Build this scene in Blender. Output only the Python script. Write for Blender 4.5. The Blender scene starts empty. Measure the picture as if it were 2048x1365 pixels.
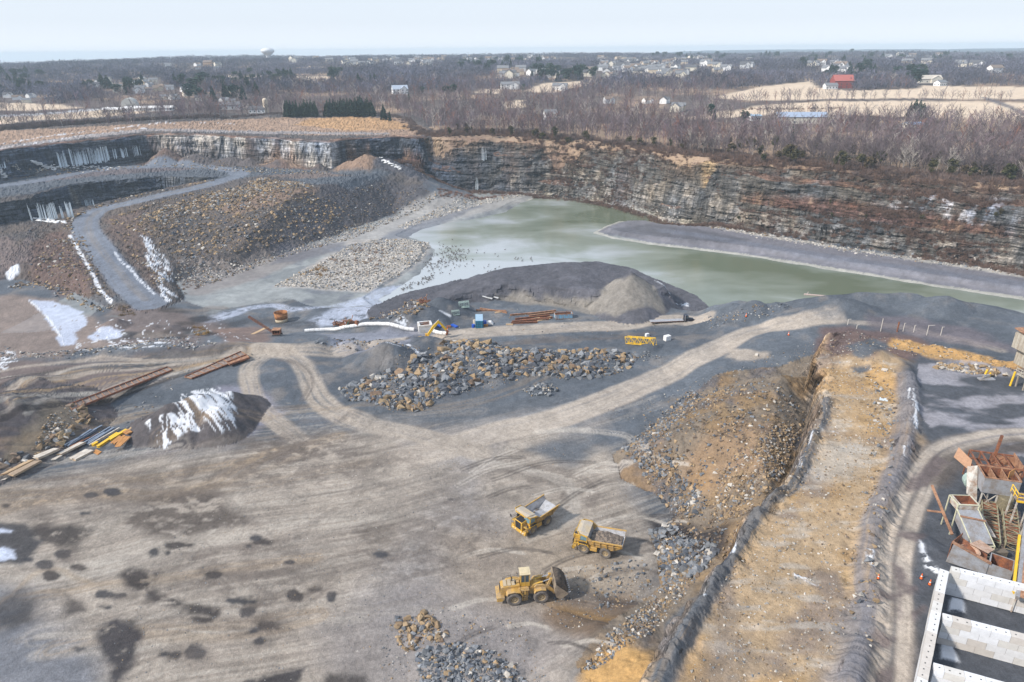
# Quarry seen from the air: pit floor, pond, benches, machines, winter woodland and a suburb behind.
import bpy, math, random
import numpy as np
from mathutils import Vector, Matrix, Euler

sc = bpy.context.scene
COL = sc.collection
# ------------------------------------------------------------------ camera
PITCH = math.radians(23.1)
FPX = 1365.0
ROLL = math.radians(0.55)                                # the photograph's horizon falls to the left
CAMZ = 80.0
cd = bpy.data.cameras.new("camera")
cam = bpy.data.objects.new("camera", cd)
COL.objects.link(cam)
cam.location = (0, 0, CAMZ)
cam.rotation_euler = (Matrix.Rotation(math.pi / 2 - PITCH, 3, 'X') @ Matrix.Rotation(-ROLL, 3, 'Z')).to_euler()
cd.sensor_width = 36.0
cd.lens = FPX / 2048 * 36.0
cd.clip_start = 1.0
cd.clip_end = 40000
sc.camera = cam
# ------------------------------------------------------------------ world, sun, exposure
SUN_EL, SUN_AZ = math.radians(38), math.radians(-112)      # azimuth from +Y, towards +X
w = bpy.data.worlds.new("World")
sc.world = w
w.use_nodes = True
nt = w.node_tree
bg = nt.nodes["Background"]
sky = nt.nodes.new("ShaderNodeTexSky")
sky.sky_type = 'NISHITA'
sky.sun_disc = False
sky.sun_elevation = SUN_EL
sky.sun_rotation = SUN_AZ
sky.air_density = 1.0
sky.dust_density = 2.0
sky.ozone_density = 1.5
tc = nt.nodes.new("ShaderNodeTexCoord")
sep = nt.nodes.new("ShaderNodeSeparateXYZ")
mx0 = nt.nodes.new("ShaderNodeMath"); mx0.operation = 'MAXIMUM'; mx0.inputs[1].default_value = 0.004
cmb = nt.nodes.new("ShaderNodeCombineXYZ")
nt.links.new(tc.outputs['Generated'], sep.inputs[0])
nt.links.new(sep.outputs['X'], cmb.inputs['X']); nt.links.new(sep.outputs['Y'], cmb.inputs['Y'])
nt.links.new(sep.outputs['Z'], mx0.inputs[0]); nt.links.new(mx0.outputs[0], cmb.inputs['Z'])
nt.links.new(cmb.outputs[0], sky.inputs['Vector'])
ramp = nt.nodes.new("ShaderNodeValToRGB")                  # thin high overcast: paler towards the horizon
ramp.color_ramp.elements[0].position = 0.0
ramp.color_ramp.elements[0].color = (7.7, 8.25, 8.95, 1)
ramp.color_ramp.elements[1].position = 0.45
ramp.color_ramp.elements[1].color = (4.6, 5.45, 6.8, 1)
e_ = ramp.color_ramp.elements.new(.035)
e_.color = (6.5, 7.15, 8.0, 1)
nt.links.new(sep.outputs['Z'], ramp.inputs[0])
mixw = nt.nodes.new("ShaderNodeMixRGB")
mixw.inputs[0].default_value = 0.85
nt.links.new(sky.outputs[0], mixw.inputs[1])
nt.links.new(ramp.outputs[0], mixw.inputs[2])
nt.links.new(mixw.outputs[0], bg.inputs['Color'])
bg.inputs['Strength'].default_value = 0.10
ld = bpy.data.lights.new("sun", 'SUN')
ld.energy = 3.6
ld.angle = math.radians(5)
ld.color = (1.0, 0.93, 0.84)
sun = bpy.data.objects.new("sun", ld)
COL.objects.link(sun)
sd = Vector((math.sin(SUN_AZ) * math.cos(SUN_EL), math.cos(SUN_AZ) * math.cos(SUN_EL), math.sin(SUN_EL)))
sun.rotation_euler = sd.to_track_quat('Z', 'Y').to_euler()
sc.view_settings.view_transform = 'Standard'
sc.view_settings.look = 'None'
sc.view_settings.exposure = 0.45
sc.view_settings.gamma = 1.0
sc.cycles.max_bounces = 5
sc.cycles.diffuse_bounces = 2
sc.cycles.glossy_bounces = 2
sc.cycles.transparent_max_bounces = 4
sc.cycles.volume_bounces = 1

# ------------------------------------------------------------------ numbers
def ray(px, py):
    a = (px - 1024.0) / FPX
    b = (682.5 - py) / FPX
    c, s = math.cos(ROLL), math.sin(ROLL)
    return a * c + b * s, -a * s + b * c

def unproj(px, py, z):
    """point of the world plane z that stands at photo pixel px, py"""
    a, b = ray(px, py)
    dy = math.cos(PITCH) + b * math.sin(PITCH)
    dz = -math.sin(PITCH) + b * math.cos(PITCH)
    if dz > -1e-4:
        dz = -1e-4
    t = (z - CAMZ) / dz
    return (a * t, dy * t)

def UP(pts, z=None):
    out = []
    for p in pts:
        if len(p) == 3:
            out.append(unproj(p[0], p[1], p[2]))
        else:
            out.append(unproj(p[0], p[1], z))
    return np.array(out)

def _h(ix, iy, iz, seed):
    n = (ix.astype(np.int64) * 374761393 + iy.astype(np.int64) * 668265263 + iz.astype(np.int64) * 2147483647 + seed * 1274126177) & 0xffffffff
    n = ((n ^ (n >> 13)) * 1274126177) & 0xffffffff
    n = ((n ^ (n >> 16)) * 2246822519) & 0xffffffff
    return ((n ^ (n >> 15)) & 0xffff).astype(np.float32) / 65535.0

def vn2(x, y, seed=0):
    ix = np.floor(x); iy = np.floor(y)
    fx = (x - ix).astype(np.float32); fy = (y - iy).astype(np.float32)
    fx = fx * fx * (3 - 2 * fx); fy = fy * fy * (3 - 2 * fy)
    z = np.zeros_like(ix)
    a = _h(ix, iy, z, seed); b = _h(ix + 1, iy, z, seed)
    c = _h(ix, iy + 1, z, seed); d = _h(ix + 1, iy + 1, z, seed)
    return (a + (b - a) * fx) * (1 - fy) + (c + (d - c) * fx) * fy

def fbm(x, y, oct=4, seed=0, gain=.5):
    """-1..1"""
    s = 0; a = 1.0; t = 0
    for i in range(oct):
        s = s + a * (vn2(x * 2 ** i + 17.3 * i, y * 2 ** i - 9.1 * i, seed + i) * 2 - 1)
        t += a
        a *= gain
    return s / t

def sst(a, b, x):
    t = np.clip((x - a) / (b - a), 0, 1)
    return t * t * (3 - 2 * t)

def sdf(poly, X, Y):
    """signed distance to a closed polygon, negative inside"""
    n = len(poly)
    d2 = np.full(X.shape, 1e18)
    ins = np.zeros(X.shape, bool)
    for i in range(n):
        x0, y0 = poly[i - 1]; x1, y1 = poly[i]
        ex, ey = x1 - x0, y1 - y0
        wx, wy = X - x0, Y - y0
        t = np.clip((wx * ex + wy * ey) / (ex * ex + ey * ey + 1e-9), 0, 1)
        d2 = np.minimum(d2, (wx - ex * t) ** 2 + (wy - ey * t) ** 2)
        if y0 != y1:
            c = ((y0 <= Y) & (Y < y1)) | ((y1 <= Y) & (Y < y0))
            ins ^= c & (X < (x1 - x0) * (Y - y0) / (y1 - y0) + x0)
    return np.where(ins, -1, 1) * np.sqrt(d2)

def bsdf(poly, X, Y, margin):
    """sdf only near the polygon, large elsewhere"""
    out = np.full(X.shape, 1e3)
    m = (X > poly[:, 0].min() - margin) & (X < poly[:, 0].max() + margin) & (Y > poly[:, 1].min() - margin) & (Y < poly[:, 1].max() + margin)
    if m.any():
        out[m] = sdf(poly, X[m], Y[m])
    return out

def pline(pts, X, Y, margin=60):
    """distance to a polyline, signed side, arc length, and segment parameter (index + fraction)"""
    pts = np.asarray(pts, float)
    D = np.full(X.shape, 1e3); S = np.zeros(X.shape); T = np.zeros(X.shape)
    m = (X > pts[:, 0].min() - margin) & (X < pts[:, 0].max() + margin) & (Y > pts[:, 1].min() - margin) & (Y < pts[:, 1].max() + margin)
    if not m.any():
        return D, S, T
    x = X[m]; y = Y[m]
    best = np.full(x.shape, 1e18); sg = np.zeros(x.shape); al = np.zeros(x.shape); tt = np.zeros(x.shape)
    L = 0
    for i in range(len(pts) - 1):
        x0, y0 = pts[i][:2]; x1, y1 = pts[i + 1][:2]
        ex, ey = x1 - x0, y1 - y0
        l = math.hypot(ex, ey)
        wx, wy = x - x0, y - y0
        t = np.clip((wx * ex + wy * ey) / (l * l + 1e-9), 0, 1)
        d = (wx - ex * t) ** 2 + (wy - ey * t) ** 2
        k = d < best
        best = np.where(k, d, best)
        sg = np.where(k, np.sign(ex * wy - ey * wx), sg)
        al = np.where(k, L + t * l, al)
        tt = np.where(k, i + t, tt)
        L += l
    D[m] = np.sqrt(best) * np.where(sg == 0, 1, sg)
    S[m] = al; T[m] = tt
    return D, S, T

def smooth_line(pts, n=6):
    """Catmull-Rom through the points"""
    P = np.asarray(pts, float)
    P = np.vstack([2 * P[0] - P[1], P, 2 * P[-1] - P[-2]])
    out = []
    for i in range(1, len(P) - 2):
        for k in range(n):
            t = k / n
            out.append(.5 * ((2 * P[i]) + (-P[i - 1] + P[i + 1]) * t + (2 * P[i - 1] - 5 * P[i] + 4 * P[i + 1] - P[i + 2]) * t * t + (-P[i - 1] + 3 * P[i] - 3 * P[i + 1] + P[i + 2]) * t ** 3))
    out.append(P[-2])
    return np.array(out)

def idw(ctrl, X, Y, p=3.0):
    num = np.zeros(X.shape); den = np.zeros(X.shape)
    for (px, py, z) in ctrl:
        x, y = unproj(px, py, z)
        wgt = 1.0 / (((X - x) ** 2 + (Y - y) ** 2 + 16.0) ** (p / 2))
        num += wgt * z; den += wgt
    return num / den
# ------------------------------------------------------------------ terrain heights
# heights were read off the photograph as (px, py, z) and turned into world points
R_ = [400, 520, 605, 850, 1300, 2000, 2500, 3000, 4500, 7000, 7600, 12000]
Z_L = [25, 25.5, 26, 33, 42, 50, 51, 44, 0, -60, -80, -150]
Z_M = [25, 25.5, 27, 37, 49, 58, 60, 54, 30, 20, 10, -100]
Z_R = [25, 25.5, 27, 37, 47, 53, 53, 47, 40, 56, 56, -100]
def far_z(X, Y):
    r = np.sqrt(X * X + Y * Y)
    az = np.arctan2(X, Y)
    l, m, q = np.interp(r, R_, Z_L), np.interp(r, R_, Z_M), np.interp(r, R_, Z_R)
    a = sst(-.62, -.42, az)
    b = sst(.08, .30, az)
    z = l * (1 - a) + m * a
    z = z * (1 - b) + q * b
    k = np.clip((r - 620) / 1500, 0, 1)
    z = z + k * 8.0 * fbm(X / 520, Y / 420, 3, 5) + np.clip((r - 5000) / 1500, 0, 1) * 16 * fbm(X / 1500, Y / 1500, 4, 8)
    return z + .25 * fbm(X / 30, Y / 30, 3, 6)

G0C = [(100,1300,0),(600,1300,0),(900,1250,0),(1000,1100,0),(600,1000,0),(200,1000,0),(1100,950,0),(900,850,0),(1200,880,0),
 (1200,1100,0),(1050,1340,0),(-200,1000,0),(-200,1300,0),(300,850,0),(50,860,0),(200,780,0),(500,760,0),(740,760,0),(1000,790,0),(1300,760,1),(1500,740,4),(1570,690,6),
 (1400,700,2.5),(1200,800,.5),(1000,662,-2),(1200,655,-1.5),(1360,650,-.5),(1500,640,4),(1640,628,8),(1850,625,9),(2048,655,10),(2200,700,10),
 (300,715,-1),(100,735,-1),(420,700,-1),(600,700,-1),(750,690,-2),(900,640,-2.5),(1030,635,-2),(1240,640,-2),
 (80,640,-8),(200,672,-7),(0,600,-8),(-60,700,-6),(300,655,-6),(450,640,-6.5),(330,625,-6),(650,640,-5.5),(560,640,-7),(720,640,-5),(820,640,-3.5),
 (500,560,-8.7),(700,600,-8.7),(450,600,-8.3),(800,440,-8.7),(950,420,-8.7),(620,520,-8.7),(740,530,-8.6),(1040,392,-8.7),(900,390,-8.5),
 (1500,485,-7),(1700,520,-7),(1900,555,-7),(2048,575,-7),(1250,455,-7.6),(100,450,-5),(0,480,-5.5),(40,520,-6),(200,420,-5),(2200,600,-7),
 (700,480,-8.7),(400,530,-8.5)]
ZA = [(310,610,-6),(270,590,-5),(230,540,-3),(190,500,-.5),(172,455,1.5),(180,436,2.8),(205,418,4.2),(240,410,5.2),(273,403,6.0),(300,396,6.6),(331,389,7.1),(362,382,7.6),(393,376,8.0),(420,369,8.3),(441,362,8.5),(620,350,9),(0,372,8),(130,360,8),(250,340,8),(450,330,8.5),
 (520,356,10),(440,386,7.8),(350,410,5.8),(255,436,3.6),(600,372,10.5),(690,360,10),(760,350,10),(840,372,6),(320,440,4),(260,470,1),(90,520,-2),(140,520,-2.2),
 (60,560,-6),(180,590,-6),(120,480,-.8),(700,340,9),(0,330,8),(400,320,9),(560,335,9),(300,520,-4),(300,560,-5),(330,580,-6)]
A_TOE = [(868,384),(846,408),(760,440),(690,462),(600,496),(480,536),(400,548),(352,570),(366,604),(345,622),(300,636),(230,630),(130,580),(10,566),(-250,610),(-500,560),(-500,300),(0,262),(500,262),(868,300)]
PIT_TOP = [(-200,425,8),(-60,405,8),(0,397,8),(58,390,8),(61,386,8),(150,367,8),(230,358.5,8),(320,352,8),(400,356,8),(446,351,8.4),(430,359,8.2),(342,377,7.0),(219,406,4.4),(128,436,1.2),(70,470,-2),(48,520,-5),(0,556,-7),(-250,600,-7)]
POND = [(812,474),(850,458),(900,446),(960,437),(1010,424),(1040,408),(1070,397),(1110,394),(1165,399),(1215,413),(1285,429),(1350,446),(1392,455),(1330,452),(1300,443),(1240,444),(1205,455),(1187,466),(1225,478),(1300,489),(1400,501),(1500,514),(1600,529),(1700,546),(1850,571),(2048,600),(2300,640)]
CREST = [(2300,660,10),(2048,622,10),(1960,610,10),(1900,592,10.5),(1800,588,10),(1700,590,9.5),(1600,598,8.5),(1500,606,5),(1420,620,1),(1380,616,-1)]
STOCK = [(792,612),(840,590),(900,575),(1000,552),(1100,545),(1200,543),(1280,560),(1345,590),(1372,616),(1300,634),(1230,632),(1130,619),(1010,603),(940,606),(880,622),(820,630)]
F_RIM = [(860,376,-8.7),(950,382,-8.7),(1050,388,-8.7),(1110,386,-8.7),(1180,397,-8.7),(1230,410,-8.7),(1350,438,-8.7),(1500,464,-8),(1700,499,-8),(1880,527,-8),(2048,550,-8),(2300,592,-8)]
U_FOOT = [(2300,500),(2048,462),(1900,442),(1750,422),(1600,404),(1450,387),(1350,378),(1250,352),(1150,338),(1000,329),(870,329),(800,322)]
L_FOOT = [(700,332),(665,341),(550,330),(480,326),(400,322),(300,322),(200,334),(100,346),(0,360),(-200,392),(-500,460)]
BENCH = [(1648,668),(1700,664),(1850,690),(1960,712),(2048,728),(2400,800),(2600,1500),(1800,1700),(1230,1500),(1262,1400),(1290,1330),(1345,1260),(1400,1165),(1462,1082),(1500,1025),(1562,968),(1598,905),(1618,860),(1636,800),(1634,720)]
BZ = 15.0

RX0, RX1, RY0, RY1, RS = -520.0, 520.0, 30.0, 640.0, 0.5
nx = int((RX1 - RX0) / RS) + 1
ny = int((RY1 - RY0) / RS) + 1
gx = np.linspace(RX0, RX1, nx); gy = np.linspace(RY0, RY1, ny)
X, Y = np.meshgrid(gx, gy)
wob = fbm(X / 22, Y / 22, 4, 31)
wob2 = fbm(X / 6, Y / 6, 3, 37)
U = far_z(X, Y)
# coarse idw then upsample
def coarse(ctrl, p=3.0):
    cx = np.arange(RX0, RX1 + 8, 4.0); cy = np.arange(RY0, RY1 + 8, 4.0)
    CX, CY = np.meshgrid(cx, cy)
    Z = idw(ctrl, CX, CY, p)
    fx = (X - RX0) / 4; fy = (Y - RY0) / 4
    ix = fx.astype(int); iy = fy.astype(int); fx = fx - ix; fy = fy - iy
    return (Z[iy, ix] * (1 - fx) + Z[iy, ix + 1] * fx) * (1 - fy) + (Z[iy + 1, ix] * (1 - fx) + Z[iy + 1, ix + 1] * fx) * fy
H = coarse(G0C, 4.0)
# hill with the ramp road and the upper bench
A = coarse(ZA, 4.0)
sA = sdf(UP(A_TOE, -8.7), X, Y) + 2.5 * wob + 1.2 * wob2
H = np.where(sA < 0, np.minimum(A, H - .66 * sA), H)
hill_in = sA < 0
# left inner pit
pt = UP(PIT_TOP)
sP = sdf(pt, X, Y) + .9 * wob + .9 * wob2
lowp = -5.0 - 3.0 * sst(380, 320, Y)
LPIT = sP < 3
H = np.minimum(H, lowp + 7.0 * np.maximum(0, sP + 3.0))
# pond basin
crest = UP(CREST)
toe = []
for (x, y), c in zip(crest, CREST):
    toe.append((x * 1.02, y + (c[2] + 10) / .62))
pond_poly = np.vstack([UP(POND, -10), np.array(toe), UP([(1300,575),(1150,556),(1000,560),(900,580),(812,604),(776,612),(756,600),(790,578),(838,548),(862,520),(872,500),(850,486)], -10)])
sW = sdf(pond_poly, X, Y) + .8 * wob + .5 * wob2
H = np.minimum(H, np.where(sW > 0, -10 + np.interp(sW, [0, 5, 12, 400], [0, .9, 6.5, 245]), -10 + .12 * np.maximum(sW, -30)))
# the near shore is steep, mud shores are flat
# main stockpile: plateau + cone
sS = sdf(UP(STOCK, -2), X, Y) + .8 * wob + .35 * wob2
TOPS = coarse([(860,590,-1),(930,580,1),(1000,575,3),(1100,570,4),(1200,565,4),(1290,560,5),(1150,540,5.5),(1000,552,4),(1060,590,3.5),(1180,592,4.5)], 3)
stock = -3.5 + np.interp(np.maximum(0, -sS), [0, 2.5, 7, 60], [0, 1.8, 9.0, 70])
stock = np.minimum(stock, TOPS - .5 + .6 * fbm(X / 14, Y / 9, 3, 51))
cx, cy = unproj(1262, 553, 8.5)
cone = 10.6 - .78 * np.sqrt((X - cx) ** 2 + ((Y - cy) * .85) ** 2) + .5 * wob2
stock = np.maximum(stock, np.where(sS < 8, cone, -99))
STK = (stock > H) & (sS < 10)
H = np.where(STK, stock, H)
# right cliff (two lifts) and the left upper face: carve the quarry out of the upland
fr = UP(F_RIM)
uf = UP(U_FOOT, 9.5)
lf = UP(L_FOOT, 8.5)
box = np.array([(800, 200), (800, -200), (-900, -200), (-900, 300)])
polyF = np.vstack([fr, box, lf[::-1], UP([(760, 333), (850, 345)], 6)])
sF = sdf(polyF, X, Y) + 1.6 * wob + 1.0 * wob2
step = fbm(X / 9, Y / 9, 2, 71)
lift1 = np.interp(sF, [0, 1, 2.6, 4.2, 5.6, 7.5, 11, 40], [0, 1.6, 8.5, 9.5, 15.0, 16.2, 18.4, 19.5]) + np.where(sF > 3, 1.2 * step, 0)
Hf = np.where(sF > 0, np.minimum(np.maximum(H, -8.7) + lift1, 10 + .8 * step), H)
polyU = np.vstack([uf, lf, np.array([(-900, 100), (-900, -200), (800, -200), (800, 200)])])
sU = sdf(polyU, X, Y) + 1.6 * fbm(X / 20, Y / 20, 4, 33) + 1.1 * fbm(X / 5, Y / 5, 3, 39)
rightside = sst(-70, 0, X)
lift2 = np.interp(sU, [0, 1, 3.5, 5, 8, 9.5, 11, 14, 20, 60], [0, .8, 7.5, 8.2, 9.5, 13, 13.5, 15.0, 17, 45])
lift2L = np.interp(sU, [0, .5, 3.0, 3.8, 7, 60], [0, .8, 14.5, 15.3, 19, 70])
lift2 = lift2 * rightside + lift2L * (1 - rightside) + np.where(sU > 4, .9 * step, 0)
H = np.where(sU > 0, np.minimum(U, Hf + lift2), Hf)
CLF = (sF > .3) | (sU > .3)
# mounds: talus and gravel heaps (px, py, ztop, radius x, slope)
def heap(px, py, zt, slope, sx=1.0, sy=1.0, rot=0.0, name=None, rough=.5, base=-99):
    global H
    hx, hy = unproj(px, py, zt)
    dx, dy = X - hx, Y - hy
    c, s = math.cos(rot), math.sin(rot)
    u = (dx * c + dy * s) / sx; v = (-dx * s + dy * c) / sy
    d = np.sqrt(u * u + v * v)
    z = zt - slope * np.maximum(0, d - 1.2) * 1.0 + rough * wob2 * 1.4 + rough * .7 * wob
    m = (z > H) & (z > base)
    H = np.where(m, z, H)
    return m
heap(735,308,19.5,.62,1.2,1.0,0); heap(775,318,16,.62,1.2,1.0); heap(700,322,15,.62,1.3,1); heap(835,352,7,.5,1.2,1.2)
heap(330,296,19,.75,1.0,.8); heap(390,308,15,.6,1.6,.7); heap(460,314,13.5,.6,1.8,.7); heap(560,318,14,.65,1.4,.6); heap(500,316,13,.6,1.2,.7)
heap(60,322,16,.6,1.6,.8); heap(640,330,12,.6,1,.7)
# platform crest bank (right) with heaps on it
cl = smooth_line(UP([(2048,622,10),(1960,612,10),(1900,598,10.5),(1800,594,10),(1700,596,9.5),(1600,603,8.5),(1500,612,5),(1430,622,1.5)]), 4)
D, S, T = pline(cl, X, Y, 30)
H = np.where(np.abs(D) < 12, np.maximum(H, H + (2.2 + 1.2 * fbm(S / 9, S * 0, 2, 61)) * (1 - sst(0, 6, np.abs(D))) * (H > -3)), H)
heap(1512,604,8.5,.62); heap(1560,606,8.5,.6); heap(1470,612,5,.6); heap(1430,640,3,.55,1.4,.8); heap(1885,592,13.2,.6,1.4,1); heap(1690,600,11.6,.55,1.8,.8)
# berm behind the left floor
cl = smooth_line(UP([(180,712,-1),(330,702,0),(430,696,0),(520,694,0),(620,693,0),(720,690,-.5),(830,690,-1)]), 4)
D, S, T = pline(cl, X, Y, 30)
H = H + (2.0 + 1.1 * fbm(S / 6, S * 0, 2, 62)) * (1 - sst(.5, 4.5, np.abs(D)))
# mid-field heaps
heap(648,676,1.5,.6,1,1); heap(700,684,1,.6,1.3,1); heap(772,690,4.4,.62,1.35,1.0,.1)
HP_MID = heap(790,694,4.2,.62,1.2,1.0)
heap(850,684,1.5,.55,2.0,1); heap(930,690,1.5,.5,2,1); heap(1303,690,3.2,.6,1.1,1)
heap(800,628,1,.5,1.6,1); heap(760,636,-.5,.5,1.6,1); heap(850,615,1.5,.5,1.2,1); heap(880,600,2.2,.5,1.2,1)
heap(230,640,-4.2,.5,1.2,.8); heap(300,650,-4,.5,2,.8)
# snow-covered heap on the left (ridge) and the dark bank at the left edge
SNOWM = heap(395,795,6.2,.60,1.2,1.0,.2); SNOWM |= heap(345,812,5.2,.62,1.1,1.0); SNOWM |= heap(430,820,4.6,.60,1.0,1.0); SNOWM |= heap(455,792,4.2,.6,1,1); SNOWM |= heap(310,835,3.6,.62,1.0,.9); SNOWM |= heap(380,850,2.8,.62,1.1,1)
LBANK = heap(-20,800,9,.62,1.4,1.6); LBANK |= heap(20,800,8.5,.66,1.0,1.2); heap(100,820,4,.5,1,1.3); heap(60,760,2,.4,2,1)
# drill bench on the right
sB = sdf(UP(BENCH, BZ), X, Y) + 1.0 * wob + 1.5 * wob2 + .7 * fbm(X / 1.9, Y / 1.9, 2, 47)
prof = np.interp(sB, [-6, -1, 0, 1.6, 5, 40], [0, -.2, -1.2, -8.5, -18, -30])
ledge = BZ + prof + .25 * wob2
RTOE = [(1660,740),(1560,762),(1430,768),(1380,800),(1330,835),(1280,872),(1228,905),(1245,950),(1325,985),(1350,1030),(1305,1060),(1318,1110),(1325,1165),(1290,1200),(1230,1262),(1150,1365),(1300,1500),(1700,1500),(1700,800)]
sT = sdf(UP(RTOE, .8), X, Y) + 1.3 * wob + .6 * wob2
talus = np.minimum(.5 - .62 * sT, BZ - 3.6 - .16 * np.maximum(0, sB)) + .9 * wob + .6 * wob2
H = np.where(sB < 14, np.maximum(H, ledge), H)
H = np.where(sT < 0, np.maximum(H, talus), H)
BEN = sB < 0
# the dip of the excavated face next to the loader
ex, ey = unproj(1395, 1070, 2)
H = H - 3.0 * np.exp(-(((X - ex) / 5) ** 2 + ((Y - ey) / 3.5) ** 2)) * (sB > 1)
# gravel berm along the bench edge, ridge between strip and yard
def berm(pts, z, hgt, wd, seed, only=None):
    global H
    cl = smooth_line(UP(pts, z), 5)
    D, S, T = pline(cl, X, Y, 20)
    b = (hgt * (1 + .8 * fbm(S / 3.5, S * 0, 2, seed))) * (1 - sst(wd * .12, wd, np.abs(D)))
    if only is not None:
        b = b * only
    H = H + b
    return D
berm([(1655,800),(1622,880),(1602,930),(1580,965),(1552,985),(1510,1035),(1470,1100),(1415,1180),(1370,1260),(1335,1330),(1310,1400)], BZ, 1.1, 1.5, 81, sB < 0)
berm([(1812,745),(1820,800),(1812,860),(1800,920),(1770,1000),(1742,1080),(1735,1150),(1740,1230),(1722,1300),(1700,1380)], BZ, 1.5, 2.6, 82)
berm([(1650,668),(1750,674),(1850,694),(1960,716),(2048,732)], BZ, .8, 4, 84)
berm([(1760,700),(1850,715),(1950,735),(2040,748)], BZ, .9, 1.8, 85)
_b = BZ - .4
heap(1741,694,BZ+3.2,.6,1.3,1,base=_b); heap(1705,712,BZ+1.2,.4,1.6,1,base=_b); heap(1785,716,BZ+1.5,.4,1,1,base=_b); heap(1780,745,BZ+1.2,.4,1,1.5,base=_b)
heap(1863,1100,BZ+1.2,.35,.9,2.0,.5,base=_b)
heap(1215,1320,3.6,.62,1.1,1.2); heap(1262,1300,5.5,.62,1.2,1.3); heap(1330,1340,8,.6,1.3,1.4)
heap(1180,1350,1.2,.3,2,1); heap(940,1345,1.0,.3,2.2,.9); heap(1470,610,6,.6)
H = H + .10 * wob2 + .12 * wob
pad = sdf(UP([(900,1010),(1000,960),(1150,960),(1270,1030),(1290,1090),(1262,1180),(1150,1235),(1000,1300),(900,1250)], 0), X, Y)
k_ = 1 - sst(-3, 5, pad)
H = H * (1 - k_) + k_ * np.minimum(H, .12 * wob)
# dip the excavator stands in, and the bank that hides it
qx, qy = unproj(849, 682, -2)
dd_ = np.hypot(X - qx, (Y - qy - 1.5) * .9)
H = H - 2.6 * (1 - sst(3.2, 6.5, dd_))
heap(848, 675.5, 1.5, .8, 2.6, .75); heap(880, 684, 1.3, .55, 1.8, .9); heap(815, 684, .8, .55, 1.8, .9)
# rubble piles get a hump of their own; the rocks lie on it
heap(1050,715,2.6,.30,3.2,1.2); heap(980,722,2.4,.3,2,1.2); heap(1180,712,2.2,.3,3,1.1); heap(880,745,2.2,.3,2.2,1.2,.4); heap(790,795,1.4,.25,2.2,1.0,.5); heap(1081,775,1.3,.35,1.2,.8)
heap(960,708,3,.35,1.4,1)

def hgt(x, y):
    x = np.atleast_1d(np.asarray(x, float)); y = np.atleast_1d(np.asarray(y, float))
    fx = np.clip((x - RX0) / RS, 0, nx - 1.001); fy = np.clip((y - RY0) / RS, 0, ny - 1.001)
    ix = fx.astype(int); iy = fy.astype(int); ax = fx - ix; ay = fy - iy
    z = (H[iy, ix] * (1 - ax) + H[iy, ix + 1] * ax) * (1 - ay) + (H[iy + 1, ix] * (1 - ax) + H[iy + 1, ix + 1] * ax) * ay
    out = (x <= RX0) | (x >= RX1 - RS) | (y <= RY0) | (y >= RY1 - RS)
    if out.any():
        zf = far_z(x[out], y[out])
        near = y[out] < RY0 + 60
        z[out] = np.where(near, np.minimum(z[out], zf), zf)
    return z

def hz(x, y):
    return float(hgt(x, y)[0])

RFAR = np.concatenate([np.arange(40, 640, .5), 640 * np.exp(np.arange(0, 1, .0007) * math.log(9000 / 640))])
def ground(px, py):
    """where the ray through photo pixel px, py meets the terrain"""
    a, b = ray(px, py)
    dy = math.cos(PITCH) + b * math.sin(PITCH)
    dz = -math.sin(PITCH) + b * math.cos(PITCH)
    hor = math.hypot(a, dy)
    t = RFAR / hor
    xs, ys, zs = a * t, dy * t, CAMZ + dz * t
    g = hgt(xs, ys)
    k = np.nonzero(zs < g)[0]
    i = k[0] if len(k) else len(t) - 1
    if i > 0:
        f0 = zs[i - 1] - g[i - 1]; f1 = g[i] - zs[i]
        s = f0 / (f0 + f1 + 1e-9) if f0 + f1 > 0 else 1
        tt = t[i - 1] + (t[i] - t[i - 1]) * s
        return (a * tt, dy * tt, float(hgt(a * tt, dy * tt)[0]))
    return (xs[i], ys[i], float(g[i]))

def GP(pts):
    return np.array([ground(p[0], p[1])[:2] for p in pts])
# ------------------------------------------------------------------ materials
def nn(nt, t, **kw):
    n = nt.nodes.new(t)
    for k, v in kw.items():
        setattr(n, k, v)
    return n

def base_mat(name, rough=.8, spec=.3, metallic=0.0):
    m = bpy.data.materials.new(name)
    m.use_nodes = True
    b = m.node_tree.nodes["Principled BSDF"]
    b.inputs['Roughness'].default_value = rough
    b.inputs['Specular IOR Level'].default_value = spec
    b.inputs['Metallic'].default_value = metallic
    return m, m.node_tree, b

def pos_noise(nt, scale, detail=4, stretch=(1, 1, 1), rough=.55, obj=False, dist=0):
    g = nn(nt, 'ShaderNodeTexCoord') if obj else nn(nt, 'ShaderNodeNewGeometry')
    mp = nn(nt, 'ShaderNodeMapping')
    mp.inputs['Scale'].default_value = stretch
    nt.links.new(g.outputs['Object' if obj else 'Position'], mp.inputs['Vector'])
    n = nn(nt, 'ShaderNodeTexNoise')
    n.inputs['Scale'].default_value = scale
    n.inputs['Detail'].default_value = detail
    n.inputs['Roughness'].default_value = rough
    n.inputs['Distortion'].default_value = dist
    nt.links.new(mp.outputs[0], n.inputs['Vector'])
    return n.outputs['Fac']

def mrange(nt, src, a, b, c, d):
    m = nn(nt, 'ShaderNodeMapRange')
    for i, v in enumerate((a, b, c, d)):
        m.inputs[i + 1].default_value = v
    nt.links.new(src, m.inputs[0])
    return m.outputs[0]

def mul(nt, a, b):
    m = nn(nt, 'ShaderNodeVectorMath', operation='MULTIPLY')
    nt.links.new(a, m.inputs[0]); nt.links.new(b, m.inputs[1])
    return m.outputs[0]

def bump(nt, b, h, strength=.5, dist=.2):
    k = nn(nt, 'ShaderNodeBump')
    k.inputs['Strength'].default_value = strength
    k.inputs['Distance'].default_value = dist
    nt.links.new(h, k.inputs['Height'])
    nt.links.new(k.outputs[0], b.inputs['Normal'])

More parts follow.
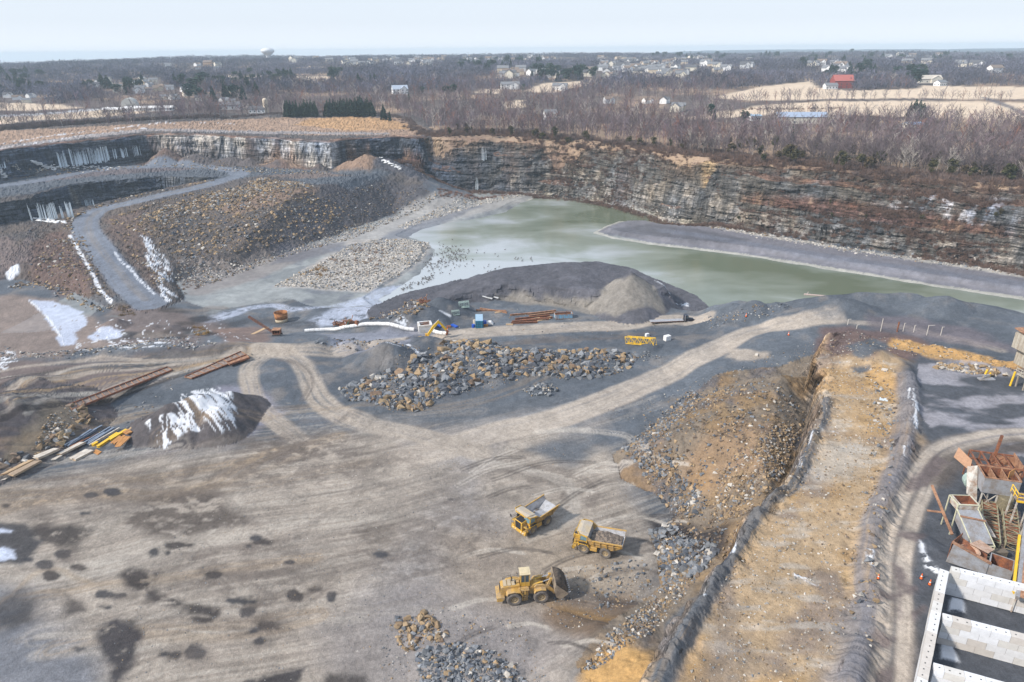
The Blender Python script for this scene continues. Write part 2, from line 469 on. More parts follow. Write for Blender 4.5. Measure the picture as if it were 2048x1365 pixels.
def ground_mat(name, rough=.9, var=.35, scale=1.3, bs=.6, bd=.25, fine=6.0, spec=.2):
    m, nt, b = base_mat(name, rough, spec)
    at = nn(nt, 'ShaderNodeAttribute', attribute_name='tint')
    n1 = pos_noise(nt, scale, 6, rough=.65)
    n2 = pos_noise(nt, fine, 3, rough=.7)
    v = mrange(nt, n1, .3, .7, 1 - var, 1 + var)
    v2 = mrange(nt, n2, .3, .7, 1 - var * .8, 1 + var * .8)
    nt.links.new(mul(nt, mul(nt, at.outputs['Color'], v), v2), b.inputs['Base Color'])
    ad = nn(nt, 'ShaderNodeMath', operation='ADD')
    nt.links.new(n1, ad.inputs[0]); nt.links.new(n2, ad.inputs[1])
    bump(nt, b, ad.outputs[0], bs, bd)
    return m

def cliff_mat():
    m, nt, b = base_mat('cliff_rock', .85, .2)
    at = nn(nt, 'ShaderNodeAttribute', attribute_name='tint')
    s1 = pos_noise(nt, 1.0, 5, (.05, .05, .95), .7)
    s2 = pos_noise(nt, 1.0, 4, (.16, .16, 2.2), .7)
    v1 = pos_noise(nt, 1.0, 4, (.55, .55, .10), .65)
    big = pos_noise(nt, .06, 4)
    gr = pos_noise(nt, 2.2, 4, rough=.7)
    k1 = mrange(nt, s1, .36, .64, .42, 1.5)
    k2 = mrange(nt, s2, .38, .66, .55, 1.55)
    k3 = mrange(nt, v1, .35, .6, .5, 1.25)
    k4 = mrange(nt, gr, .3, .7, .6, 1.4)
    c = mul(nt, mul(nt, mul(nt, mul(nt, at.outputs['Color'], k1), k2), k3), k4)
    cr = nn(nt, 'ShaderNodeValToRGB')
    e = cr.color_ramp.elements
    e[0].position = .35; e[0].color = (.85, .93, 1.08, 1)
    e[1].position = .62; e[1].color = (1.10, 1.0, .90, 1)
    nt.links.new(big, cr.inputs[0])
    c = mul(nt, c, cr.outputs[0])
    nt.links.new(c, b.inputs['Base Color'])
    ad = nn(nt, 'ShaderNodeMath', operation='ADD')
    nt.links.new(s2, ad.inputs[0]); nt.links.new(v1, ad.inputs[1])
    bump(nt, b, ad.outputs[0], 1.0, 1.2)
    return m

def simple(name, col, rough=.6, var=.18, scale=3.0, metallic=0.0, spec=.4, dirt=None, bs=0.0, stretch=(1, 1, 1)):
    """painted or weathered surface: colour with blotches, optional dirt colour"""
    m, nt, b = base_mat(name, rough, spec, metallic)
    n = pos_noise(nt, scale, 5, stretch, .65, obj=True)
    r = nn(nt, 'ShaderNodeValToRGB')
    e = r.color_ramp.elements
    d = dirt if dirt else tuple(c * (1 - var) for c in col)
    e[0].position = .36; e[0].color = (*d, 1)
    e[1].position = .58; e[1].color = (*col, 1)
    nt.links.new(n, r.inputs[0])
    n2 = pos_noise(nt, scale * 7, 3, stretch, obj=True)
    nt.links.new(mul(nt, r.outputs[0], mrange(nt, n2, .3, .7, 1 - var, 1 + var)), b.inputs['Base Color'])
    if bs:
        bump(nt, b, n2, bs, .05)
    return m

def attr_mat(name, rough=.85, var=.25, scale=2.0, spec=.2):
    m, nt, b = base_mat(name, rough, spec)
    at = nn(nt, 'ShaderNodeAttribute', attribute_name='tint')
    n1 = pos_noise(nt, scale, 4, rough=.65)
    nt.links.new(mul(nt, at.outputs['Color'], mrange(nt, n1, .3, .7, 1 - var, 1 + var)), b.inputs['Base Color'])
    return m

# ------------------------------------------------------------------ mesh helpers
def mesh_np(name, V, F, mat, tint=None, smooth=False, link=True, nper=None):
    """V (n,3); F (m,k) all faces with k corners"""
    me = bpy.data.meshes.new(name)
    V = np.ascontiguousarray(V, np.float32); F = np.ascontiguousarray(F, np.int32)
    k = F.shape[1]
    me.vertices.add(len(V)); me.loops.add(F.size); me.polygons.add(len(F))
    me.vertices.foreach_set('co', V.ravel())
    me.loops.foreach_set('vertex_index', F.ravel())
    me.polygons.foreach_set('loop_start', np.arange(0, F.size, k, dtype=np.int32))
    try:
        me.polygons.foreach_set('loop_total', np.full(len(F), k, np.int32))
    except Exception:
        pass
    me.update(calc_edges=True)
    me.polygons.foreach_set('use_smooth', np.full(len(F), smooth))
    if tint is not None:
        a = me.color_attributes.new('tint', 'FLOAT_COLOR', 'POINT')
        c = np.ones((len(V), 4), np.float32); c[:, :3] = tint
        a.data.foreach_set('color', c.ravel())
    if mat is not None:
        me.materials.append(mat)
    o = bpy.data.objects.new(name, me)
    if link:
        COL.objects.link(o)
    return o

def tag(o, label=None, cat=None, group=None, kind=None):
    if label: o['label'] = label
    if cat: o['category'] = cat
    if group: o['group'] = group
    if kind: o['kind'] = kind
    elif cat: o['kind'] = 'thing'
    return o

def subset(name, V, F, mask, tint, mat, smooth=False):
    f = F[mask]
    if not len(f):
        return None
    ids, inv = np.unique(f.ravel(), return_inverse=True)
    return mesh_np(name, V[ids], inv.reshape(f.shape), mat, tint[ids], smooth)

# ------------------------------------------------------------------ the ground mesh (polar grid, finer where it faces the viewer)
NC, NR = 1180, 960
az = np.radians(np.linspace(-54, 54, NC))
rr = np.concatenate([np.arange(38, 640, .5), 640 * np.exp(np.arange(0, 1.00001, 1 / 520) * math.log(9000 / 640))])
RRg, AZ = np.meshgrid(rr, az)
Zg = hgt((RRg * np.sin(AZ)).ravel(), (RRg * np.cos(AZ)).ravel()).reshape(RRg.shape)
dr = np.diff(RRg, axis=1); dz = np.diff(Zg, axis=1)
rm = RRg[:, 1:]; hh = CAMZ - Zg[:, 1:]
rho2 = rm * rm + hh * hh
phi = np.arctan2(CAMZ - Zg, RRg)
met = np.abs(np.diff(phi, axis=1)) + .35 * np.abs(dz) / np.sqrt(rho2) + .12 * dr * 80 / rho2 + .00004 * (rm < 640)
_p = np.cumsum(np.pad(met, ((14, 13), (0, 0)), mode='edge'), axis=0)
met = (_p[27:] - np.vstack([np.zeros((1, met.shape[1])), _p[:-28]])) / 28
assert met.shape[0] == NC
cum = np.concatenate([np.zeros((NC, 1)), np.cumsum(met, axis=1)], axis=1)
RV = np.empty((NC, NR)); ZV = np.empty((NC, NR))
for i in range(NC):
    q = np.linspace(0, cum[i, -1], NR)
    RV[i] = np.interp(q, cum[i], rr)
AV = np.repeat(az[:, None], NR, axis=1)
X0 = (RV * np.sin(AV)).ravel(); Y0 = (RV * np.cos(AV)).ravel()
Z0 = hgt(X0, Y0)
RVf = RV.ravel()
e = .7
gxs = (hgt(X0 + e, Y0) - hgt(X0 - e, Y0)) / (2 * e)
gys = (hgt(X0, Y0 + e) - hgt(X0, Y0 - e)) / (2 * e)
slope = np.hypot(gxs, gys)
inr = (X0 > RX0) & (X0 < RX1) & (Y0 > RY0) & (Y0 < RY1)
def raster(A):
    ix = np.clip(np.round((X0 - RX0) / RS).astype(int), 0, nx - 1); iy = np.clip(np.round((Y0 - RY0) / RS).astype(int), 0, ny - 1)
    return A[iy, ix]
vSU = np.where(inr, raster(sU), 200.0); vSF = np.where(inr, raster(sF), 200.0); vSB = np.where(inr, raster(sB), 200.0)
vSP = np.where(inr, raster(sP), 200.0); vSA = np.where(inr, raster(sA), 200.0); vSW = np.where(inr, raster(sW), 200.0)
vSTK = inr & raster(STK); vSNO = inr & raster(SNOWM); vLB = inr & raster(LBANK); vHM = inr & raster(HP_MID)
UPL = (vSU > 10.5) | ~inr
UPL &= ~(np.abs(Y0) < RY0 + 5)
n_fine = fbm(X0 / 1.1, Y0 / 1.1, 3, 101)
n_mid = fbm(X0 / 5, Y0 / 5, 4, 102)
n_big = fbm(X0 / 24, Y0 / 24, 4, 103)

# ---- paint (albedo; the cliff tints also hold light and shade)
C = np.empty((len(X0), 3))
def col(*c): return np.array(c, float)
DUST, DUST2, BROWN, DBROWN = col(.355,.308,.262), col(.215,.188,.165), col(.115,.094,.082), col(.05,.043,.042)
BLUE, BLUE2, DARK, BLACK = col(.102,.116,.136), col(.066,.075,.092), col(.042,.043,.05), col(.028,.026,.03)
OCHRE, TAN, PALE, SNOW = col(.42,.255,.10), col(.33,.24,.15), col(.50,.455,.40), col(.62,.64,.68)
GRASS, FIELD, BRUSH, MUD, ICE = col(.34,.245,.175), col(.60,.48,.36), col(.15,.095,.075), col(.20,.21,.21), col(.42,.46,.56)
def paint(a, c):
    a = np.clip(a, 0, 1)[:, None]
    C[:] = C * (1 - a) + c * a
def box_idx(P, margin):
    return np.nonzero((X0 > P[:, 0].min() - margin) & (X0 < P[:, 0].max() + margin) & (Y0 > P[:, 1].min() - margin) & (Y0 < P[:, 1].max() + margin))[0]
def mix_at(i, a, c):
    a = a[:, None]; C[i] = C[i] * (1 - a) + c * a
def area(pts, c, feather=2.0, warp=2.0, alpha=1.0, brk=0.0, near=True, z=None, seed=0):
    P = GP(pts) if z is None else UP(pts, z)
    i = box_idx(P, feather + warp * 2 + 3)
    m = np.zeros(len(X0), bool)
    if not len(i): return m
    x, y = X0[i], Y0[i]
    dd = sdf(P, x, y) + warp * (1.2 * fbm(x / (warp * 3 + .5), y / (warp * 3 + .5), 4, 200 + seed)) + .25 * fbm(x / .7, y / .7, 2, 199)
    a = 1 - sst(-feather, feather, dd)
    if brk: a = a * sst(-.3, .12, fbm(x / 2.6, y / 1.6, 4, 198, .6) + .25 - brk)
    mix_at(i, a * alpha, c)
    m[i] = a > .5
    return m
def ell(px, py, rx, ry, c, feather=.5, warp=.8, alpha=1.0, seed=0, rot=0):
    pts = []
    for k in range(12):
        t = k * math.pi / 6
        u, v = rx * math.cos(t), ry * math.sin(t)
        pts.append((px + u * math.cos(rot) - v * math.sin(rot), py + u * math.sin(rot) + v * math.cos(rot)))
    return area(pts, c, feather, warp, alpha, seed=seed)
def track(pts, c, width, feather=1.0, alpha=1.0, streak=.5, warp=.5, ruts=True, seed=0):
    return trackw(GP(pts), c, width, feather, alpha, streak, warp, seed)
def trackw(P_w, c, width, feather=1.0, alpha=1.0, streak=.5, warp=.5, seed=0, ruts=True):
    cl = smooth_line(P_w, 5)
    i = box_idx(cl, width + feather * 2 + 3)
    m = np.zeros(len(X0), bool)
    if not len(i): return m, None
    D, S, T = pline(cl, X0[i], Y0[i], width + feather * 2 + 3)
    D = D + warp * fbm(S / 8, D / 4, 3, 300 + seed)
    a = 1 - sst(width - feather, width + feather, np.abs(D))
    st = fbm(D / .45, S / 16, 3, 310 + seed)
    mix_at(i, a * alpha * (np.clip(1 + streak * (st * 1.8), 0, 1) if ruts else 1), c)
    m[i] = a > .5
    return m, D

w_ = lambda s, o=3, sd=0: fbm(X0 / s, Y0 / s, o, 400 + sd)
C[:] = BLUE * .5 + BLUE2 * .5
paint(sst(-.25, .4, n_big), BLUE * 1.15); paint(sst(.0, .55, n_mid) * .5, DUST2)
# upland and plain
paint(UPL * 1.0, GRASS); paint(UPL * sst(-.1, .35, w_(14, 4, 1)) * .6, BRUSH); paint(UPL * sst(0, .4, w_(5, 3, 2)) * .35, TAN)
plain = UPL & (RVf > 520)
paint(plain * sst(-.5, .0, w_(60, 4, 3)) * .92, col(.10,.082,.08))
paint(plain * sst(3500, 5000, RVf), col(.05,.06,.075))
# cliffs
cl_face = ((vSF > .2) | (vSU > .2)) & (vSU < 10.5) & inr
xw = X0
COLD, WARM = col(.075,.09,.115), col(.118,.114,.106)  # shade of the left faces and warm light on the right put into tints
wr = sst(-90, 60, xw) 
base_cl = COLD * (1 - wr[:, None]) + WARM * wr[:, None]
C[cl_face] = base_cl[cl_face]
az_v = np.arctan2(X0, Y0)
pale = sst(-.47, -.45, az_v) * (1 - sst(-.245, -.235, az_v))             # sunlight on the far face painted in as a pale stretch
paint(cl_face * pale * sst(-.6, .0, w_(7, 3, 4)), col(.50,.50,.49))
paint(cl_face * sst(7.5, 10.0, vSU) * .8, col(.14,.105,.078))            # weathered brown cap
paint(cl_face * (slope < 1.1) * .9 * (vSU < .5), col(.12,.075,.06))                  # mid bench: leaf litter and scrub
paint(cl_face * (slope < .95) * (vSU > .5) * .8, col(.17,.10,.07))
paint(cl_face * sst(.2, .5, w_(10, 4, 5)) * wr * .45, col(.27,.26,.24))
paint(cl_face * sst(.18, .4, w_(13, 4, 6)) * wr * .6, col(.13,.095,.08))
band = cl_face * (X0 > -75) * (1 - sst(.5, 2.2, vSU)) * sst(-9, -5, vSU) * (Z0 > 5.5)
paint(band * .92, col(.15,.085,.065)); paint(band * sst(.1, .4, w_(4, 3, 15)) * .7, col(.24,.17,.12))
low = cl_face * (vSF > 0) * (1 - sst(2.4, 4.2, vSF)) * (X0 > 0)
paint(low * sst(-.1, .3, w_(5, 3, 16)) * .7, col(.33,.305,.27))
g0 = ground(1385, 300); paint(cl_face * np.exp(-((X0 - g0[0]) / 3.0) ** 2) * (Z0 > 10) * (np.abs(Y0 - g0[1]) < 40), col(.50,.36,.20))
gw_ = ground(1900, 428); paint(cl_face * np.exp(-((X0 - gw_[0]) / 14) ** 2) * sst(-.1, .2, w_(4, 4, 17)) * (vSU > 1) * (Z0 < 20), col(.55,.55,.58))
# left pit wall
pitw = (vSP < 1.0) & (slope > 1.0) & inr
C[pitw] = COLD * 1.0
paint(pitw * sst(.2, .5, w_(6, 3, 7)) * .5, col(.25,.22,.17))
# rubble hill
hill = (vSA < 0) & inr & ~cl_face & ~pitw
paint(hill * 1.0, col(.108,.096,.092)); paint(hill * sst(-.05, .4, n_mid) * .7, col(.066,.06,.066)); paint(hill * sst(.1, .5, n_big) * .5, col(.15,.115,.092))
area([(640,395),(700,350),(760,345),(860,372),(866,400),(800,430),(720,450),(650,470),(600,480),(560,500),(500,500)], col(.085,.08,.088), 4, 5, .85)
area([(430,420),(520,385),(600,378),(640,380),(560,405),(470,432)], col(.25,.17,.125), 2, 3, .7)
area([(60,560),(50,500),(90,470),(130,455),(150,500),(190,590),(130,590)], col(.15,.095,.08), 3, 3, .7)
area([(200,440),(280,420),(300,500),(330,560),(310,590),(270,540)], col(.14,.10,.085), 3, 3, .8)
# upper bench floor
area([(-60,400),(-60,352),(100,345),(250,325),(420,322),(560,332),(690,342),(790,346),(700,378),(620,370),(560,352),(420,362),(300,358),(150,368),(60,388)], BLUE * .95, 3, 3, .95)
area([(100,352),(250,332),(400,338),(300,345),(200,352),(60,366)], col(.15,.12,.12), 2, 2, .7)
area([(520,352),(640,342),(700,352),(600,358)], col(.21,.15,.12), 2, 2, .6)
# talus below the left face
area([(270,330),(300,288),(350,282),(420,300),(520,302),(600,320),(640,335),(420,330)], col(.16,.11,.09), 3, 3, .9)
area([(360,325),(380,300),(460,302),(520,312),(560,332)], col(.10,.095,.10), 2, 2, .8)
area([(515,330),(530,308),(570,308),(605,322),(600,336)], col(.27,.19,.14), 1.5, 1.5, .9)
area([(665,345),(700,310),(735,300),(760,318),(740,345)], col(.26,.175,.125), 2, 2, .9)
area([(745,330),(770,300),(800,310),(850,350),(860,372),(800,345)], col(.10,.10,.115), 2, 2, .9)
# mud flats and shores
flat = inr & (Z0 < -7.4) & (vSW > -2) & ~cl_face & (vSA > 0) & (X0 > -175)
C[flat] = MUD * .95
fl = flat * 1.0
paint(fl * sst(-.1, .3, w_(12, 4, 8)) * .8, col(.30,.31,.30)); paint(fl * sst(.05, .4, w_(7, 4, 9)) * .7, col(.12,.125,.145))
shore = flat & (vSW < 400)
area([(600,500),(700,470),(800,420),(870,385),(1040,378),(1120,390),(1190,402),(1060,398),(1000,420),(900,440),(820,465),(700,500),(640,510)], col(.36,.34,.32), 3, 4, .8)
area([(1040,385),(1180,396),(1350,436),(1500,462),(1700,498),(2048,548),(2048,560),(1700,510),(1500,474),(1350,446),(1180,404)], col(.42,.395,.36), 1.5, 1.5, .9)
area([(545,575),(600,545),(650,515),(700,480),(800,475),(868,490),(850,520),(800,560),(740,585),(640,580)], col(.37,.34,.31), 1.5, 2, .95)
area([(350,520),(470,530),(600,492),(640,500),(560,540),(430,590),(380,590)], col(.22,.19,.175), 2, 3, .8)
area([(560,490),(640,486),(690,486),(690,500),(600,520),(540,530)], col(.13,.125,.14), 2, 2, .8)
area([(650,500),(760,480),(790,460),(900,425),(960,412),(900,445),(800,475),(700,510)], col(.16,.165,.19), 2, 3, .75)
# pale ice channel
track([(420,640),(480,622),(540,612),(600,618),(680,612),(740,596),(790,575)], ICE * 1.0, 2.6, 1.4, .8, .9, 2.5, seed=5)
area([(620,640),(680,610),(760,590),(800,590),(770,620),(700,645),(640,655)], ICE, 2, 3.5, .8, brk=.08)
area([(400,590),(520,560),(620,590),(560,605),(480,612),(420,632)], col(.27,.28,.275), 3, 4, .7)
area([(640,668),(820,655),(880,668),(760,690),(660,690)], col(.30,.31,.37), 2, 3, .6)
track([(310,600),(360,640),(420,660),(520,640),(620,650)], DARK, 3, 2, .6, .6, 2, seed=6)
# sandbar
area([(1190,466),(1210,452),(1300,441),(1400,452),(1550,478),(2048,556),(2100,610),(1700,543),(1500,511),(1300,486)], col(.17,.165,.185), 1, 1, 1)
area([(1200,470),(1300,448),(1400,460),(1500,480),(1450,488),(1330,478),(1260,476)], col(.10,.10,.115), 2, 2, .8)
track([(1330,462),(1500,488),(1700,520),(1900,548),(2060,572)], col(.145,.155,.19), 4, 2, .8, .5, .5)
wet = inr & (vSW > -1) & (vSW < 2.2) & (Z0 < -7) & (X0 > -120)
C[wet & (X0 > 10)] = col(.36,.35,.31)
# left low ground
area([(-80,600),(30,590),(120,610),(200,650),(240,690),(120,720),(-80,720)], col(.24,.19,.165), 3, 4, .9)
area([(230,620),(330,610),(420,640),(480,660),(380,690),(250,690),(190,660)], col(.16,.125,.115), 3, 4, .8)
area([(420,660),(520,650),(540,680),(460,690)], col(.22,.145,.115), 2, 2, .7)
area([(0,470),(60,475),(60,520),(0,560),(-60,540)], col(.19,.15,.14), 3, 3, .8)
# floor left: brown hauled strip
area([(-100,860),(-100,720),(100,725),(300,705),(520,700),(470,716),(330,760),(180,800),(60,850)], col(.155,.12,.11), 3, 4, .9)
tracks_m = []
for k, (pp, cc, wd) in enumerate([([(20,820),(200,780),(380,735),(520,705),(700,700)], DUST, 2.2), ([(0,790),(150,750),(330,722),(500,704)], TAN * .95, 2.8), ([(60,770),(200,740),(350,715)], DUST, 1.6), ([(0,850),(150,800),(300,765)], BLUE2, 2.5), ([(100,728),(300,712),(480,700)], BLUE2, 1.6)]):
    track(pp, cc, wd, 1, .75, .9, 1.2, seed=20 + k)
area([(180,905),(280,850),(330,780),(430,740),(520,700),(500,760),(540,860),(450,905),(300,925),(0,965),(0,930),(150,890)], BLUE, 3, 4, .85)
area([(100,830),(150,800),(330,760),(470,720),(500,728),(400,790),(300,830),(200,880)], BLUE * .95, 2, 2, .6)
area([(430,770),(520,770),(560,830),(470,900),(330,905),(280,915),(420,870)], col(.30,.29,.36), 2, 3, .6)
# foreground floor
area([(-200,1500),(-200,1000),(100,960),(350,905),(560,885),(700,860),(900,855),(1060,850),(1180,880),(1260,960),(1310,1040),(1330,1120),(1290,1200),(1180,1280),(1100,1500)], DUST * .93, 4, 5, 1)
flow = smooth_line(GP([(-100,1100),(150,1060),(400,1000),(700,960),(950,900),(1150,850),(1400,760)]), 5)
Df, Sf, Tf = pline(flow, X0, Y0, 90)
fg = inr & (Y0 < 150) & (vSB > 2)
strk = fbm(Df / 1.7, Sf / 22, 4, 501); strk2 = fbm(Df / .5, Sf / 14, 3, 502)
paint(fg * (np.abs(Df) < 60) * sst(.0, .4, strk) * .5, DUST2 * .85); paint(fg * (np.abs(Df) < 60) * sst(.05, .4, strk2) * .32, PALE * .85)
paint(fg * (np.abs(Df) < 60) * sst(.1, .42, -strk2) * .32, BROWN)
area([(640,840),(760,850),(900,960),(880,1100),(700,1200),(760,1365),(1100,1365),(1150,1200),(980,1000),(1000,860),(830,870)], col(.265,.26,.275), 6, 8, .55, seed=3)
area([(880,1060),(1120,1080),(1260,1110),(1300,1190),(1180,1230),(900,1200)], col(.30,.235,.165), 6, 6, .55, seed=4)
area([(860,1190),(1000,1210),(1160,1230),(1200,1300),(1100,1400),(700,1400),(640,1250)], col(.22,.20,.195), 5, 6, .7, seed=5)
area([(1070,1230),(1150,1190),(1260,1200),(1290,1230),(1220,1290),(1150,1260)], col(.15,.095,.055), 2, 3, .75, seed=6)
track([(1060,1180),(1150,1220),(1230,1250)], BLACK * 1.2, 1.6, 1, .6, .9, .8, seed=31); track([(1100,1175),(1200,1200),(1290,1215)], BLACK * 1.3, 1.6, 1, .6, .9, .8, seed=32); track([(1100,1210),(1170,1230),(1250,1250)], OCHRE * .7, 1.0, 1, .6, .9, .8, seed=33)
area([(-200,1500),(-200,1150),(40,1180),(120,1250),(180,1365),(200,1500)], col(.15,.16,.185), 4, 5, .9)
area([(760,870),(900,850),(1060,850),(1180,870),(1220,830),(1060,800),(900,810),(700,850)], col(.27,.255,.245), 3, 4, .5)
area([(620,790),(680,830),(780,850),(900,840),(1100,820),(1250,770),(1300,735),(1200,740),(1000,770),(900,800),(700,800)], BLUE * .95, 2, 3, .9)
area([(1060,900),(1180,870),(1330,810),(1440,750),(1600,680),(1640,700),(1634,770),(1430,770),(1330,830),(1280,870),(1230,890),(1150,930)], BLUE * 1.0, 3, 3, .9, seed=12)
area([(1460,700),(1540,705),(1540,715),(1480,722),(1450,716)], DUST * .95, .8, 1, .9)
# roads
RD = []
for k, (pp, cc, wd, al, st) in enumerate([
    ([(820,915),(930,885),(1010,860),(1120,835),(1250,785),(1360,735),(1450,690),(1520,660),(1600,642),(1660,636)], DUST * 1.08, 4.2, .95, .35),
    ([(1640,640),(1750,648),(1850,665),(2000,700)], DUST, 1.6, .7, .6),
    ([(740,684),(900,672),(1050,660),(1200,652),(1330,640),(1400,640)], DUST * 1.02, 4.4, .95, .3),
    ([(900,690),(1050,685),(1300,668)], BROWN * 1.1, 2.2, .5, .9),
    ([(960,905),(820,868),(700,838),(640,800),(620,760),(600,725),(565,705),(520,698)], DUST * 1.0, 3.0, 1, .6),
    ([(660,930),(560,850),(520,810),(500,770),(500,735),(530,712),(570,702)], DUST * 1.0, 2.6, 1, .6),
    ([(185,602),(240,600),(282,604)], BLUE, 3, .6, .4),
]):
    m, D = track(pp, cc, wd, .7, al, st, .5, seed=60 + k)
    RD.append(m)
HROAD = RD[0] | RD[2]
rampm, D = track([(300,610),(262,575),(225,530),(192,490),(170,455),(180,434),(205,419),(273,403),(331,389),(393,376),(441,362),(480,348),(430,336),(330,332),(200,340),(60,364),(-60,380)], col(.165,.185,.225), 6.0, 1, 1, .25, .4, seed=75)
track([(290,600),(255,565),(225,530),(192,490),(176,455),(188,428),(240,411),(331,389),(420,369)], DUST2, 1.5, 1, .5, .9, .4, seed=77)
HROAD |= rampm
track([(1660,610),(1750,600),(1850,605),(1950,640),(2048,670)], BLUE, 5, 2, .6, .5, 1, seed=79)
area([(1740,635),(1850,640),(2048,690),(2048,715),(1900,690),(1750,655)], col(.14,.12,.135), 2, 3, .7)
# stockpile
C[vSTK] = col(.095,.095,.11)
paint(vSTK * sst(0, .5, n_mid) * .5, col(.12,.12,.14))
area([(1000,600),(990,585),(1040,588),(1100,592),(1160,600),(1200,590),(1215,565),(1250,560),(1310,570),(1325,600),(1330,628),(1230,632),(1130,618)], col(.235,.215,.19), 1, 1.5, .9, seed=13)
# left bank / snow pile
C[vLB] = col(.09,.08,.085); paint(vLB * sst(.1, .4, fbm(Df / 1.0, Y0 / 9, 3, 77)) * .6, col(.14,.11,.10))
area([(60,850),(110,800),(180,830),(150,870),(100,895),(0,935),(0,915)], col(.20,.165,.125), 1, 1.5, .85)
C[vSNO] = col(.095,.085,.088)
# bench strip
bm = (vSB < 0.5) & inr
C[bm] = TAN * 1.15
paint(bm * sst(-.1, .35, w_(7, 4, 11)) * .65, col(.18,.15,.14)); paint(bm * sst(.05, .4, fbm(X0 / 5 + Y0 / 30, Y0 / 1.5, 4, 505)) * .55, PALE * .9); paint(bm * sst(.05, .4, w_(10, 4, 12)) * .6, OCHRE * .95)
area([(1640,655),(1700,650),(1850,680),(2048,730),(2048,760),(1950,745),(1840,718),(1740,700),(1660,712)], col(.125,.088,.085), 1.5, 2, .95)
area([(1840,705),(2048,750),(2400,820),(2400,1500),(1735,1500),(1750,1300),(1758,1180),(1770,1050),(1800,960),(1835,900),(1830,800),(1815,740)], BLUE2 * 1.05, 2, 2, .97, seed=14)
yard = GP([(1840,705),(2048,750),(2400,820),(2400,950),(1900,900),(1830,800)])
ysd = bsdf(yard, X0, Y0, 4); ym = (ysd < 0)
paint(ym * sst(-.1, .3, fbm(X0 / 9, Y0 / 4, 4, 506)) * .75, col(.33,.32,.35))
for pp in [[(1690,690),(1740,680),(1780,690),(1770,700),(1730,725),(1700,715)], [(1700,735),(1745,725),(1750,740),(1720,748)]]:
    area(pp, BLUE * .9, .6, .8, .95)
area([(1730,745),(1770,735),(1790,760),(1790,810),(1760,800),(1740,770)], OCHRE, 1, 1.5, .8); area([(1790,675),(1850,690),(1990,715),(2040,735),(1990,735),(1850,712),(1780,692)], OCHRE * 1.1, .8, 1.2, .85)
area([(1650,900),(1720,880),(1740,900),(1700,960),(1630,960)], PALE * .85, 2, 3, .7); area([(1690,1150),(1730,1120),(1755,1130),(1740,1180),(1700,1200)], col(.42,.29,.15), 1, 1.5, .85)
area([(1340,1500),(1380,1340),(1450,1220),(1480,1280),(1450,1500)], col(.17,.145,.13), 2, 3, .7)
area([(1640,1365),(1660,1250),(1720,1200),(1750,1250),(1740,1400)], col(.20,.19,.195), 1.5, 2, .8)
eb = [(1655,800),(1622,880),(1602,930),(1580,965),(1552,985),(1510,1035),(1470,1100),(1415,1180),(1370,1260),(1335,1330),(1310,1400)]
track([(p[0] + 4, p[1]) for p in eb], BLUE * .95, 1.2, .6, .85, .9, 1.1, seed=81)
track([(1812,745),(1820,800),(1812,860),(1800,920),(1770,1000),(1742,1080),(1735,1150),(1740,1230),(1722,1300),(1700,1380)], col(.15,.15,.17), 1.8, .8, .85, .4, .8, seed=82)
m, D = track([(2060,868),(1960,880),(1890,900),(1850,945),(1820,1010),(1795,1080),(1788,1150),(1790,1230),(1786,1300),(1775,1400)], DUST2 * 1.0, 2.5, .8, .8, .6, .5, seed=66)
_hr = GP([(2060,868),(1960,880),(1890,900),(1850,945),(1820,1010),(1795,1080),(1788,1150),(1790,1230),(1786,1300),(1775,1400)])
for _o in (-1.15, 1.15):
    _n = np.gradient(_hr, axis=0); _n = np.c_[-_n[:, 1], _n[:, 0]] / np.linalg.norm(_n, axis=1)[:, None]
    trackw(_hr + _n * _o, DUST * 1.15, .85, .35, .95, .5, .3, 67)
HROAD |= m
track([(2048,890),(1960,905),(1900,930),(1870,960)], BROWN * .9, 2.2, 1, .8, .4, .5, seed=78)
for pp in [[(1830,1175),(1760,1180),(1755,1195),(1810,1200)], [(1800,985),(1850,975),(1900,925),(1870,905),(1820,960)], [(1800,1060),(1850,1070),(1840,1090),(1790,1072)], [(1790,1130),(1808,1135),(1812,1240),(1790,1245)], [(1815,1220),(1845,1215),(1840,1245),(1820,1245)],[(1755,1270),(1790,1275),(1780,1300),(1750,1298)],[(1760,1340),(1790,1335),(1780,1400),(1740,1400)]]:
    area(pp, col(.13,.105,.105), .6, .8, .85)
# rubble slope under the bench
rub = (vSB > .5) & (raster(sT) < .5) & inr
C[rub] = col(.19,.155,.12)
paint(rub * sst(-.1, .3, w_(9, 4, 13)) * .85, col(.115,.105,.11)); paint(rub * sst(.0, .35, w_(6, 4, 14)) * .5, OCHRE * .7)
area([(1540,940),(1560,860),(1460,840),(1400,900),(1370,980),(1440,1000)], col(.30,.19,.105), 3, 4, .6, seed=15)
area([(1300,1040),(1400,1040),(1470,1045),(1450,1120),(1390,1110),(1320,1080)], BLACK, 1.2, 2, .9, seed=16)
area([(1170,1365),(1190,1300),(1260,1270),(1340,1300),(1350,1340),(1250,1400)], OCHRE * 1.25, 1, 2, .85, seed=17)
area([(1280,1365),(1330,1250),(1400,1180),(1390,1260),(1340,1400)], BLUE * .9, .8, 1.5, .8)
area([(1150,1330),(1220,1290),(1330,1220),(1380,1190),(1360,1170),(1300,1200),(1200,1260)], col(.19,.155,.12), 1, 1.5, .7)
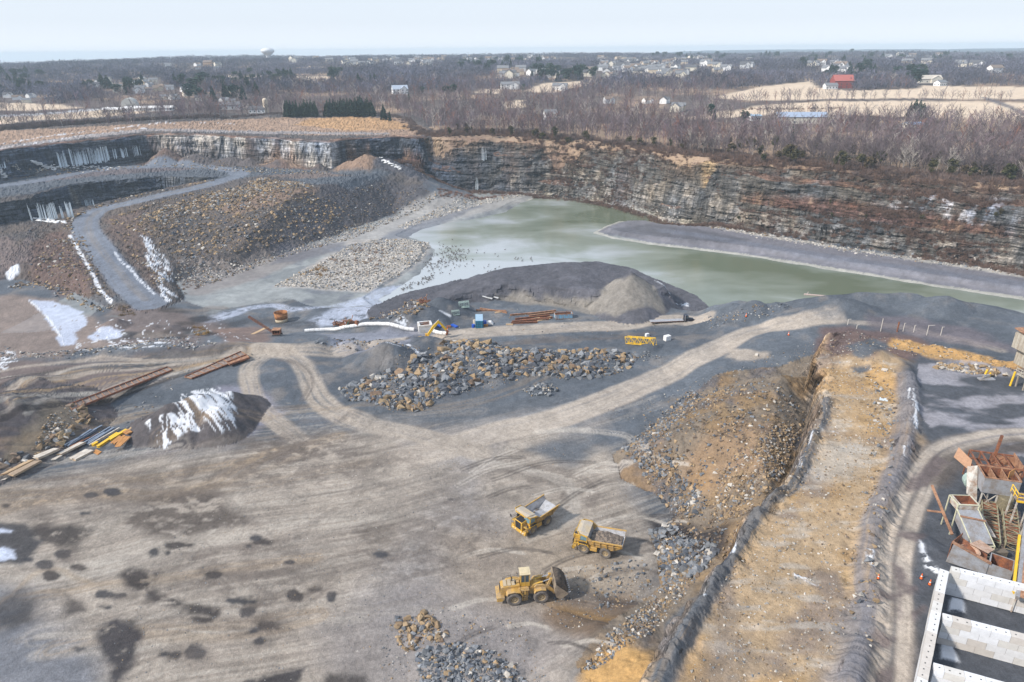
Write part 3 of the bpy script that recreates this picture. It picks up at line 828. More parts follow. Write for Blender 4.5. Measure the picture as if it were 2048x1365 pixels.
# rim area left: dry grass, road, dirt mound
rimz = 25.5
area([(-60,330),(-60,262),(100,258),(320,246),(560,236),(800,236),(860,262),(840,272),(600,270),(450,264),(300,262),(150,278),(0,298)], col(.33,.225,.16), 2, 3, .9)
area([(-60,308),(0,292),(150,272),(300,257),(520,262),(780,266),(780,270),(520,268),(300,262),(150,279),(0,300)], col(.27,.25,.25), 1, 1.5, .9)
area([(590,250),(620,238),(700,234),(780,236),(840,258),(700,262)], col(.44,.26,.12), 2, 3, .7)
# farm fields and far clearings
FLD = np.zeros(len(X0), bool)
for pp in [[(1440,226),(1520,210),(1640,204),(1800,202),(2060,205),(2060,243),(1930,238),(1700,232),(1550,226),(1480,231)], [(1425,196),(1520,174),(1620,163),(1640,176),(1700,182),(1830,178),(1850,172),(2060,174),(2060,199),(1800,197),(1640,199),(1500,202)],
    [(1360,240),(1450,222),(1560,227),(1480,235)],
    [(1050,183),(1080,168),(1180,161),(1215,163),(1150,176),(1100,186)], [(440,152),(640,153),(705,161),(640,168),(560,160),(470,160)], [(-40,205),(60,207),(165,215),(60,222),(-40,221)], [(-40,236),(100,228),(220,218),(360,217),(220,233),(60,242),(-40,256)], [(600,132),(660,133),(650,137),(600,136)], [(680,215),(720,205),(730,225),(690,228)],
    [(1000,205),(1040,200),(1060,215),(1010,218)], [(960,178),(1010,178),(1000,188),(950,186)]]:
    FLD |= area(pp, FIELD, 4, 6, 1)
area([(-40,232),(60,228),(160,220),(250,214),(260,217),(160,224),(60,232),(-40,237)], SNOW * .8, 2, 2, .8)
area([(1870,232),(2048,244),(2048,262),(1900,262)], GRASS, 4, 6, .7)
paint(FLD * .25 * sst(0, .4, fbm(X0 / 60, Y0 / 8, 3, 509)), col(.48,.36,.25))
area([(1960,196),(2010,214),(2060,238),(2060,232),(2015,208),(1972,195)], col(.12,.11,.12), 1.5, 1, .9)
# worn tracks over the open floor
_r = random.Random(3)
for k in range(46):
    y0 = _r.uniform(870, 1330); x0 = _r.uniform(-150, 350); dxx = _r.uniform(250, 900)
    pp = [(x0, y0), (x0 + dxx * .35, y0 - _r.uniform(10, 50)), (x0 + dxx * .7, y0 - _r.uniform(30, 90)), (x0 + dxx, y0 - _r.uniform(40, 150))]
    track(pp, [PALE * .9, BROWN, DUST2, TAN, DUST * 1.1][k % 5], _r.uniform(.5, 2.2), .8, _r.uniform(.2, .42), 1.6, 1.0, seed=900 + k)
for k, (cx_, cy_, rx_, ry_) in enumerate([(1060, 990, 130, 55), (1050, 985, 95, 40), (1075, 985, 60, 26), (900, 1010, 250, 90), (560, 770, 60, 50), (1130, 900, 160, 40)]):
    t0 = _r.uniform(-2.2, -1.2)
    pp = [(cx_ + rx_ * math.cos(t0 + j * .45), cy_ + ry_ * math.sin(t0 + j * .45)) for j in range(6)]
    track(pp, [BROWN, PALE * .9][k % 2], 1.1, .5, .5, 1.2, .3, seed=960 + k)
area([(440,870),(560,850),(760,880),(700,900),(560,925),(450,905)], BROWN, 4, 5, .6, brk=.2, seed=8)
area([(300,1000),(420,985),(520,1050),(420,1065),(370,1080),(230,1058)], BROWN * .8, 2, 4, .85, brk=.12, seed=9)
area([(60,1050),(200,1055),(150,1090),(60,1095)], DBROWN, 1.5, 3, .9, brk=.1); area([(-60,1040),(50,1050),(75,1085),(40,1125),(-60,1130)], DARK, 1, 2, .9)
area([(-10,1055),(30,1060),(25,1068),(-10,1068)], ICE * 1.2, .4, .6, .9); area([(-10,1095),(30,1100),(30,1118),(-10,1125)], ICE * 1.2, .4, .6, .9)
area([(250,1150),(300,1145),(330,1180),(400,1200),(430,1230),(340,1225),(290,1215),(270,1190)], DBROWN, 1.0, 2.0, .95, brk=.05, seed=10)
area([(0,985),(300,930),(620,900),(900,905),(700,960),(400,985),(100,1040)], BROWN, 4, 6, .55, brk=.25, seed=18); area([(620,960),(1000,900),(1180,960),(1000,1060),(760,1040)], DUST2, 5, 6, .5, brk=.25, seed=19); area([(700,1050),(960,1030),(1000,1130),(760,1160)], BROWN, 4, 6, .45, brk=.28, seed=20); area([(350,1090),(620,1100),(640,1200),(460,1260),(360,1180)], BROWN, 3, 5, .5, brk=.3, seed=21)
area([(120,1180),(170,1195),(180,1225),(130,1235)], DBROWN, 1, 2, .85); area([(185,1250),(240,1230),(290,1270),(285,1320),(250,1380),(200,1400),(195,1300)], BLACK * 1.5, .9, 2.2, .92, seed=11, brk=-.12)
area([(480,1370),(560,1340),(620,1330),(600,1360),(560,1400),(470,1400)], BLACK * 1.2, .6, 1, .9); area([(650,1340),(740,1345),(740,1400),(640,1400)], DBROWN, 1, 2, .8)
area([(40,1180),(70,1240),(20,1260),(-40,1220)], DARK, 2, 3, .8)
for k, (a, b, c, d) in enumerate([(588,1188,19,12),(497,1222,15,10),(662,1196,9,8),(630,1180,18,7),(480,1203,38,10),(390,1306,24,15),(523,1086,19,7),(497,1092,8,4),(513,1077,9,4),(540,1254,26,11),(510,1264,11,7),
   (90,1130,16,7),(100,1150,22,9),(128,1108,12,9),(55,1120,9,4),(155,1135,18,8),(310,1105,12,9),(310,1148,8,6),(360,1090,30,7),(225,1190,30,7),(210,1215,12,6),(400,1240,20,8),(336,1105,6,4),(580,1125,14,5),(425,1150,16,6),(180,990,14,5),(225,985,18,7),(15,1012,6,4),(170,1027,13,4),
   (520,1285,8,5),(660,1285,8,4),(340,1310,18,7),(160,1298,16,6),(1300,1255,9,5),(760,1110,20,8),(900,1000,9,4)]):
    ell(a, b, c, d, DARK if k % 3 else DBROWN, .4, .9, .9, seed=40 + k)
    if k % 2: ell(a + 5, b + 3, c * 1.5, d * 1.5, BROWN, 1.0, 1.4, .4, seed=140 + k)
for k in range(18):
    y0 = _r.uniform(745, 860); f_ = (y0 - 745) / 115
    pp = [(_r.uniform(-60, 60), y0), (150 + _r.uniform(-20, 20), y0 - 22 - 25 * f_), (330, 720 + 45 * f_), (480, 701 + 14 * f_)]
    track(pp, [PALE * .8, DBROWN, DUST, BLUE2, TAN][k % 5], _r.uniform(.5, 1.6), .7, .8, 1.6, 1.0, seed=930 + k)
for k in range(16):
    cx_, cy_ = _r.uniform(200, 470), _r.uniform(612, 690)
    ell(cx_, cy_, _r.uniform(12, 45), _r.uniform(3, 8), [DARK, DBROWN, MUD, BLACK, col(.20,.17,.15)][k % 5], 1.0, 2.0, .75, seed=950 + k)
for k in range(30):
    x0 = _r.uniform(900, 1250); y0 = _r.uniform(930, 1300); a_ = _r.uniform(-.5, .6); l_ = _r.uniform(60, 220)
    pp = [(x0, y0), (x0 + l_ * .5, y0 - l_ * .18 + a_ * 30), (x0 + l_, y0 - l_ * .2 + a_ * 70)]
    for o_ in (0, 5): track([(p[0] + o_, p[1] + o_ * .8) for p in pp], [DBROWN, PALE][k % 2], .22, .2, .55, .9, .15, seed=970 + k)
# grain at several scales on all open ground
inn = (vSU < 10) & inr & ~cl_face
C *= (1 + inn * (.18 * n_mid + .19 * n_fine + .14 * fbm(X0 / 2.3, Y0 / 2.3, 3, 771)))[:, None]
# ---- snow: geometry of its own would be a skin; these patches are part of the ground cover
SN = np.zeros(len(X0), bool)
def snow(pts, brk=.1, feather=.3, warp=.8, sc=2.2, seed=0, mask=None, dirx=1.0, run=None, c=None):
    P = GP(pts); i = box_idx(P, 5)
    if not len(i): return
    x, y = X0[i], Y0[i]
    dd = sdf(P, x, y) + warp * fbm(x / 3, y / 3, 3, 600 + seed)
    if run is not None:
        u_ = x * math.cos(run) + y * math.sin(run); v_ = -x * math.sin(run) + y * math.cos(run)
        n = fbm(u_ / 6.5, v_ / .55, 4, 610 + seed, .6)
    else:
        n = fbm(x / sc + y / sc * .6, y / sc, 5, 610 + seed, .6)
    a = (1 - sst(-feather, feather, dd)) * sst(-brk - .06, -brk + .06, n)
    if mask is not None: a = a * mask[i]
    mix_at(i, a * .96, (SNOW if c is None else c) * (1 + .12 * fbm(x / 1.2, y / 1.2, 3, 620))[:, None]); SN[i] |= (a > .5) & (c is None)
def snowline(pts, width, brk=.25, seed=0):
    cl = smooth_line(GP(pts), 4); i = box_idx(cl, width + 3)
    D, S, T = pline(cl, X0[i], Y0[i], width + 3)
    a = (1 - sst(width * .5, width, np.abs(D) + .5 * width * fbm(S / 3, D, 3, 630 + seed))) * sst(-brk - .08, -brk + .08, fbm(S / 2.5, D / .6, 4, 640 + seed, .6))
    mix_at(i, a * .95, SNOW); SN[i] |= a > .5
snowline([(140,470),(160,505),(180,540),(200,580),(222,604)], .9, .35, 1); snowline([(230,505),(262,540),(290,570),(308,588)], .8, .15, 2)
snow([(278,462),(295,475),(325,510),(348,545),(340,565),(310,560),(292,530),(290,495)], -.02, .5, 1.5, 1.3, 3, run=-.9); snowline([(318,560),(328,590),(338,602)], 1.2, .1, 4); snowline([(325,575),(345,590),(358,600)], 1, .1, 5)
snow([(60,600),(110,604),(160,620),(178,650),(150,665),(150,690),(125,692),(112,668),(95,640),(75,615)], .5, .5, 1.5, 4, 6, c=ICE * 1.08); snow([(175,672),(200,656),(250,660),(240,675),(190,682)], .4, .5, 1, 4, 7, c=ICE * 1.1); snowline([(60,602),(100,640),(128,690)], .6, .1, 66)
snow([(10,545),(35,528),(38,545),(20,562)], .4, .5, 1, 3, 8)
snow([(150,686),(250,676),(330,680),(380,690),(300,702),(160,704)], -.22, .4, 1, 1.6, 9)
snow([(190,640),(300,640),(450,650),(520,690),(300,690),(190,690)], -.4, .4, 1, 1.2, 94); snow([(0,700),(30,705),(40,720),(0,745)], -.1, .4, 1, 2, 91)
snow([(345,806),(360,790),(400,778),(440,776),(470,792),(475,830),(468,855),(440,862),(400,865),(345,880),(320,898),(316,888),(340,855),(330,830),(365,822)], -.10, .3, 1.0, 1.7, 10, run=-.75)
snow([(385,800),(405,785),(445,785),(462,800),(466,840),(440,845),(410,840),(400,820)], .14, .3, .8, 1.0, 11, run=-.75)
snow([(290,845),(345,830),(380,822),(385,850),(350,885),(322,900)], -.12, .3, .8, 1.2, 12, run=-1.2)
snow([(1308,560),(1330,575),(1375,605),(1380,617),(1368,612),(1340,590)], .15, .3, .5, 2, 13)
snowline([(815,690),(838,708)], .8, .3, 14); snowline([(772,684),(800,692)], .5, .0, 15); snow([(790,642),(805,630),(818,645),(810,655)], 0, .4, .8, 1.5, 16); snowline([(880,622),(900,632)], .7, .2, 17); snowline([(830,612),(850,600)], .7, 0, 17)
snowline([(1822,780),(1832,820),(1826,860)], .8, -.05, 18); snowline([(1812,890),(1816,915)], .8, -.05, 19); snow([(1735,1090),(1745,1100),(1755,1150),(1748,1155),(1738,1120)], -.05, .3, .6, 1, 20)
snow([(1838,1080),(1850,1090),(1862,1120),(1890,1160),(1880,1160),(1850,1135),(1838,1110)], 0, .3, .5, .8, 21)
snowline([(1590,1150),(1632,1166)], .5, -.05, 22); snow([(1640,860),(1680,850),(1700,870)], -.3, .5, 1, 1.5, 23)
for k in range(7): 
    p = eb[1 + k]; snowline([(p[0] + 2, p[1] - 14), (p[0] - 4, p[1] + 8)], .35, -.12, 100 + k)
snow([(1903,1195),(1925,1200),(1930,1225),(1895,1222)], .3, .3, .4, 1, 92); snow([(1886,1262),(1900,1275),(1915,1322),(1880,1318)], .4, .3, .4, 1, 93)
snowline([(0,298),(80,285),(160,272),(240,263),(300,256)], 1.4, -.02, 24); snowline([(0,288),(100,272),(200,262),(300,248),(340,246)], 3.2, -.05, 25); snowline([(330,247),(420,246),(470,248)], 1.5, -.15, 26)
snow([(0,340),(20,342),(10,358),(0,358)], .1, .5, 1, 2, 27)
print('verts', len(X0))

# ---- relief
DZ = .05 * n_fine + .05 * n_mid
fgm = fg.astype(float)
rubm = (rub | (hill & ~rampm)).astype(float)
DZ += rubm * .38 * fbm(X0 / 1.4, Y0 / 1.4, 3, 700) * np.clip(RVf / 120, .8, 2.2)
DZ += (vSTK | vSNO | vLB | vHM) * (.30 * fbm(Df / 1.3, Y0 / 7, 3, 701) + .22 * fbm(X0 / 2.2, Y0 / 2.2, 3, 702))
for (m_, cxy) in ((vSNO, (385, 815)), (vLB, (0, 800)), (vHM, (790, 700))):
    cx_, cy_ = unproj(cxy[0], cxy[1], 3)
    an = np.arctan2(Y0 - cy_, X0 - cx_); rd_ = np.hypot(X0 - cx_, Y0 - cy_)
    DZ += m_ * .32 * fbm(an * 5, rd_ / 12, 3, 711) * np.clip((rd_ - 1) / 7, 0, 1)
bd = np.exp(-((vSB + 1.6) / 1.8) ** 2) * (vSB < 3) * inr
DZ += bd * .75 * fbm(X0 / 1.2 + Y0 / 2.6, Y0 / 1.1, 3, 712)
i_ = box_idx(GP([(1812, 745), (1735, 1150), (1700, 1380)]), 6)
D_, S_, T_ = pline(smooth_line(GP([(1812,745),(1820,800),(1812,860),(1800,920),(1770,1000),(1742,1080),(1735,1150),(1740,1230),(1722,1300),(1700,1380)]), 5), X0[i_], Y0[i_], 8)
DZ[i_] += (1 - sst(1.5, 3.5, np.abs(D_))) * .8 * fbm(S_ / .9, D_ / 4, 3, 713)
DZ += UPL * .5 * fbm(X0 / 6, Y0 / 6, 3, 704) * (RVf < 900)
DZ[flat] *= .25
DZ += SN * .08
Z1 = Z0 + DZ
steep = sst(.9, 1.8, slope) * inr
u = (X0 * np.cos(.5) - Y0 * np.sin(.5))
tang = AV.ravel() * RVf
q = Z0 / 1.25 + .5 * fbm(tang / 30, Z0 / 8, 2, 705)
stp = vn2(np.floor(q) * 7.3, tang / 16, 706) - .5
blk = vn2(np.floor(tang / 2.6 + .5 * np.floor(q)) * 3.1, np.floor(q) * 5.7, 707) - .5
cav = fbm(tang / 7, Z0 / 3, 3, 708)
disp = steep * (1.5 * stp + 1.3 * blk + 1.5 * cav) * np.clip(RVf / 260, .35, 1.25)
RV1 = RVf + disp
X1 = RV1 * np.sin(AV.ravel()); Y1 = RV1 * np.cos(AV.ravel())
V = np.stack([X1, Y1, Z1], 1)
ii = np.arange(NC - 1)[:, None] * NR + np.arange(NR - 1)[None, :]
F = np.stack([ii, ii + NR, ii + NR + 1, ii + 1], -1).reshape(-1, 4)[:, ::-1]
F = F[:, ::-1]
fv = lambda m: m[F[:, 0]] | m[F[:, 2]]
f_snow = SN[F[:, 0]] & SN[F[:, 2]]
f_cliff = fv(((slope > 1.05) & inr) | cl_face) & ~f_snow
f_cliff &= fv(cl_face | pitw | ((slope > 1.3) & (vSB < 3)))
f_road = fv(HROAD) & ~f_snow & ~f_cliff
f_field = fv(FLD) & ~f_snow
f_stock = fv(vSTK) & ~f_snow & ~f_cliff & ~f_road
f_sp = fv(vSNO | vLB) & ~f_snow & ~f_cliff & ~f_stock & ~f_road
f_mud = fv(flat) & ~f_snow & ~f_cliff & ~f_stock & ~f_road
f_plain = fv(plain) & ~f_field & ~f_snow & ~f_cliff
f_rest = ~(f_snow | f_cliff | f_road | f_field | f_stock | f_mud | f_plain | f_sp)
MG = ground_mat('gravel_ground', .9, .22, 1.7, .6, .25, 6.0)
MROAD = ground_mat('haul_road_dust', .92, .2, 1.6, .5, .2, 5.0)
MCL = cliff_mat()
MFIELD = ground_mat('stubble_field', .95, .10, .12, .2, .2, .8)
MMUD = ground_mat('wet_mud', .42, .16, .35, .15, .1, 2.0, .45)
MPLAIN = ground_mat('leaf_litter', .95, .3, .1, .5, .6, .7)
MPILE = ground_mat('crushed_stone', .92, .2, 1.2, .7, .3, 5)
MSNOW = ground_mat('old_snow', .6, .06, 1.0, .3, .1, 5, .3)
for nm, m, mt in [('ground', f_rest, MG), ('quarry_cliff', f_cliff, MCL), ('haul_road', f_road, MROAD), ('farm_field', f_field, MFIELD), ('mud_flat', f_mud, MMUD), ('plain', f_plain, MPLAIN)]:
    o = subset(nm, V, F, m, C, mt)
    if o: tag(o, kind='structure')
tag(subset('snow_cover', V, F, f_snow, C, MSNOW), kind='stuff')
tag(subset('gravel_stockpile', V, F, f_stock, C, MPILE), 'huge flat-topped dark gravel stockpile between the pond and the haul road', 'stockpile')
fx = V[F[:, 0], 0]; fy = V[F[:, 0], 1]
leftb = fv(vLB) & f_sp
tag(subset('gravel_heap', V, F, f_sp & ~leftb, C, MPILE), 'dark ridged gravel heap streaked with snow beside the loop road', 'gravel heap')
tag(subset('gravel_heap', V, F, leftb, C, MPILE), 'dark gravel bank cut off by the left edge of the photo above the boulder row', 'gravel heap')
# far flat skirt behind the viewer so that nothing is open from a step to the side
# ------------------------------------------------------------------ pond
def water_mat():
    m, nt, b = base_mat('pond_water', .16, .5)
    n1 = pos_noise(nt, .02, 4, (1, 1.6, 1), .5, dist=.3)
    r = nn(nt, 'ShaderNodeValToRGB')
    e = r.color_ramp.elements
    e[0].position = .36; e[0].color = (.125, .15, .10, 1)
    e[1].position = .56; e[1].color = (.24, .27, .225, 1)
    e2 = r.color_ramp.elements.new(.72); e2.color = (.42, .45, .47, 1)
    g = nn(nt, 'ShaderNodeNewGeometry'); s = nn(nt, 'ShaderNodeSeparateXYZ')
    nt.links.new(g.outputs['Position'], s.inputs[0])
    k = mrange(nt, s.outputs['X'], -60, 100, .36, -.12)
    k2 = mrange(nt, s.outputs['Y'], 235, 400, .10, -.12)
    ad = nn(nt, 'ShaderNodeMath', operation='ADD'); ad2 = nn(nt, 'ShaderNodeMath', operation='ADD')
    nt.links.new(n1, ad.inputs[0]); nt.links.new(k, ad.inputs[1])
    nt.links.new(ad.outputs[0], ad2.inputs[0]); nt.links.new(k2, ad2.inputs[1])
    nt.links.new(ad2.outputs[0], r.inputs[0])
    nt.links.new(r.outputs[0], b.inputs['Base Color'])
    n2 = pos_noise(nt, 1.2, 3, (1, 2, 1))
    bump(nt, b, n2, .12, .06)
    return m
wp = np.array([(-150, 190), (260, 150), (330, 330), (120, 480), (-120, 480)])
wv = np.c_[wp, np.full(5, -10.0)]
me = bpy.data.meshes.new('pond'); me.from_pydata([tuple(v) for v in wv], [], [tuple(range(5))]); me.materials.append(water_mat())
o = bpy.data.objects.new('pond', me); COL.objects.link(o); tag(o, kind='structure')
# ------------------------------------------------------------------ scattered rock, trees, scrub
RNG = np.random.default_rng(7)
import bmesh

def hull_rock(seed, n=13):
    r = random.Random(seed)
    bm = bmesh.new()
    for i in range(n):
        v = Vector((r.uniform(-1, 1), r.uniform(-1, 1), r.uniform(-1, 1)))
        m = max(abs(v.x), abs(v.y), abs(v.z)); v = v / m * r.uniform(.72, 1.0)
        bm.verts.new((v.x * .5, v.y * .5 * r.uniform(.85, 1), v.z * .42))
    g = bmesh.ops.convex_hull(bm, input=bm.verts)
    bmesh.ops.delete(bm, geom=[x for x in g['geom_interior'] if isinstance(x, bmesh.types.BMVert)], context='VERTS')
    bmesh.ops.triangulate(bm, faces=bm.faces[:])
    bm.verts.ensure_lookup_table()
    Vv = np.array([v.co[:] for v in bm.verts]); Ff = np.array([[v.index for v in f.verts] for f in bm.faces])
    bm.verts.index_update()
    Ff = np.array([[v.index for v in f.verts] for f in bm.faces])
    bm.free()
    return Vv, Ff
ROCKT = [hull_rock(i, 10 + i % 5) for i in range(12)]

def merge(templates, tid, P, S3, E, tint, tt=None):
    """instances of templates baked into one mesh: P (n,3) S3 (n,3) scale E (n,3) euler tint (n,3)"""
    Vs, Fs, Cs = [], [], []
    off = 0
    for t, tm in enumerate(templates):
        k = np.nonzero(tid == t)[0]
        if not len(k): continue
        v, f = tm[0], tm[1]
        c, s = np.cos(E[k]), np.sin(E[k])
        cx, cy, cz, sx, sy, sz = c[:, 0], c[:, 1], c[:, 2], s[:, 0], s[:, 1], s[:, 2]
        R = np.empty((len(k), 3, 3))
        R[:, 0, 0] = cz * cy; R[:, 0, 1] = cz * sy * sx - sz * cx; R[:, 0, 2] = cz * sy * cx + sz * sx
        R[:, 1, 0] = sz * cy; R[:, 1, 1] = sz * sy * sx + cz * cx; R[:, 1, 2] = sz * sy * cx - cz * sx
        R[:, 2, 0] = -sy; R[:, 2, 1] = cy * sx; R[:, 2, 2] = cy * cx
        W = np.einsum('nij,nmj->nmi', R, v[None] * S3[k][:, None]) + P[k][:, None]
        Vs.append(W.reshape(-1, 3))
        Fs.append((f[None] + (np.arange(len(k)) * len(v))[:, None, None] + off).reshape(-1, f.shape[1]))
        cc = np.repeat(tint[k], len(v), axis=0)
        if len(tm) > 2:
            cc = cc * np.tile(tm[2][:, None], (len(k), 1))
        Cs.append(cc)
        off += len(k) * len(v)
    return np.vstack(Vs), np.vstack(Fs), np.vstack(Cs)

def sample(poly, n):
    lo, hi = poly.min(0), poly.max(0)
    out = []
    tot = 0
    for _ in range(60):
        q = RNG.uniform(lo, hi, (n * 2, 2))
        q = q[sdf(poly, q[:, 0], q[:, 1]) < 0]
        out.append(q); tot += len(q)
        if tot >= n: break
    return np.vstack(out)[:n]

TANR, GREYR, DARKR, PALER, BRNR = col(.30,.215,.13), col(.185,.195,.21), col(.09,.10,.118), col(.42,.39,.35), col(.165,.125,.095)
rocks = []   # x y size r g b kind
def pile(pts, n, lo, hi, pal, wts, power=2.6, z=None, line=None, name='pile'):
    if line:
        cl = smooth_line(GP(pts), 8)
        i = RNG.integers(0, len(cl) - 1, n); t = RNG.random(n)[:, None]
        q = cl[i] * (1 - t) + cl[i + 1] * t + RNG.normal(0, line, (n, 2))
    else:
        q = sample(GP(pts) if z is None else UP(pts, z), n)
    n = len(q)
    s = lo + (hi - lo) * RNG.random(n) ** power
    k = RNG.choice(len(pal), n, p=np.array(wts) / sum(wts))
    c = np.array(pal)[k] * RNG.uniform(.7, 1.3, (n, 1))
    rocks.append((q, s, c, k, name))
P5 = [TANR, GREYR, DARKR, PALER, BRNR]
pile([(680,778),(760,748),(800,740),(870,705),(940,684),(1000,692),(1060,702),(1150,700),(1275,702),(1272,722),(1250,745),(1180,758),(1050,752),(960,768),(880,795),(840,820),(780,818),(700,800)], 2900, .45, 2.7, P5, [.27,.36,.29,.04,.08], 3.6, name='mid')
pile([(680,782),(760,745),(870,702),(1060,702),(1275,702),(1240,750),(1050,757),(880,800),(840,826),(780,824)], 3500, .15, .55, P5, [.2,.4,.3,.05,.1], 2, name='mid')
pile([(690,780),(800,790),(900,780),(850,820),(780,820),(700,802)], 700, .35, 1.3, P5, [.08,.5,.4,.04,0], 2.5, name='mid')
pile([(870,690),(960,684),(1000,700),(900,712)], 60, 1.5, 3.9, P5, [.7,.2,.0,.1,.1], 2, name='mid')
pile([(770,800),(860,812),(850,825),(790,820)], 14, 1.2, 3.0, P5, [.8,.2,0,.1,0], 1.5, name='mid')
pile([(1045,782),(1080,765),(1118,780),(1100,792),(1060,792)], 220, .4, 1.5, P5, [.1,.5,.3,.1,0], name='small')
pile([(620,690),(700,676),(830,688),(860,700),(820,702),(700,700)], 260, .3, 1.3, P5, [.2,.3,.3,.1,.2], name='berm')
pile([(1265,720),(1290,700),(1330,715),(1300,722)], 120, .25, .8, P5, [.1,.5,.4,.1,0], name='berm')
pile([(240,450),(340,408),(440,382),(530,356),(620,368),(640,400),(700,412),(640,470),(560,490),(480,508),(400,528),(350,510),(290,470)], 5500, .45, 2.3, P5, [.36,.08,.10,.06,.40], 3.0, name='hill')
pile([(270,434),(400,396),(530,357),(600,366),(500,400),(380,430),(300,440)], 1500, .5, 2.3, P5, [.5,.1,.05,.2,.25], 2.5, name='hill')
pile([(640,395),(760,365),(860,380),(850,412),(760,438),(640,470)], 1500, .35, 1.3, P5, [.15,.1,.4,.05,.3], 3, name='hill')
pile([(545,574),(600,545),(650,520),(700,490),(760,478),(860,486),(850,515),(790,555),(740,583),(640,578)], 6500, .35, 1.5, P5, [.05,.2,.0,.75,.02], 2.6, name='shore')
pile([(810,458),(860,440),(960,412),(1060,390),(1040,384),(940,396),(860,425),(790,455)], 1500, .4, 1.6, P5, [.05,.2,0,.75,0], name='shore')
pile([(360,515),(480,528),(600,490),(700,450),(850,405),(870,380),(880,395),(820,430),(700,480),(600,505),(500,540),(400,575),(350,560)], 2600, .35, 1.4, P5, [.1,.2,.1,.5,.2], name='shore')
pile([(1050,385),(1180,398),(1350,438),(1500,466),(1700,500),(2048,550)], 2200, .4, 1.5, P5, [.05,.2,0,.75,.02], line=2.5, name='shore')
pile([(1640,770),(1560,770),(1430,772),(1380,805),(1300,865),(1240,905),(1330,990),(1350,1030),(1330,1100),(1400,1150),(1480,1050),(1560,960),(1600,880),(1620,800)], 9000, .10, .95, P5, [.30,.12,.14,.06,.46], 6.0, name='rubble')
pile([(1380,780),(1420,785),(1300,900),(1320,960),(1230,905),(1290,860)], 1900, .2, 1.1, P5, [.15,.40,.35,.05,.12], 3.6, name='rubble')
pile([(1250,910),(1330,900),(1420,1000),(1400,1040),(1350,1030)], 900, .25, 1.2, P5, [.3,.3,.3,.1,.2], 3, name='rubble')
pile([(1440,950),(1560,850),(1600,860),(1560,960),(1480,1040),(1420,1030)], 2200, .2, .9, P5, [.6,.05,.05,.15,.3], 3, name='rubble')
pile([(1300,1060),(1350,1050),(1440,1100),(1400,1150),(1330,1170)], 800, .25, 1.5, P5, [.05,.55,.35,.1,.05], 3, name='rubble')
pile([(1330,1160),(1400,1150),(1300,1270),(1200,1340),(1160,1340),(1250,1240)], 1500, .15, .7, P5, [.35,.3,.1,.2,.2], 2.6, name='rubble')
pile([(1180,1150),(1230,1120),(1330,1110),(1320,1180),(1200,1230)], 160, .15, .8, P5, [.2,.5,.2,.1,0], 2.5, name='rubble')
pile([(790,1240),(850,1225),(900,1270),(850,1300),(800,1300)], 260, .2, 1.5, P5, [.7,.2,0,.1,.1], 2.8, name='near')
pile([(830,1310),(900,1285),(990,1300),(1060,1365),(1040,1420),(850,1420)], 1900, .18, 1.15, P5, [.10,.60,.22,.1,0], 2.8, name='near')
pile([(760,1250),(900,1210),(1050,1250),(1100,1365),(760,1365)], 900, .08, .4, P5, [.3,.5,.1,.1,0], 2.5, name='near')
pile([(0,935),(50,912),(100,890),(135,868),(165,835),(150,812)], 90, .7, 2.5, P5, [.3,.2,.1,.1,.4], 1.6, line=.9, name='row')
pile([(70,890),(120,810),(160,830),(140,880)], 500, .25, .9, P5, [.4,.2,.1,.2,.2], 2.5, name='row')
pile([(55,560),(110,480),(165,472),(225,600),(160,592),(110,580)], 900, .4, 1.7, P5, [.3,.1,.1,.1,.5], 2.8, name='hill')
for ln in ([(225,440),(262,490),(300,540),(320,570)], [(140,470),(146,436),(230,404),(340,379),(430,361)], [(240,432),(300,412),(420,380)], [(20,575),(80,570),(150,600),(220,622)]):
    pile(ln, 130, .7, 2.0, P5, [.4,.1,.05,.1,.4], 1.8, line=1.2, name='hill')
pile([(0,690),(60,705),(240,690),(340,665),(440,690),(340,700),(100,720),(0,720)], 900, .3, 1.1, P5, [.1,.35,.2,.3,.2], name='berm')
pile([(0,345),(160,340),(160,325),(300,320),(420,320),(560,338),(700,340),(560,348),(300,332)], 700, .5, 1.8, P5, [.4,.2,.1,.2,.2], name='far')
pile([(0,320),(120,335),(200,330),(60,350)], 250, .6, 1.8, P5, [.1,.3,.2,.5,.2], name='far')
pile([(760,625),(840,600),(860,615),(800,640),(740,640)], 420, .4, 1.7, P5, [.35,.1,.2,.1,.4], name='berm')
pile([(870,640),(960,640),(1050,612),(1300,640),(1390,660),(1000,668)], 150, .15, .6, P5, [.2,.4,.3,.1,0], name='far')
pile([(1400,640),(1500,612),(1600,606),(1520,640),(1420,660)], 300, .25, .8, P5, [.2,.5,.3,.1,0], name='far')
pile([(1650,670),(1850,690),(2040,735),(2040,748),(1850,712),(1660,700)], 1800, .15, .6, P5, [.3,.15,.1,.3,.2], 2.5, name='bench')
pile([(1650,700),(1790,740),(1780,900),(1720,1060),(1700,1250),(1600,1400),(1360,1400),(1450,1150),(1590,940),(1640,800)], 5500, .10, .45, P5, [.5,.1,.0,.35,.1], 3.2, name='bench')
pile([(1880,725),(2000,742),(2020,752),(1950,750),(1860,735)], 160, .4, 1.7, P5, [.6,.0,.0,.4,.1], 2, name='bench')
pile([(1740,690),(1735,1080),(1690,1250),(1740,1300),(1800,800)], 400, .2, 1.0, P5, [.4,.2,.1,.2,.1], 2.5, name='bench')
pile([(300,1100),(640,900),(1100,880),(1250,960),(1290,1100),(1150,1220),(600,1365),(200,1365)], 2600, .06, .26, P5, [.2,.4,.2,.2,0], 2.0, name='floor')
pile([(1000,1150),(1250,1120),(1320,1180),(1150,1260)], 900, .07, .4, P5, [.3,.3,.2,.2,.1], 2.5, name='floor')
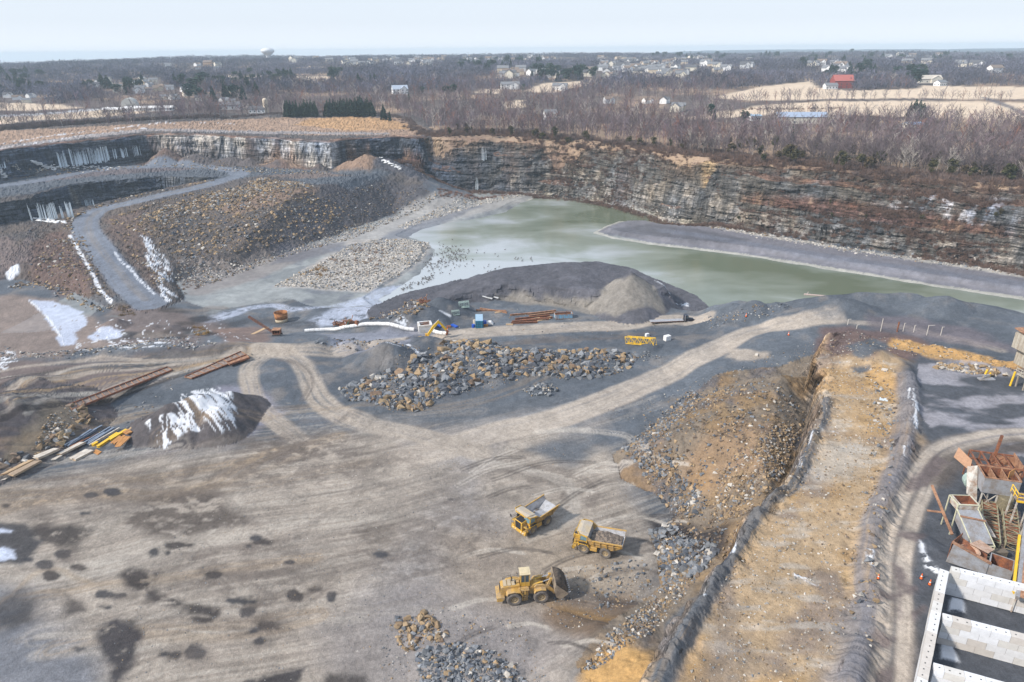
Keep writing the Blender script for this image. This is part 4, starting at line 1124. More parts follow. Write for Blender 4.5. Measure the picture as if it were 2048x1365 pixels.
pile([(1200,820),(1640,680),(1600,760),(1300,860)], 900, .12, .5, P5, [.2,.4,.3,.1,0], 2.0, name='floor')
pile([(130,820),(250,860),(380,740),(520,710)], 60, .4, .9, P5, [.4,.3,.1,.2,0], 2.0, line=1.5, name='floor')

rq = np.vstack([r[0] for r in rocks]); rs = np.concatenate([r[1] for r in rocks]); rc = np.vstack([r[2] for r in rocks]); rk = np.concatenate([r[3] for r in rocks])
rn = np.concatenate([[r[4]] * len(r[1]) for r in rocks])
rz_ = hgt(rq[:, 0], rq[:, 1]) + rs * .06
dep_ = rq[:, 1] * math.cos(PITCH) + (CAMZ - rz_) * math.sin(PITCH)
ppx = 1024 + FPX * rq[:, 0] / dep_
ppy = 682.5 - FPX * (rq[:, 1] * math.sin(PITCH) - (CAMZ - rz_) * math.cos(PITCH)) / dep_
vis = (ppx > 5) & (ppx < 2043) & (ppy < 1360)
score = np.where(vis, rs / dep_, 0)
order = np.argsort(-score)
indiv = np.zeros(len(rs), bool); indiv[order[:300]] = True
tid = RNG.integers(0, 12, len(rs))
S3 = rs[:, None] * RNG.uniform(.65, 1.15, (len(rs), 3)) * np.array([1.15, 1.0, .85])
E3 = np.c_[RNG.normal(0, .35, len(rs)), RNG.normal(0, .35, len(rs)), RNG.uniform(0, 6.28, len(rs))]
P3 = np.c_[rq, rz_]
MROCK = attr_mat('broken_stone', .85, .3, 1.6)
Vr, Fr, Cr = merge(ROCKT, tid[~indiv], P3[~indiv], S3[~indiv], E3[~indiv], rc[~indiv])
tag(mesh_np('loose_rocks', Vr, Fr, MROCK, Cr), kind='stuff')
def rock_mat(name, a, b_):
    m, nt, b = base_mat(name, .85, .2)
    oi = nn(nt, 'ShaderNodeObjectInfo')
    mx = nn(nt, 'ShaderNodeMixRGB'); mx.inputs[1].default_value = (*a, 1); mx.inputs[2].default_value = (*b_, 1)
    nt.links.new(oi.outputs['Random'], mx.inputs[0])
    n1 = pos_noise(nt, 2.0, 5, rough=.7)
    nt.links.new(mul(nt, mx.outputs[0], mrange(nt, n1, .3, .7, .55, 1.35)), b.inputs['Base Color'])
    bump(nt, b, n1, .5, .15)
    return m
RM = [rock_mat('tan_stone', (.36,.265,.16), (.23,.16,.10)), rock_mat('grey_stone', (.26,.27,.285), (.15,.16,.175)), rock_mat('dark_stone', (.14,.15,.17), (.07,.075,.09)), rock_mat('pale_stone', (.5,.47,.43), (.38,.35,.31)), rock_mat('brown_stone', (.26,.18,.12), (.16,.11,.08))]
RL = ['tan', 'grey', 'dark', 'pale', 'brown']
WH = {'mid': 'in the long rubble pile beyond the loop road', 'small': 'in the small rubble heap in front of the long pile', 'berm': 'on the gravel berm by the haul road', 'hill': 'on the rubble hill beside the ramp road', 'shore': 'on the pale shore of the pond',
      'rubble': 'on the blasted slope below the drill bench', 'near': 'in the rubble at the bottom edge of the photo', 'row': 'in the row along the left gravel bank', 'far': 'at the foot of the far quarry face', 'bench': 'on the drill bench', 'floor': 'lying on the open pit floor'}
rmesh = {}
for i in np.nonzero(indiv)[0]:
    key = (tid[i], rk[i])
    if key not in rmesh:
        t = ROCKT[tid[i]]
        o = mesh_np('boulder', t[0], t[1], RM[rk[i]], link=False)
        bmm = bmesh.new(); bmm.from_mesh(o.data)
        bmesh.ops.bevel(bmm, geom=bmm.edges[:], offset=.018, segments=1, affect='EDGES', profile=.5)
        bmm.to_mesh(o.data); bmm.free()
        rmesh[key] = o.data
        bpy.data.objects.remove(o)
    o = bpy.data.objects.new('boulder', rmesh[key])
    COL.objects.link(o)
    o.location = P3[i]; o.scale = S3[i]; o.rotation_euler = E3[i]
    sz = 'large' if rs[i] > 1.9 else 'small' if rs[i] < 1.2 else 'mid-sized'
    tag(o, '%s %s angular boulder %s' % (sz, RL[rk[i]], WH[rn[i]]), 'boulder', '%s %s boulders %s' % (sz, RL[rk[i]], WH[rn[i]]))
print('rocks', len(rs))

# ------------------------------------------------------------------ trees
def limb(Vl, Fl, a, b, ra, rb, sides=3):
    a = np.array(a); b = np.array(b); d = b - a
    L = np.linalg.norm(d) + 1e-6; d = d / L
    u = np.cross(d, [0.3, .2, 1.0] if abs(d[2]) < .9 else [1, 0, 0]); u /= np.linalg.norm(u); v = np.cross(d, u)
    o = len(Vl)
    for (c, r) in ((a, ra), (b, rb)):
        for k in range(sides):
            t = 2 * math.pi * k / sides
            Vl.append(c + r * (math.cos(t) * u + math.sin(t) * v))
    for k in range(sides):
        Fl.append((o + k, o + (k + 1) % sides, o + sides + (k + 1) % sides, o + sides + k))
def twig(Vl, Fl, a, b, w, rnd):
    a = np.array(a); b = np.array(b); d = b - a
    s = np.cross(d, [rnd.uniform(-1, 1), rnd.uniform(-1, 1), rnd.uniform(-1, 1)]); s /= (np.linalg.norm(s) + 1e-6)
    o = len(Vl)
    Vl += [a - s * w * .5, a + s * w * .5, b + s * w * .25, b - s * w * .25]
    Fl.append((o, o + 1, o + 2, o + 3))
def bare_tree(seed, h=1.0, n1=9, n2=5, n3=4, tw=.006, spread=.42, rich=True):
    """unit-height leafless tree; returns trunk and crown meshes"""
    r = random.Random(seed)
    TV, TF, CV, CF = [], [], [], []
    x = y = 0
    pts = [(0, 0, -.03)]
    for i in range(1, 5):
        x += r.uniform(-.02, .02); y += r.uniform(-.02, .02)
        pts.append((x, y, i * .2))
    for i in range(4):
        limb(TV, TF, pts[i], pts[i + 1], .017 * (1 - i * .2), .017 * (1 - (i + 1) * .2), 4 if rich else 3)
    for i in range(n1):
        t = .22 + .6 * (i + r.random()) / n1
        k = min(3, int(t / .2)); f = t / .2 - k
        b = np.array(pts[k]) * (1 - f) + np.array(pts[k + 1]) * f
        a = r.uniform(0, 6.28) if i else 0
        up = .45 + .5 * t
        L = spread * (1.15 - t * .75) * r.uniform(.75, 1.15)
        d = np.array([math.cos(a) * (1 - up * .45), math.sin(a) * (1 - up * .45), up]); d /= np.linalg.norm(d)
        e1 = b + d * L * .55; e2 = e1 + (d + [r.uniform(-.3, .3), r.uniform(-.3, .3), .25]) * L * .45
        (limb(CV, CF, b, e1, .007, .0045) if rich else twig(CV, CF, b, e1, .016, r)); twig(CV, CF, e1, e2, .009, r)
        for j in range(n2):
            q = (j + .6) / n2
            s = b * (1 - q) + e2 * q
            dd = d + np.array([r.uniform(-.8, .8), r.uniform(-.8, .8), r.uniform(-.1, .7)]); dd /= np.linalg.norm(dd)
            e3 = s + dd * L * r.uniform(.3, .55)
            twig(CV, CF, s, e3, tw * 1.3, r)
            for m in range(n3):
                qq = (m + .5) / n3
                s2 = s * (1 - qq) + e3 * qq
                d3 = dd + np.array([r.uniform(-1, 1), r.uniform(-1, 1), r.uniform(-.2, .9)]); d3 /= np.linalg.norm(d3)
                twig(CV, CF, s2, s2 + d3 * L * r.uniform(.15, .32), tw, r)
    return (np.array(TV), np.array(TF)), (np.array(CV), np.array(CF))
def joined(tc):
    (a, b), (c, d) = tc
    return np.vstack([a, c]), np.vstack([b, d + len(a)])
RICH = [bare_tree(i, n1=11, n2=5, n3=5, tw=.0058) for i in range(6)]
LIGHT = [joined(bare_tree(40 + i, n1=8, n2=4, n3=1, tw=.0125, rich=False)) for i in range(6)]
def shrub(seed, n=46):
    r = random.Random(seed); CV, CF = [], []
    for i in range(n):
        a = r.uniform(0, 6.28); e_ = r.uniform(.15, 1.4)
        L = r.uniform(.5, 1.0)
        s = np.array([r.uniform(-.3, .3), r.uniform(-.3, .3), 0])
        twig(CV, CF, s, s + np.array([math.cos(a) * math.cos(e_), math.sin(a) * math.cos(e_), math.sin(e_)]) * L, .06, r)
    return np.array(CV), np.array(CF)
SHR = [shrub(70 + i) for i in range(5)]
def conifer(seed, broad=.26, layers=13, per=12, irregular=.25):
    r = random.Random(seed); TV, TF, CV, CF, CT = [], [], [], [], []
    limb(TV, TF, (0, 0, -.03), (0, 0, .95), .018, .004, 4)
    for i in range(layers):
        t = (i + .3) / layers
        z = .06 + .92 * t
        R = broad * (1 - t) ** .85 * (1 if t > .08 else .8) + .012
        for k in range(per if t < .8 else per // 2):
            a = r.uniform(0, 6.28)
            rad = R * r.uniform(1 - irregular, 1 + irregular)
            w = rad * .5 + .012
            dr_ = r.uniform(-.05, .02)
            c, s = math.cos(a), math.sin(a)
            o = len(CV)
            z0 = z + r.uniform(-.03, .03)
            CV += [np.array([0, 0, z0 + .02]), np.array([c * rad * .6 - s * w * .5, s * rad * .6 + c * w * .5, z0 + .01]), np.array([c * rad, s * rad, z0 + dr_]), np.array([c * rad * .6 + s * w * .5, s * rad * .6 - c * w * .5, z0 - .015])]
            CF.append((o, o + 1, o + 2, o + 3))
            o = len(CV)
            CV += [np.array([c * rad * .35, s * rad * .35, z0 + .035]), np.array([c * rad * .7 - s * w * .25, s * rad * .7 + c * w * .25, z0 + .005]), np.array([c * rad * .95, s * rad * .95, z0 - .05]), np.array([c * rad * .5, s * rad * .5, z0 - .05])]
            CF.append((o, o + 1, o + 2, o + 3))
    return (np.array(TV), np.array(TF)), (np.array(CV), np.array(CF))
CON = [conifer(i, .20 + .05 * (i % 3), 15, 14) for i in range(4)]
def round_ever(seed, n=330):
    """broad pine or cedar: leaf clumps through an uneven crown"""
    r = random.Random(seed); TV, TF, CV, CF = [], [], [], []
    limb(TV, TF, (0, 0, -.03), (0, 0, .8), .022, .006, 4)
    lob = [(r.uniform(-.16, .16), r.uniform(-.16, .16), r.uniform(.3, .85), r.uniform(.13, .22)) for _ in range(9)]
    for i in range(n):
        lx, ly, lz, lr = lob[i % 9]
        d = Vector((r.gauss(0, 1), r.gauss(0, 1), r.gauss(0, 1))).normalized() * lr * r.uniform(.5, 1.05)
        c = np.array([lx + d.x, ly + d.y, lz + d.z * .8])
        u = np.array([r.uniform(-1, 1), r.uniform(-1, 1), r.uniform(-.4, .4)]); v = np.array([r.uniform(-1, 1), r.uniform(-1, 1), r.uniform(-.6, .6)])
        u = u / np.linalg.norm(u) * .045; v = v / np.linalg.norm(v) * .04
        o = len(CV); CV += [c - u - v, c + u - v, c + u + v, c - u + v]; CF.append((o, o + 1, o + 2, o + 3))
    return (np.array(TV), np.array(TF)), (np.array(CV), np.array(CF))
RE = [round_ever(i) for i in range(3)]

def leaf_mat(name, a, b_):
    m, nt, b = base_mat(name, .9, .1)
    oi = nn(nt, 'ShaderNodeObjectInfo')
    mx = nn(nt, 'ShaderNodeMixRGB'); mx.inputs[1].default_value = (*a, 1); mx.inputs[2].default_value = (*b_, 1)
    nt.links.new(oi.outputs['Random'], mx.inputs[0])
    n1 = pos_noise(nt, .8, 3)
    nt.links.new(mul(nt, mx.outputs[0], mrange(nt, n1, .3, .7, .6, 1.4)), b.inputs['Base Color'])
    return m
MBARK = leaf_mat('bark', (.17,.14,.13), (.10,.085,.08))
MTWIG = leaf_mat('twigs', (.19,.15,.155), (.125,.105,.115))
MPALE = leaf_mat('pale_bark', (.42,.38,.34), (.32,.28,.25))
MPINE = leaf_mat('pine_needles', (.028,.055,.045), (.045,.07,.045))
MCED = leaf_mat('cedar_foliage', (.075,.075,.035), (.10,.075,.045))
MSHR = leaf_mat('scrub_twigs', (.20,.11,.085), (.15,.10,.085))

protos = {}
def make_plant(key, parts, names, mats, cat):
    if key not in protos:
        protos[key] = [(nm, mesh_np(nm, p[0], p[1], m, link=False)) for nm, p, m in zip(names, parts, mats)]
    return protos[key]
def put_plant(key, parts, names, mats, name, cat, label, group, x, y, h, wx=1.0, z=None, sink=0):
    pr = make_plant(key, parts, names, mats, cat)
    root = bpy.data.objects.new(name, None)
    COL.objects.link(root)
    root.empty_display_size = .1
    root.location = (x, y, (hz(x, y) if z is None else z) - sink)
    root.scale = (h * wx, h * wx, h)
    root.rotation_euler = (0, 0, random.uniform(0, 6.28))
    tag(root, label, cat, group)
    for nm, o in pr:
        c = o.copy(); COL.objects.link(c); c.parent = root
    return root
random.seed(5)

# settlement spots first, so that trees can keep clear of them
houses = []   # px, py, width, colour key, where
def hcluster(n, box, wh, w=(11, 16)):
    for _ in range(int(n * 1.45)):
        houses.append((random.uniform(box[0], box[2]), random.uniform(box[1], box[3]), random.uniform(*w) * 1.05, wh))
hcluster(22, (690, 119, 860, 133), 'on the hazy ridge left of centre', (12, 17)); hcluster(8, (830, 112, 900, 124), 'on the hazy ridge left of centre', (12, 16))
hcluster(8, (560, 112, 660, 126), 'near the water tower', (12, 20))
hcluster(15, (900, 114, 1120, 126), 'on the ridge above the central woods', (12, 16))
hcluster(34, (1150, 128, 1370, 158), 'in the central subdivision', (12, 16)); hcluster(14, (1000, 142, 1110, 162), 'by the hedge above the middle field', (13, 18)); hcluster(16, (1200, 118, 1430, 134), 'on the slope of the right subdivision', (12, 16))
hcluster(14, (1370, 118, 1500, 150), 'on the slope of the right subdivision', (13, 17)); hcluster(10, (1600, 122, 1700, 148), 'in the trees behind the red barn', (13, 17))
hcluster(8, (1760, 112, 1880, 130), 'on the right-hand ridge', (13, 18)); hcluster(4, (1900, 125, 1990, 150), 'on the right-hand ridge', (13, 18))
hcluster(14, (195, 160, 320, 188), 'in the left-hand woods', (8, 11)); hcluster(9, (300, 178, 480, 212), 'in the left-hand woods', (7, 10)); hcluster(6, (300, 120, 460, 140), 'in the left-hand woods', (9, 13)); hcluster(4, (1180, 205, 1420, 225), 'between the bare trees above the quarry', (9, 12)); hcluster(3, (10, 195, 80, 206), 'in the left-hand woods', (8, 10))
special = [(800,188,16,'white'), (1020,178,20,'white'), (1120,180,15,'white'), (1300,206,14,'white')]
hpos = [(ground(h[0], h[1]), h) for h in houses]
HX = np.array([p[0][0] for p in hpos]); HY = np.array([p[0][1] for p in hpos])
special_spots = [ground(*p) for p in [(1682,178),(1600,246),(262,218),(1855,165),(537,113),(800,188),(1020,178),(1120,180),(1500,240),(460,215),(300,222)]]
HX = np.append(HX, [p[0] for p in special_spots]); HY = np.append(HY, [p[1] for p in special_spots])

fields = [UP([(0,0)],0)] # placeholder
def in_fields(q):
    m = np.zeros(len(q), bool)
    for P in FPOLY:
        m |= sdf(P, q[:, 0], q[:, 1]) < 3
    return m
FPOLY = [GP(pp) for pp in [[(1440,228),(1520,210),(1640,204),(1800,202),(2100,205),(2100,245),(1930,240),(1700,234),(1550,228),(1480,233)], [(1425,196),(1520,174),(1620,163),(1640,176),(1700,182),(1830,178),(1850,172),(2100,174),(2100,200),(1800,198),(1640,200),(1500,203)],
    [(1050,185),(1080,168),(1180,161),(1215,163),(1150,178),(1100,188)], [(440,151),(640,152),(705,161),(640,170),(560,162),(470,162)], [(-60,205),(60,207),(165,215),(60,224),(-60,223)], [(-60,234),(100,226),(220,217),(360,216),(220,235),(60,244),(-60,258)],
    [(-300,400),(-60,262),(100,258),(320,246),(470,238),(560,232),(790,234),(870,262),(860,300),(400,300)]]]
for P in FPOLY[-1:]: pass
def clear_of_houses(q, rad=17, front0=55):
    keep = np.ones(len(q), bool)
    r = np.hypot(q[:, 0], q[:, 1])
    for x, y in zip(HX, HY):
        front = 14 if (x < -150 and math.hypot(x, y) < 900) else front0
        R = math.hypot(x, y); ux, uy = x / R, y / R
        du = q[:, 0] * ux + q[:, 1] * uy - R; dv = -q[:, 0] * uy + q[:, 1] * ux
        keep &= ~((np.abs(dv) < rad * .8) & (du > -front) & (du < rad * .6))
    return keep
def plain_pts(n, r0, r1, a0=-.72, a1=.72, power=1.0):
    a = RNG.uniform(a0, a1, n)
    u = RNG.random(n)
    r = r0 * (r1 / r0) ** (u ** power)
    q = np.c_[r * np.sin(a), r * np.cos(a)]
    ix = np.clip(np.round((q[:, 0] - RX0) / RS).astype(int), 0, nx - 1); iy = np.clip(np.round((q[:, 1] - RY0) / RS).astype(int), 0, ny - 1)
    inside = (q[:, 0] > RX0) & (q[:, 0] < RX1) & (q[:, 1] > RY0) & (q[:, 1] < RY1)
    ok = ~inside | (sU[iy, ix] > 22)
    q = q[ok]
    return q[~in_fields(q)]
def keep_clump(q, s, th, seed):
    return q[fbm(q[:, 0] / s, q[:, 1] / s, 3, seed) > th]
# near wood: right rim and behind (each tree visible)
qn = plain_pts(12500, 330, 1000, -.66, .72, 1.0)
qn = keep_clump(qn, 60, -.5, 801)
qn = qn[clear_of_houses(qn)]
qf = plain_pts(19000, 850, 4800, -.70, .70, 1.0)
qf = keep_clump(qf, 130, -.45, 802)
qf = qf[clear_of_houses(qf, 20, 70)]
rn_ = np.hypot(qn[:, 0], qn[:, 1]); o_ = np.argsort(rn_)
azn = np.abs(np.arctan2(qn[:, 0], qn[:, 1]))
cand = [i for i in o_ if azn[i] < .64][:290]
ind = np.zeros(len(qn), bool); ind[cand] = True
BL = [('slender grey-brown', MTWIG, MBARK), ('pale-barked', MPALE, MPALE), ('dusky purple-brown', MTWIG, MBARK)]
for i in cand:
    k = random.randrange(6); pb = 1 if random.random() < .10 else 0
    x, y = qn[i]
    side = 'right' if x > 60 else 'centre' if x > -60 else 'left'
    lab = ('bare pale-barked tree in the wood above the %s of the quarry rim' if pb else 'bare grey-brown tree in the wood above the %s of the quarry rim') % side
    put_plant(('b', k, pb), RICH[k], ('trunk', 'crown'), (MPALE if pb else MBARK, MPALE if pb else MTWIG), 'bare_tree', 'tree', lab, lab.replace('tree', 'trees', 1).replace('bare', 'bare', 1), x, y, random.uniform(8, 14), random.uniform(.85, 1.2))
# hedgerow trees along the fields
hedge = []
for ln, n in (([(1480,204),(1640,201),(1840,200),(2040,203)], 70), ([(1480,222),(1560,219),(1660,219)], 14), ([(1850,234),(1900,236),(1960,232)], 8), ([(0,222),(80,224),(180,220),(330,212)], 30), ([(0,255),(90,248),(200,240),(300,236),(420,232)], 40)):
    cl = smooth_line(GP(ln), 8)
    for _ in range(n):
        i = random.randrange(len(cl) - 1); t = random.random()
        p = cl[i] * (1 - t) + cl[i + 1] * t
        hedge.append((p[0] + random.gauss(0, 2), p[1] + random.gauss(0, 2), random.uniform(5, 12)))
hedge = np.array(hedge)
allq = np.vstack([qn[~ind], hedge[:, :2]])
hh_ = np.concatenate([RNG.uniform(8, 14, (~ind).sum()), hedge[:, 2]])
nq = len(allq)
tint = col(.165,.135,.145)[None] * RNG.uniform(.6, 1.35, (nq, 1)) * np.c_[RNG.uniform(.95, 1.15, nq), np.ones(nq), RNG.uniform(.9, 1.1, nq)]
pb = RNG.random(nq) < .07; tint[pb] = col(.40,.36,.33)
rd = RNG.random(nq) < .06; tint[rd] = col(.24,.12,.09)
P_ = np.c_[allq, hgt(allq[:, 0], allq[:, 1]) - .1]
Sx = hh_[:, None] * np.c_[RNG.uniform(.8, 1.25, (nq, 2)), np.ones(nq)]
Vt, Ft, Ct = merge(LIGHT, RNG.integers(0, 6, nq), P_, Sx, np.c_[np.zeros(nq), np.zeros(nq), RNG.uniform(0, 6.28, nq)], tint)
# far wood: wider crowns standing for groves
nf = len(qf)
rf = np.hypot(qf[:, 0], qf[:, 1])
tf = col(.108,.107,.142)[None] * RNG.uniform(.65, 1.3, (nf, 1)) * (1 + .6 * fbm(qf[:, 0] / 90, qf[:, 1] / 140, 3, 803))[:, None]  # bluish tint puts distance haze into the tree colour
gr_ = (fbm(qf[:, 0] / 120, qf[:, 1] / 120, 3, 804) > .42); 
hf = RNG.uniform(7, 14, nf) * (1 + .25 * fbm(qf[:, 0] / 200, qf[:, 1] / 200, 2, 805))
wf = np.interp(rf, [850, 3300], [1.2, 2.6])[:, None] * RNG.uniform(.8, 1.3, (nf, 1))
Pf = np.c_[qf, hgt(qf[:, 0], qf[:, 1]) - .5]
GROVE = []
for i in range(5):
    r = random.Random(500 + i); CV, CF = [], []
    for j in range(34):
        a = r.uniform(0, 6.28); rad = .55 * math.sqrt(r.random()); z = r.uniform(.12, .95) * (1 - .5 * rad)
        c = np.array([rad * math.cos(a), rad * math.sin(a), z])
        d = np.array([r.uniform(-.5, .5), r.uniform(-.5, .5), r.uniform(.3, 1)]); d = d / np.linalg.norm(d) * r.uniform(.1, .22)
        twig(CV, CF, c - d * .5, c + d * .7, r.uniform(.03, .06), r)
    for j in range(4):
        a = r.uniform(0, 6.28); rad = .4 * r.random()
        twig(CV, CF, (rad * math.cos(a), rad * math.sin(a), -.05), (rad * math.cos(a), rad * math.sin(a), .7), .03, r)
    GROVE.append((np.array(CV), np.array(CF)))
Vg, Fg, Cg = merge(GROVE, RNG.integers(0, 5, nf), Pf, hf[:, None] * np.c_[wf, wf, np.ones(nf)], np.c_[np.zeros(nf), np.zeros(nf), RNG.uniform(0, 6.28, nf)], tf)
MWOOD = attr_mat('winter_wood', .95, .2, .03, .05)
tag(mesh_np('woodland', np.vstack([Vt, Vg]), np.vstack([Ft, Fg + len(Vt)]), MWOOD, np.vstack([Ct, Cg])), kind='stuff')
print('wood', nq, nf, len(Ft) + len(Fg))
# scrub on rim, mid bench and talus
def scr(pts, n, lo, hi, cc, line=None):
    if line:
        cl = smooth_line(pts, 8)
        i = RNG.integers(0, len(cl) - 1, n); t = RNG.random(n)[:, None]
        q = cl[i] * (1 - t) + cl[i + 1] * t + RNG.normal(0, line, (n, 2))
    else:
        q = sample(pts, n)
    return np.c_[q, RNG.uniform(lo, hi, len(q))], np.repeat(cc[None], len(q), 0) * RNG.uniform(.65, 1.35, (len(q), 1))
RB = col(.165,.11,.088); GB = col(.14,.108,.10); GN = col(.07,.07,.04)
L_ = [scr(UP(U_FOOT, 10) + [0, -2.5], 2600, .8, 2.6, RB, 2.0), scr(UP(F_RIM) + [0, 7], 500, .6, 1.6, RB, 3)]
rimq = UP([(2200,392),(2048,372),(1850,362),(1700,338),(1500,322),(1300,300),(1150,285),(1000,270),(860,272)], 25)
L_ += [scr(rimq + [0, 4], 2600, 1.0, 3.4, RB, 6.0), scr(rimq + [0, 14], 1500, 1.2, 3.6, GB, 8), scr(rimq + [0, -6], 900, .8, 2.2, RB, 3.0)]
L_ += [scr(GP([(0,262),(100,254),(240,244),(420,236),(440,232),(300,238),(100,246),(-40,256)]), 1300, 1.5, 3.5, GB), scr(GP([(440,238),(560,228),(700,224),(800,236),(830,256),(860,268)]), 500, 1, 2.8, GB, 3)]
L_ += [scr(GP([(600,545),(700,500),(800,480),(740,550),(640,560)]), 70, .6, 1.8, col(.24,.16,.12)), scr(GP([(360,480),(420,560),(360,600),(330,540)]), 60, .5, 1.3, col(.23,.16,.12)), scr(GP([(870,378),(1040,380),(1000,395),(880,400)]), 120, .8, 2.2, col(.24,.15,.12)), scr(GP([(1475,221),(1680,219),(1690,217),(1480,217)]), 60, 1, 2.5, RB)]
L_ += [scr(GP([(380,656),(405,650),(420,668),(395,672)]), 16, .8, 1.6, col(.35,.22,.08)), scr(GP([(630,540),(645,530),(655,548),(640,556)]), 10, 1.2, 2.2, col(.36,.22,.09)), scr(GP([(225,618),(262,612),(272,632),(235,632)]), 20, .7, 1.4, col(.27,.20,.13)),
       scr(GP([(1580,228),(1700,232),(1830,236),(1900,250),(1700,246),(1600,238)]), 260, 1.2, 3.2, RB), scr(GP([(0,470),(130,450),(180,480),(230,600),(120,580)]), 150, .4, 1.0, RB)]
sq = np.vstack([a for a, b in L_]); scol = np.vstack([b for a, b in L_])
ns = len(sq)
Vs_, Fs_, Cs_ = merge(SHR, RNG.integers(0, 5, ns), np.c_[sq[:, :2], hgt(sq[:, 0], sq[:, 1]) - .1], sq[:, 2:3] * np.ones((1, 3)) * np.array([1, 1, .9]), np.c_[np.zeros(ns), np.zeros(ns), RNG.uniform(0, 6.28, ns)], scol)
tag(mesh_np('scrub', Vs_, Fs_, MWOOD, Cs_), kind='stuff')

# evergreens one by one
def ever(kind, px, py, h, label, group, wx=1.0):
    g = ground(px, py)
    if kind == 'con':
        k = random.randrange(4); return put_plant(('c', k), CON[k], ('trunk', 'crown'), (MBARK, MPINE), 'conifer', 'conifer', label, group, g[0], g[1], h, wx)
    k = random.randrange(3); mt = MPINE if kind == 'pine' else MCED
    return put_plant((kind, k), RE[k], ('trunk', 'crown'), (MBARK, mt), 'pine_tree' if kind == 'pine' else 'cedar_tree', 'evergreen', label, group, g[0], g[1], h, wx)
for i in range(12):
    ever('con', 572 + i * 5.6 + random.uniform(-2, 2), 234, random.uniform(11, 15), 'dark spruce in the left block of conifers behind the grassy rim', 'dark spruces in the left block behind the grassy rim', 1.2)
for i in range(18):
    ever('con', 657 + i * 5.0 + random.uniform(-2, 2), 233, random.uniform(13, 18), 'tall dark spruce in the dense block of conifers behind the grassy rim', 'tall dark spruces in the dense block behind the grassy rim', 1.25)
for x, y, h, k in [(768,240,13,'con'),(780,243,9,'con'),(893,196,15,'pine'),(908,196,15,'pine'),(818,200,8,'con'),(846,190,9,'pine'),(1045,186,10,'pine'),(982,192,8,'con')]:
    ever(k, x, y, h, 'dark evergreen standing alone in the woods left of centre', 'single evergreens in the woods left of centre')
for x, y, h in [(1420,238,12),(1428,240,9),(1487,255,14),(1478,262,8),(1582,285,10)]:
    ever('pine' if h > 10 else 'con', x, y, h, 'bluish green pine rising from the wood right of centre', 'bluish green pines in the wood right of centre')
for x, h in [(1817,13),(1826,15),(1835,14),(1843,12),(1822,11)]:
    ever('con', x, 238, h, 'dark spruce in the tight clump at the edge of the big stubble field', 'dark spruces in the clump by the big stubble field', 1.3)
for i in range(60):
    x = random.uniform(1385, 2040); f = (x - 1385) / 655
    ever('ced', x, 300 + f * 58 + random.uniform(-16, 16), random.uniform(5, 10), 'dark olive cedar in the scrub along the right quarry rim', 'dark olive cedars along the right quarry rim', random.uniform(.8, 1.1))
for i in range(26):
    x = random.uniform(880, 1385); f = (x - 880) / 505
    ever('ced', x, 268 + f * 32 + random.uniform(-8, 5), random.uniform(4.5, 8.5), 'dark olive cedar in the scrub along the central quarry rim', 'dark olive cedars along the central quarry rim', random.uniform(.8, 1.1))
for i in range(9):
    ever('ced', random.uniform(1400, 2000), random.uniform(410, 450), random.uniform(2, 4), 'small dark cedar on the middle ledge of the right quarry face', 'small dark cedars on the middle ledge')
for bx, n, where in (((0,150,90,190),9,'at the left edge of the woods'), ((160,165,300,195),10,'among the houses of the left-hand woods'), ((350,165,520,205),18,'in the left-hand woods'), ((455,150,600,170),8,'beside the pale field left of centre'), ((660,150,760,175),8,'on the slope left of centre'),
                    ((920,120,1080,145),22,'on the slope above the middle field'), ((1060,148,1200,164),26,'in the hedge above the middle field'), ((1300,104,1560,122),30,'on the skyline ridge right of centre'), ((1600,104,1760,150),20,'around the subdivision behind the red barn'), ((1640,150,1720,166),8,'behind the red barn'), ((1790,150,1850,172),8,'beside the farm drive on the right'), ((1750,105,2040,125),14,'on the right-hand skyline')):
    for i in range(int(n * 1.5)):
        ever(random.choice(('con', 'pine')), random.uniform(bx[0], bx[2]), random.uniform(bx[1], bx[3]), random.uniform(11, 18), 'distant dark evergreen ' + where, 'distant evergreens ' + where, random.uniform(1.2, 1.8))
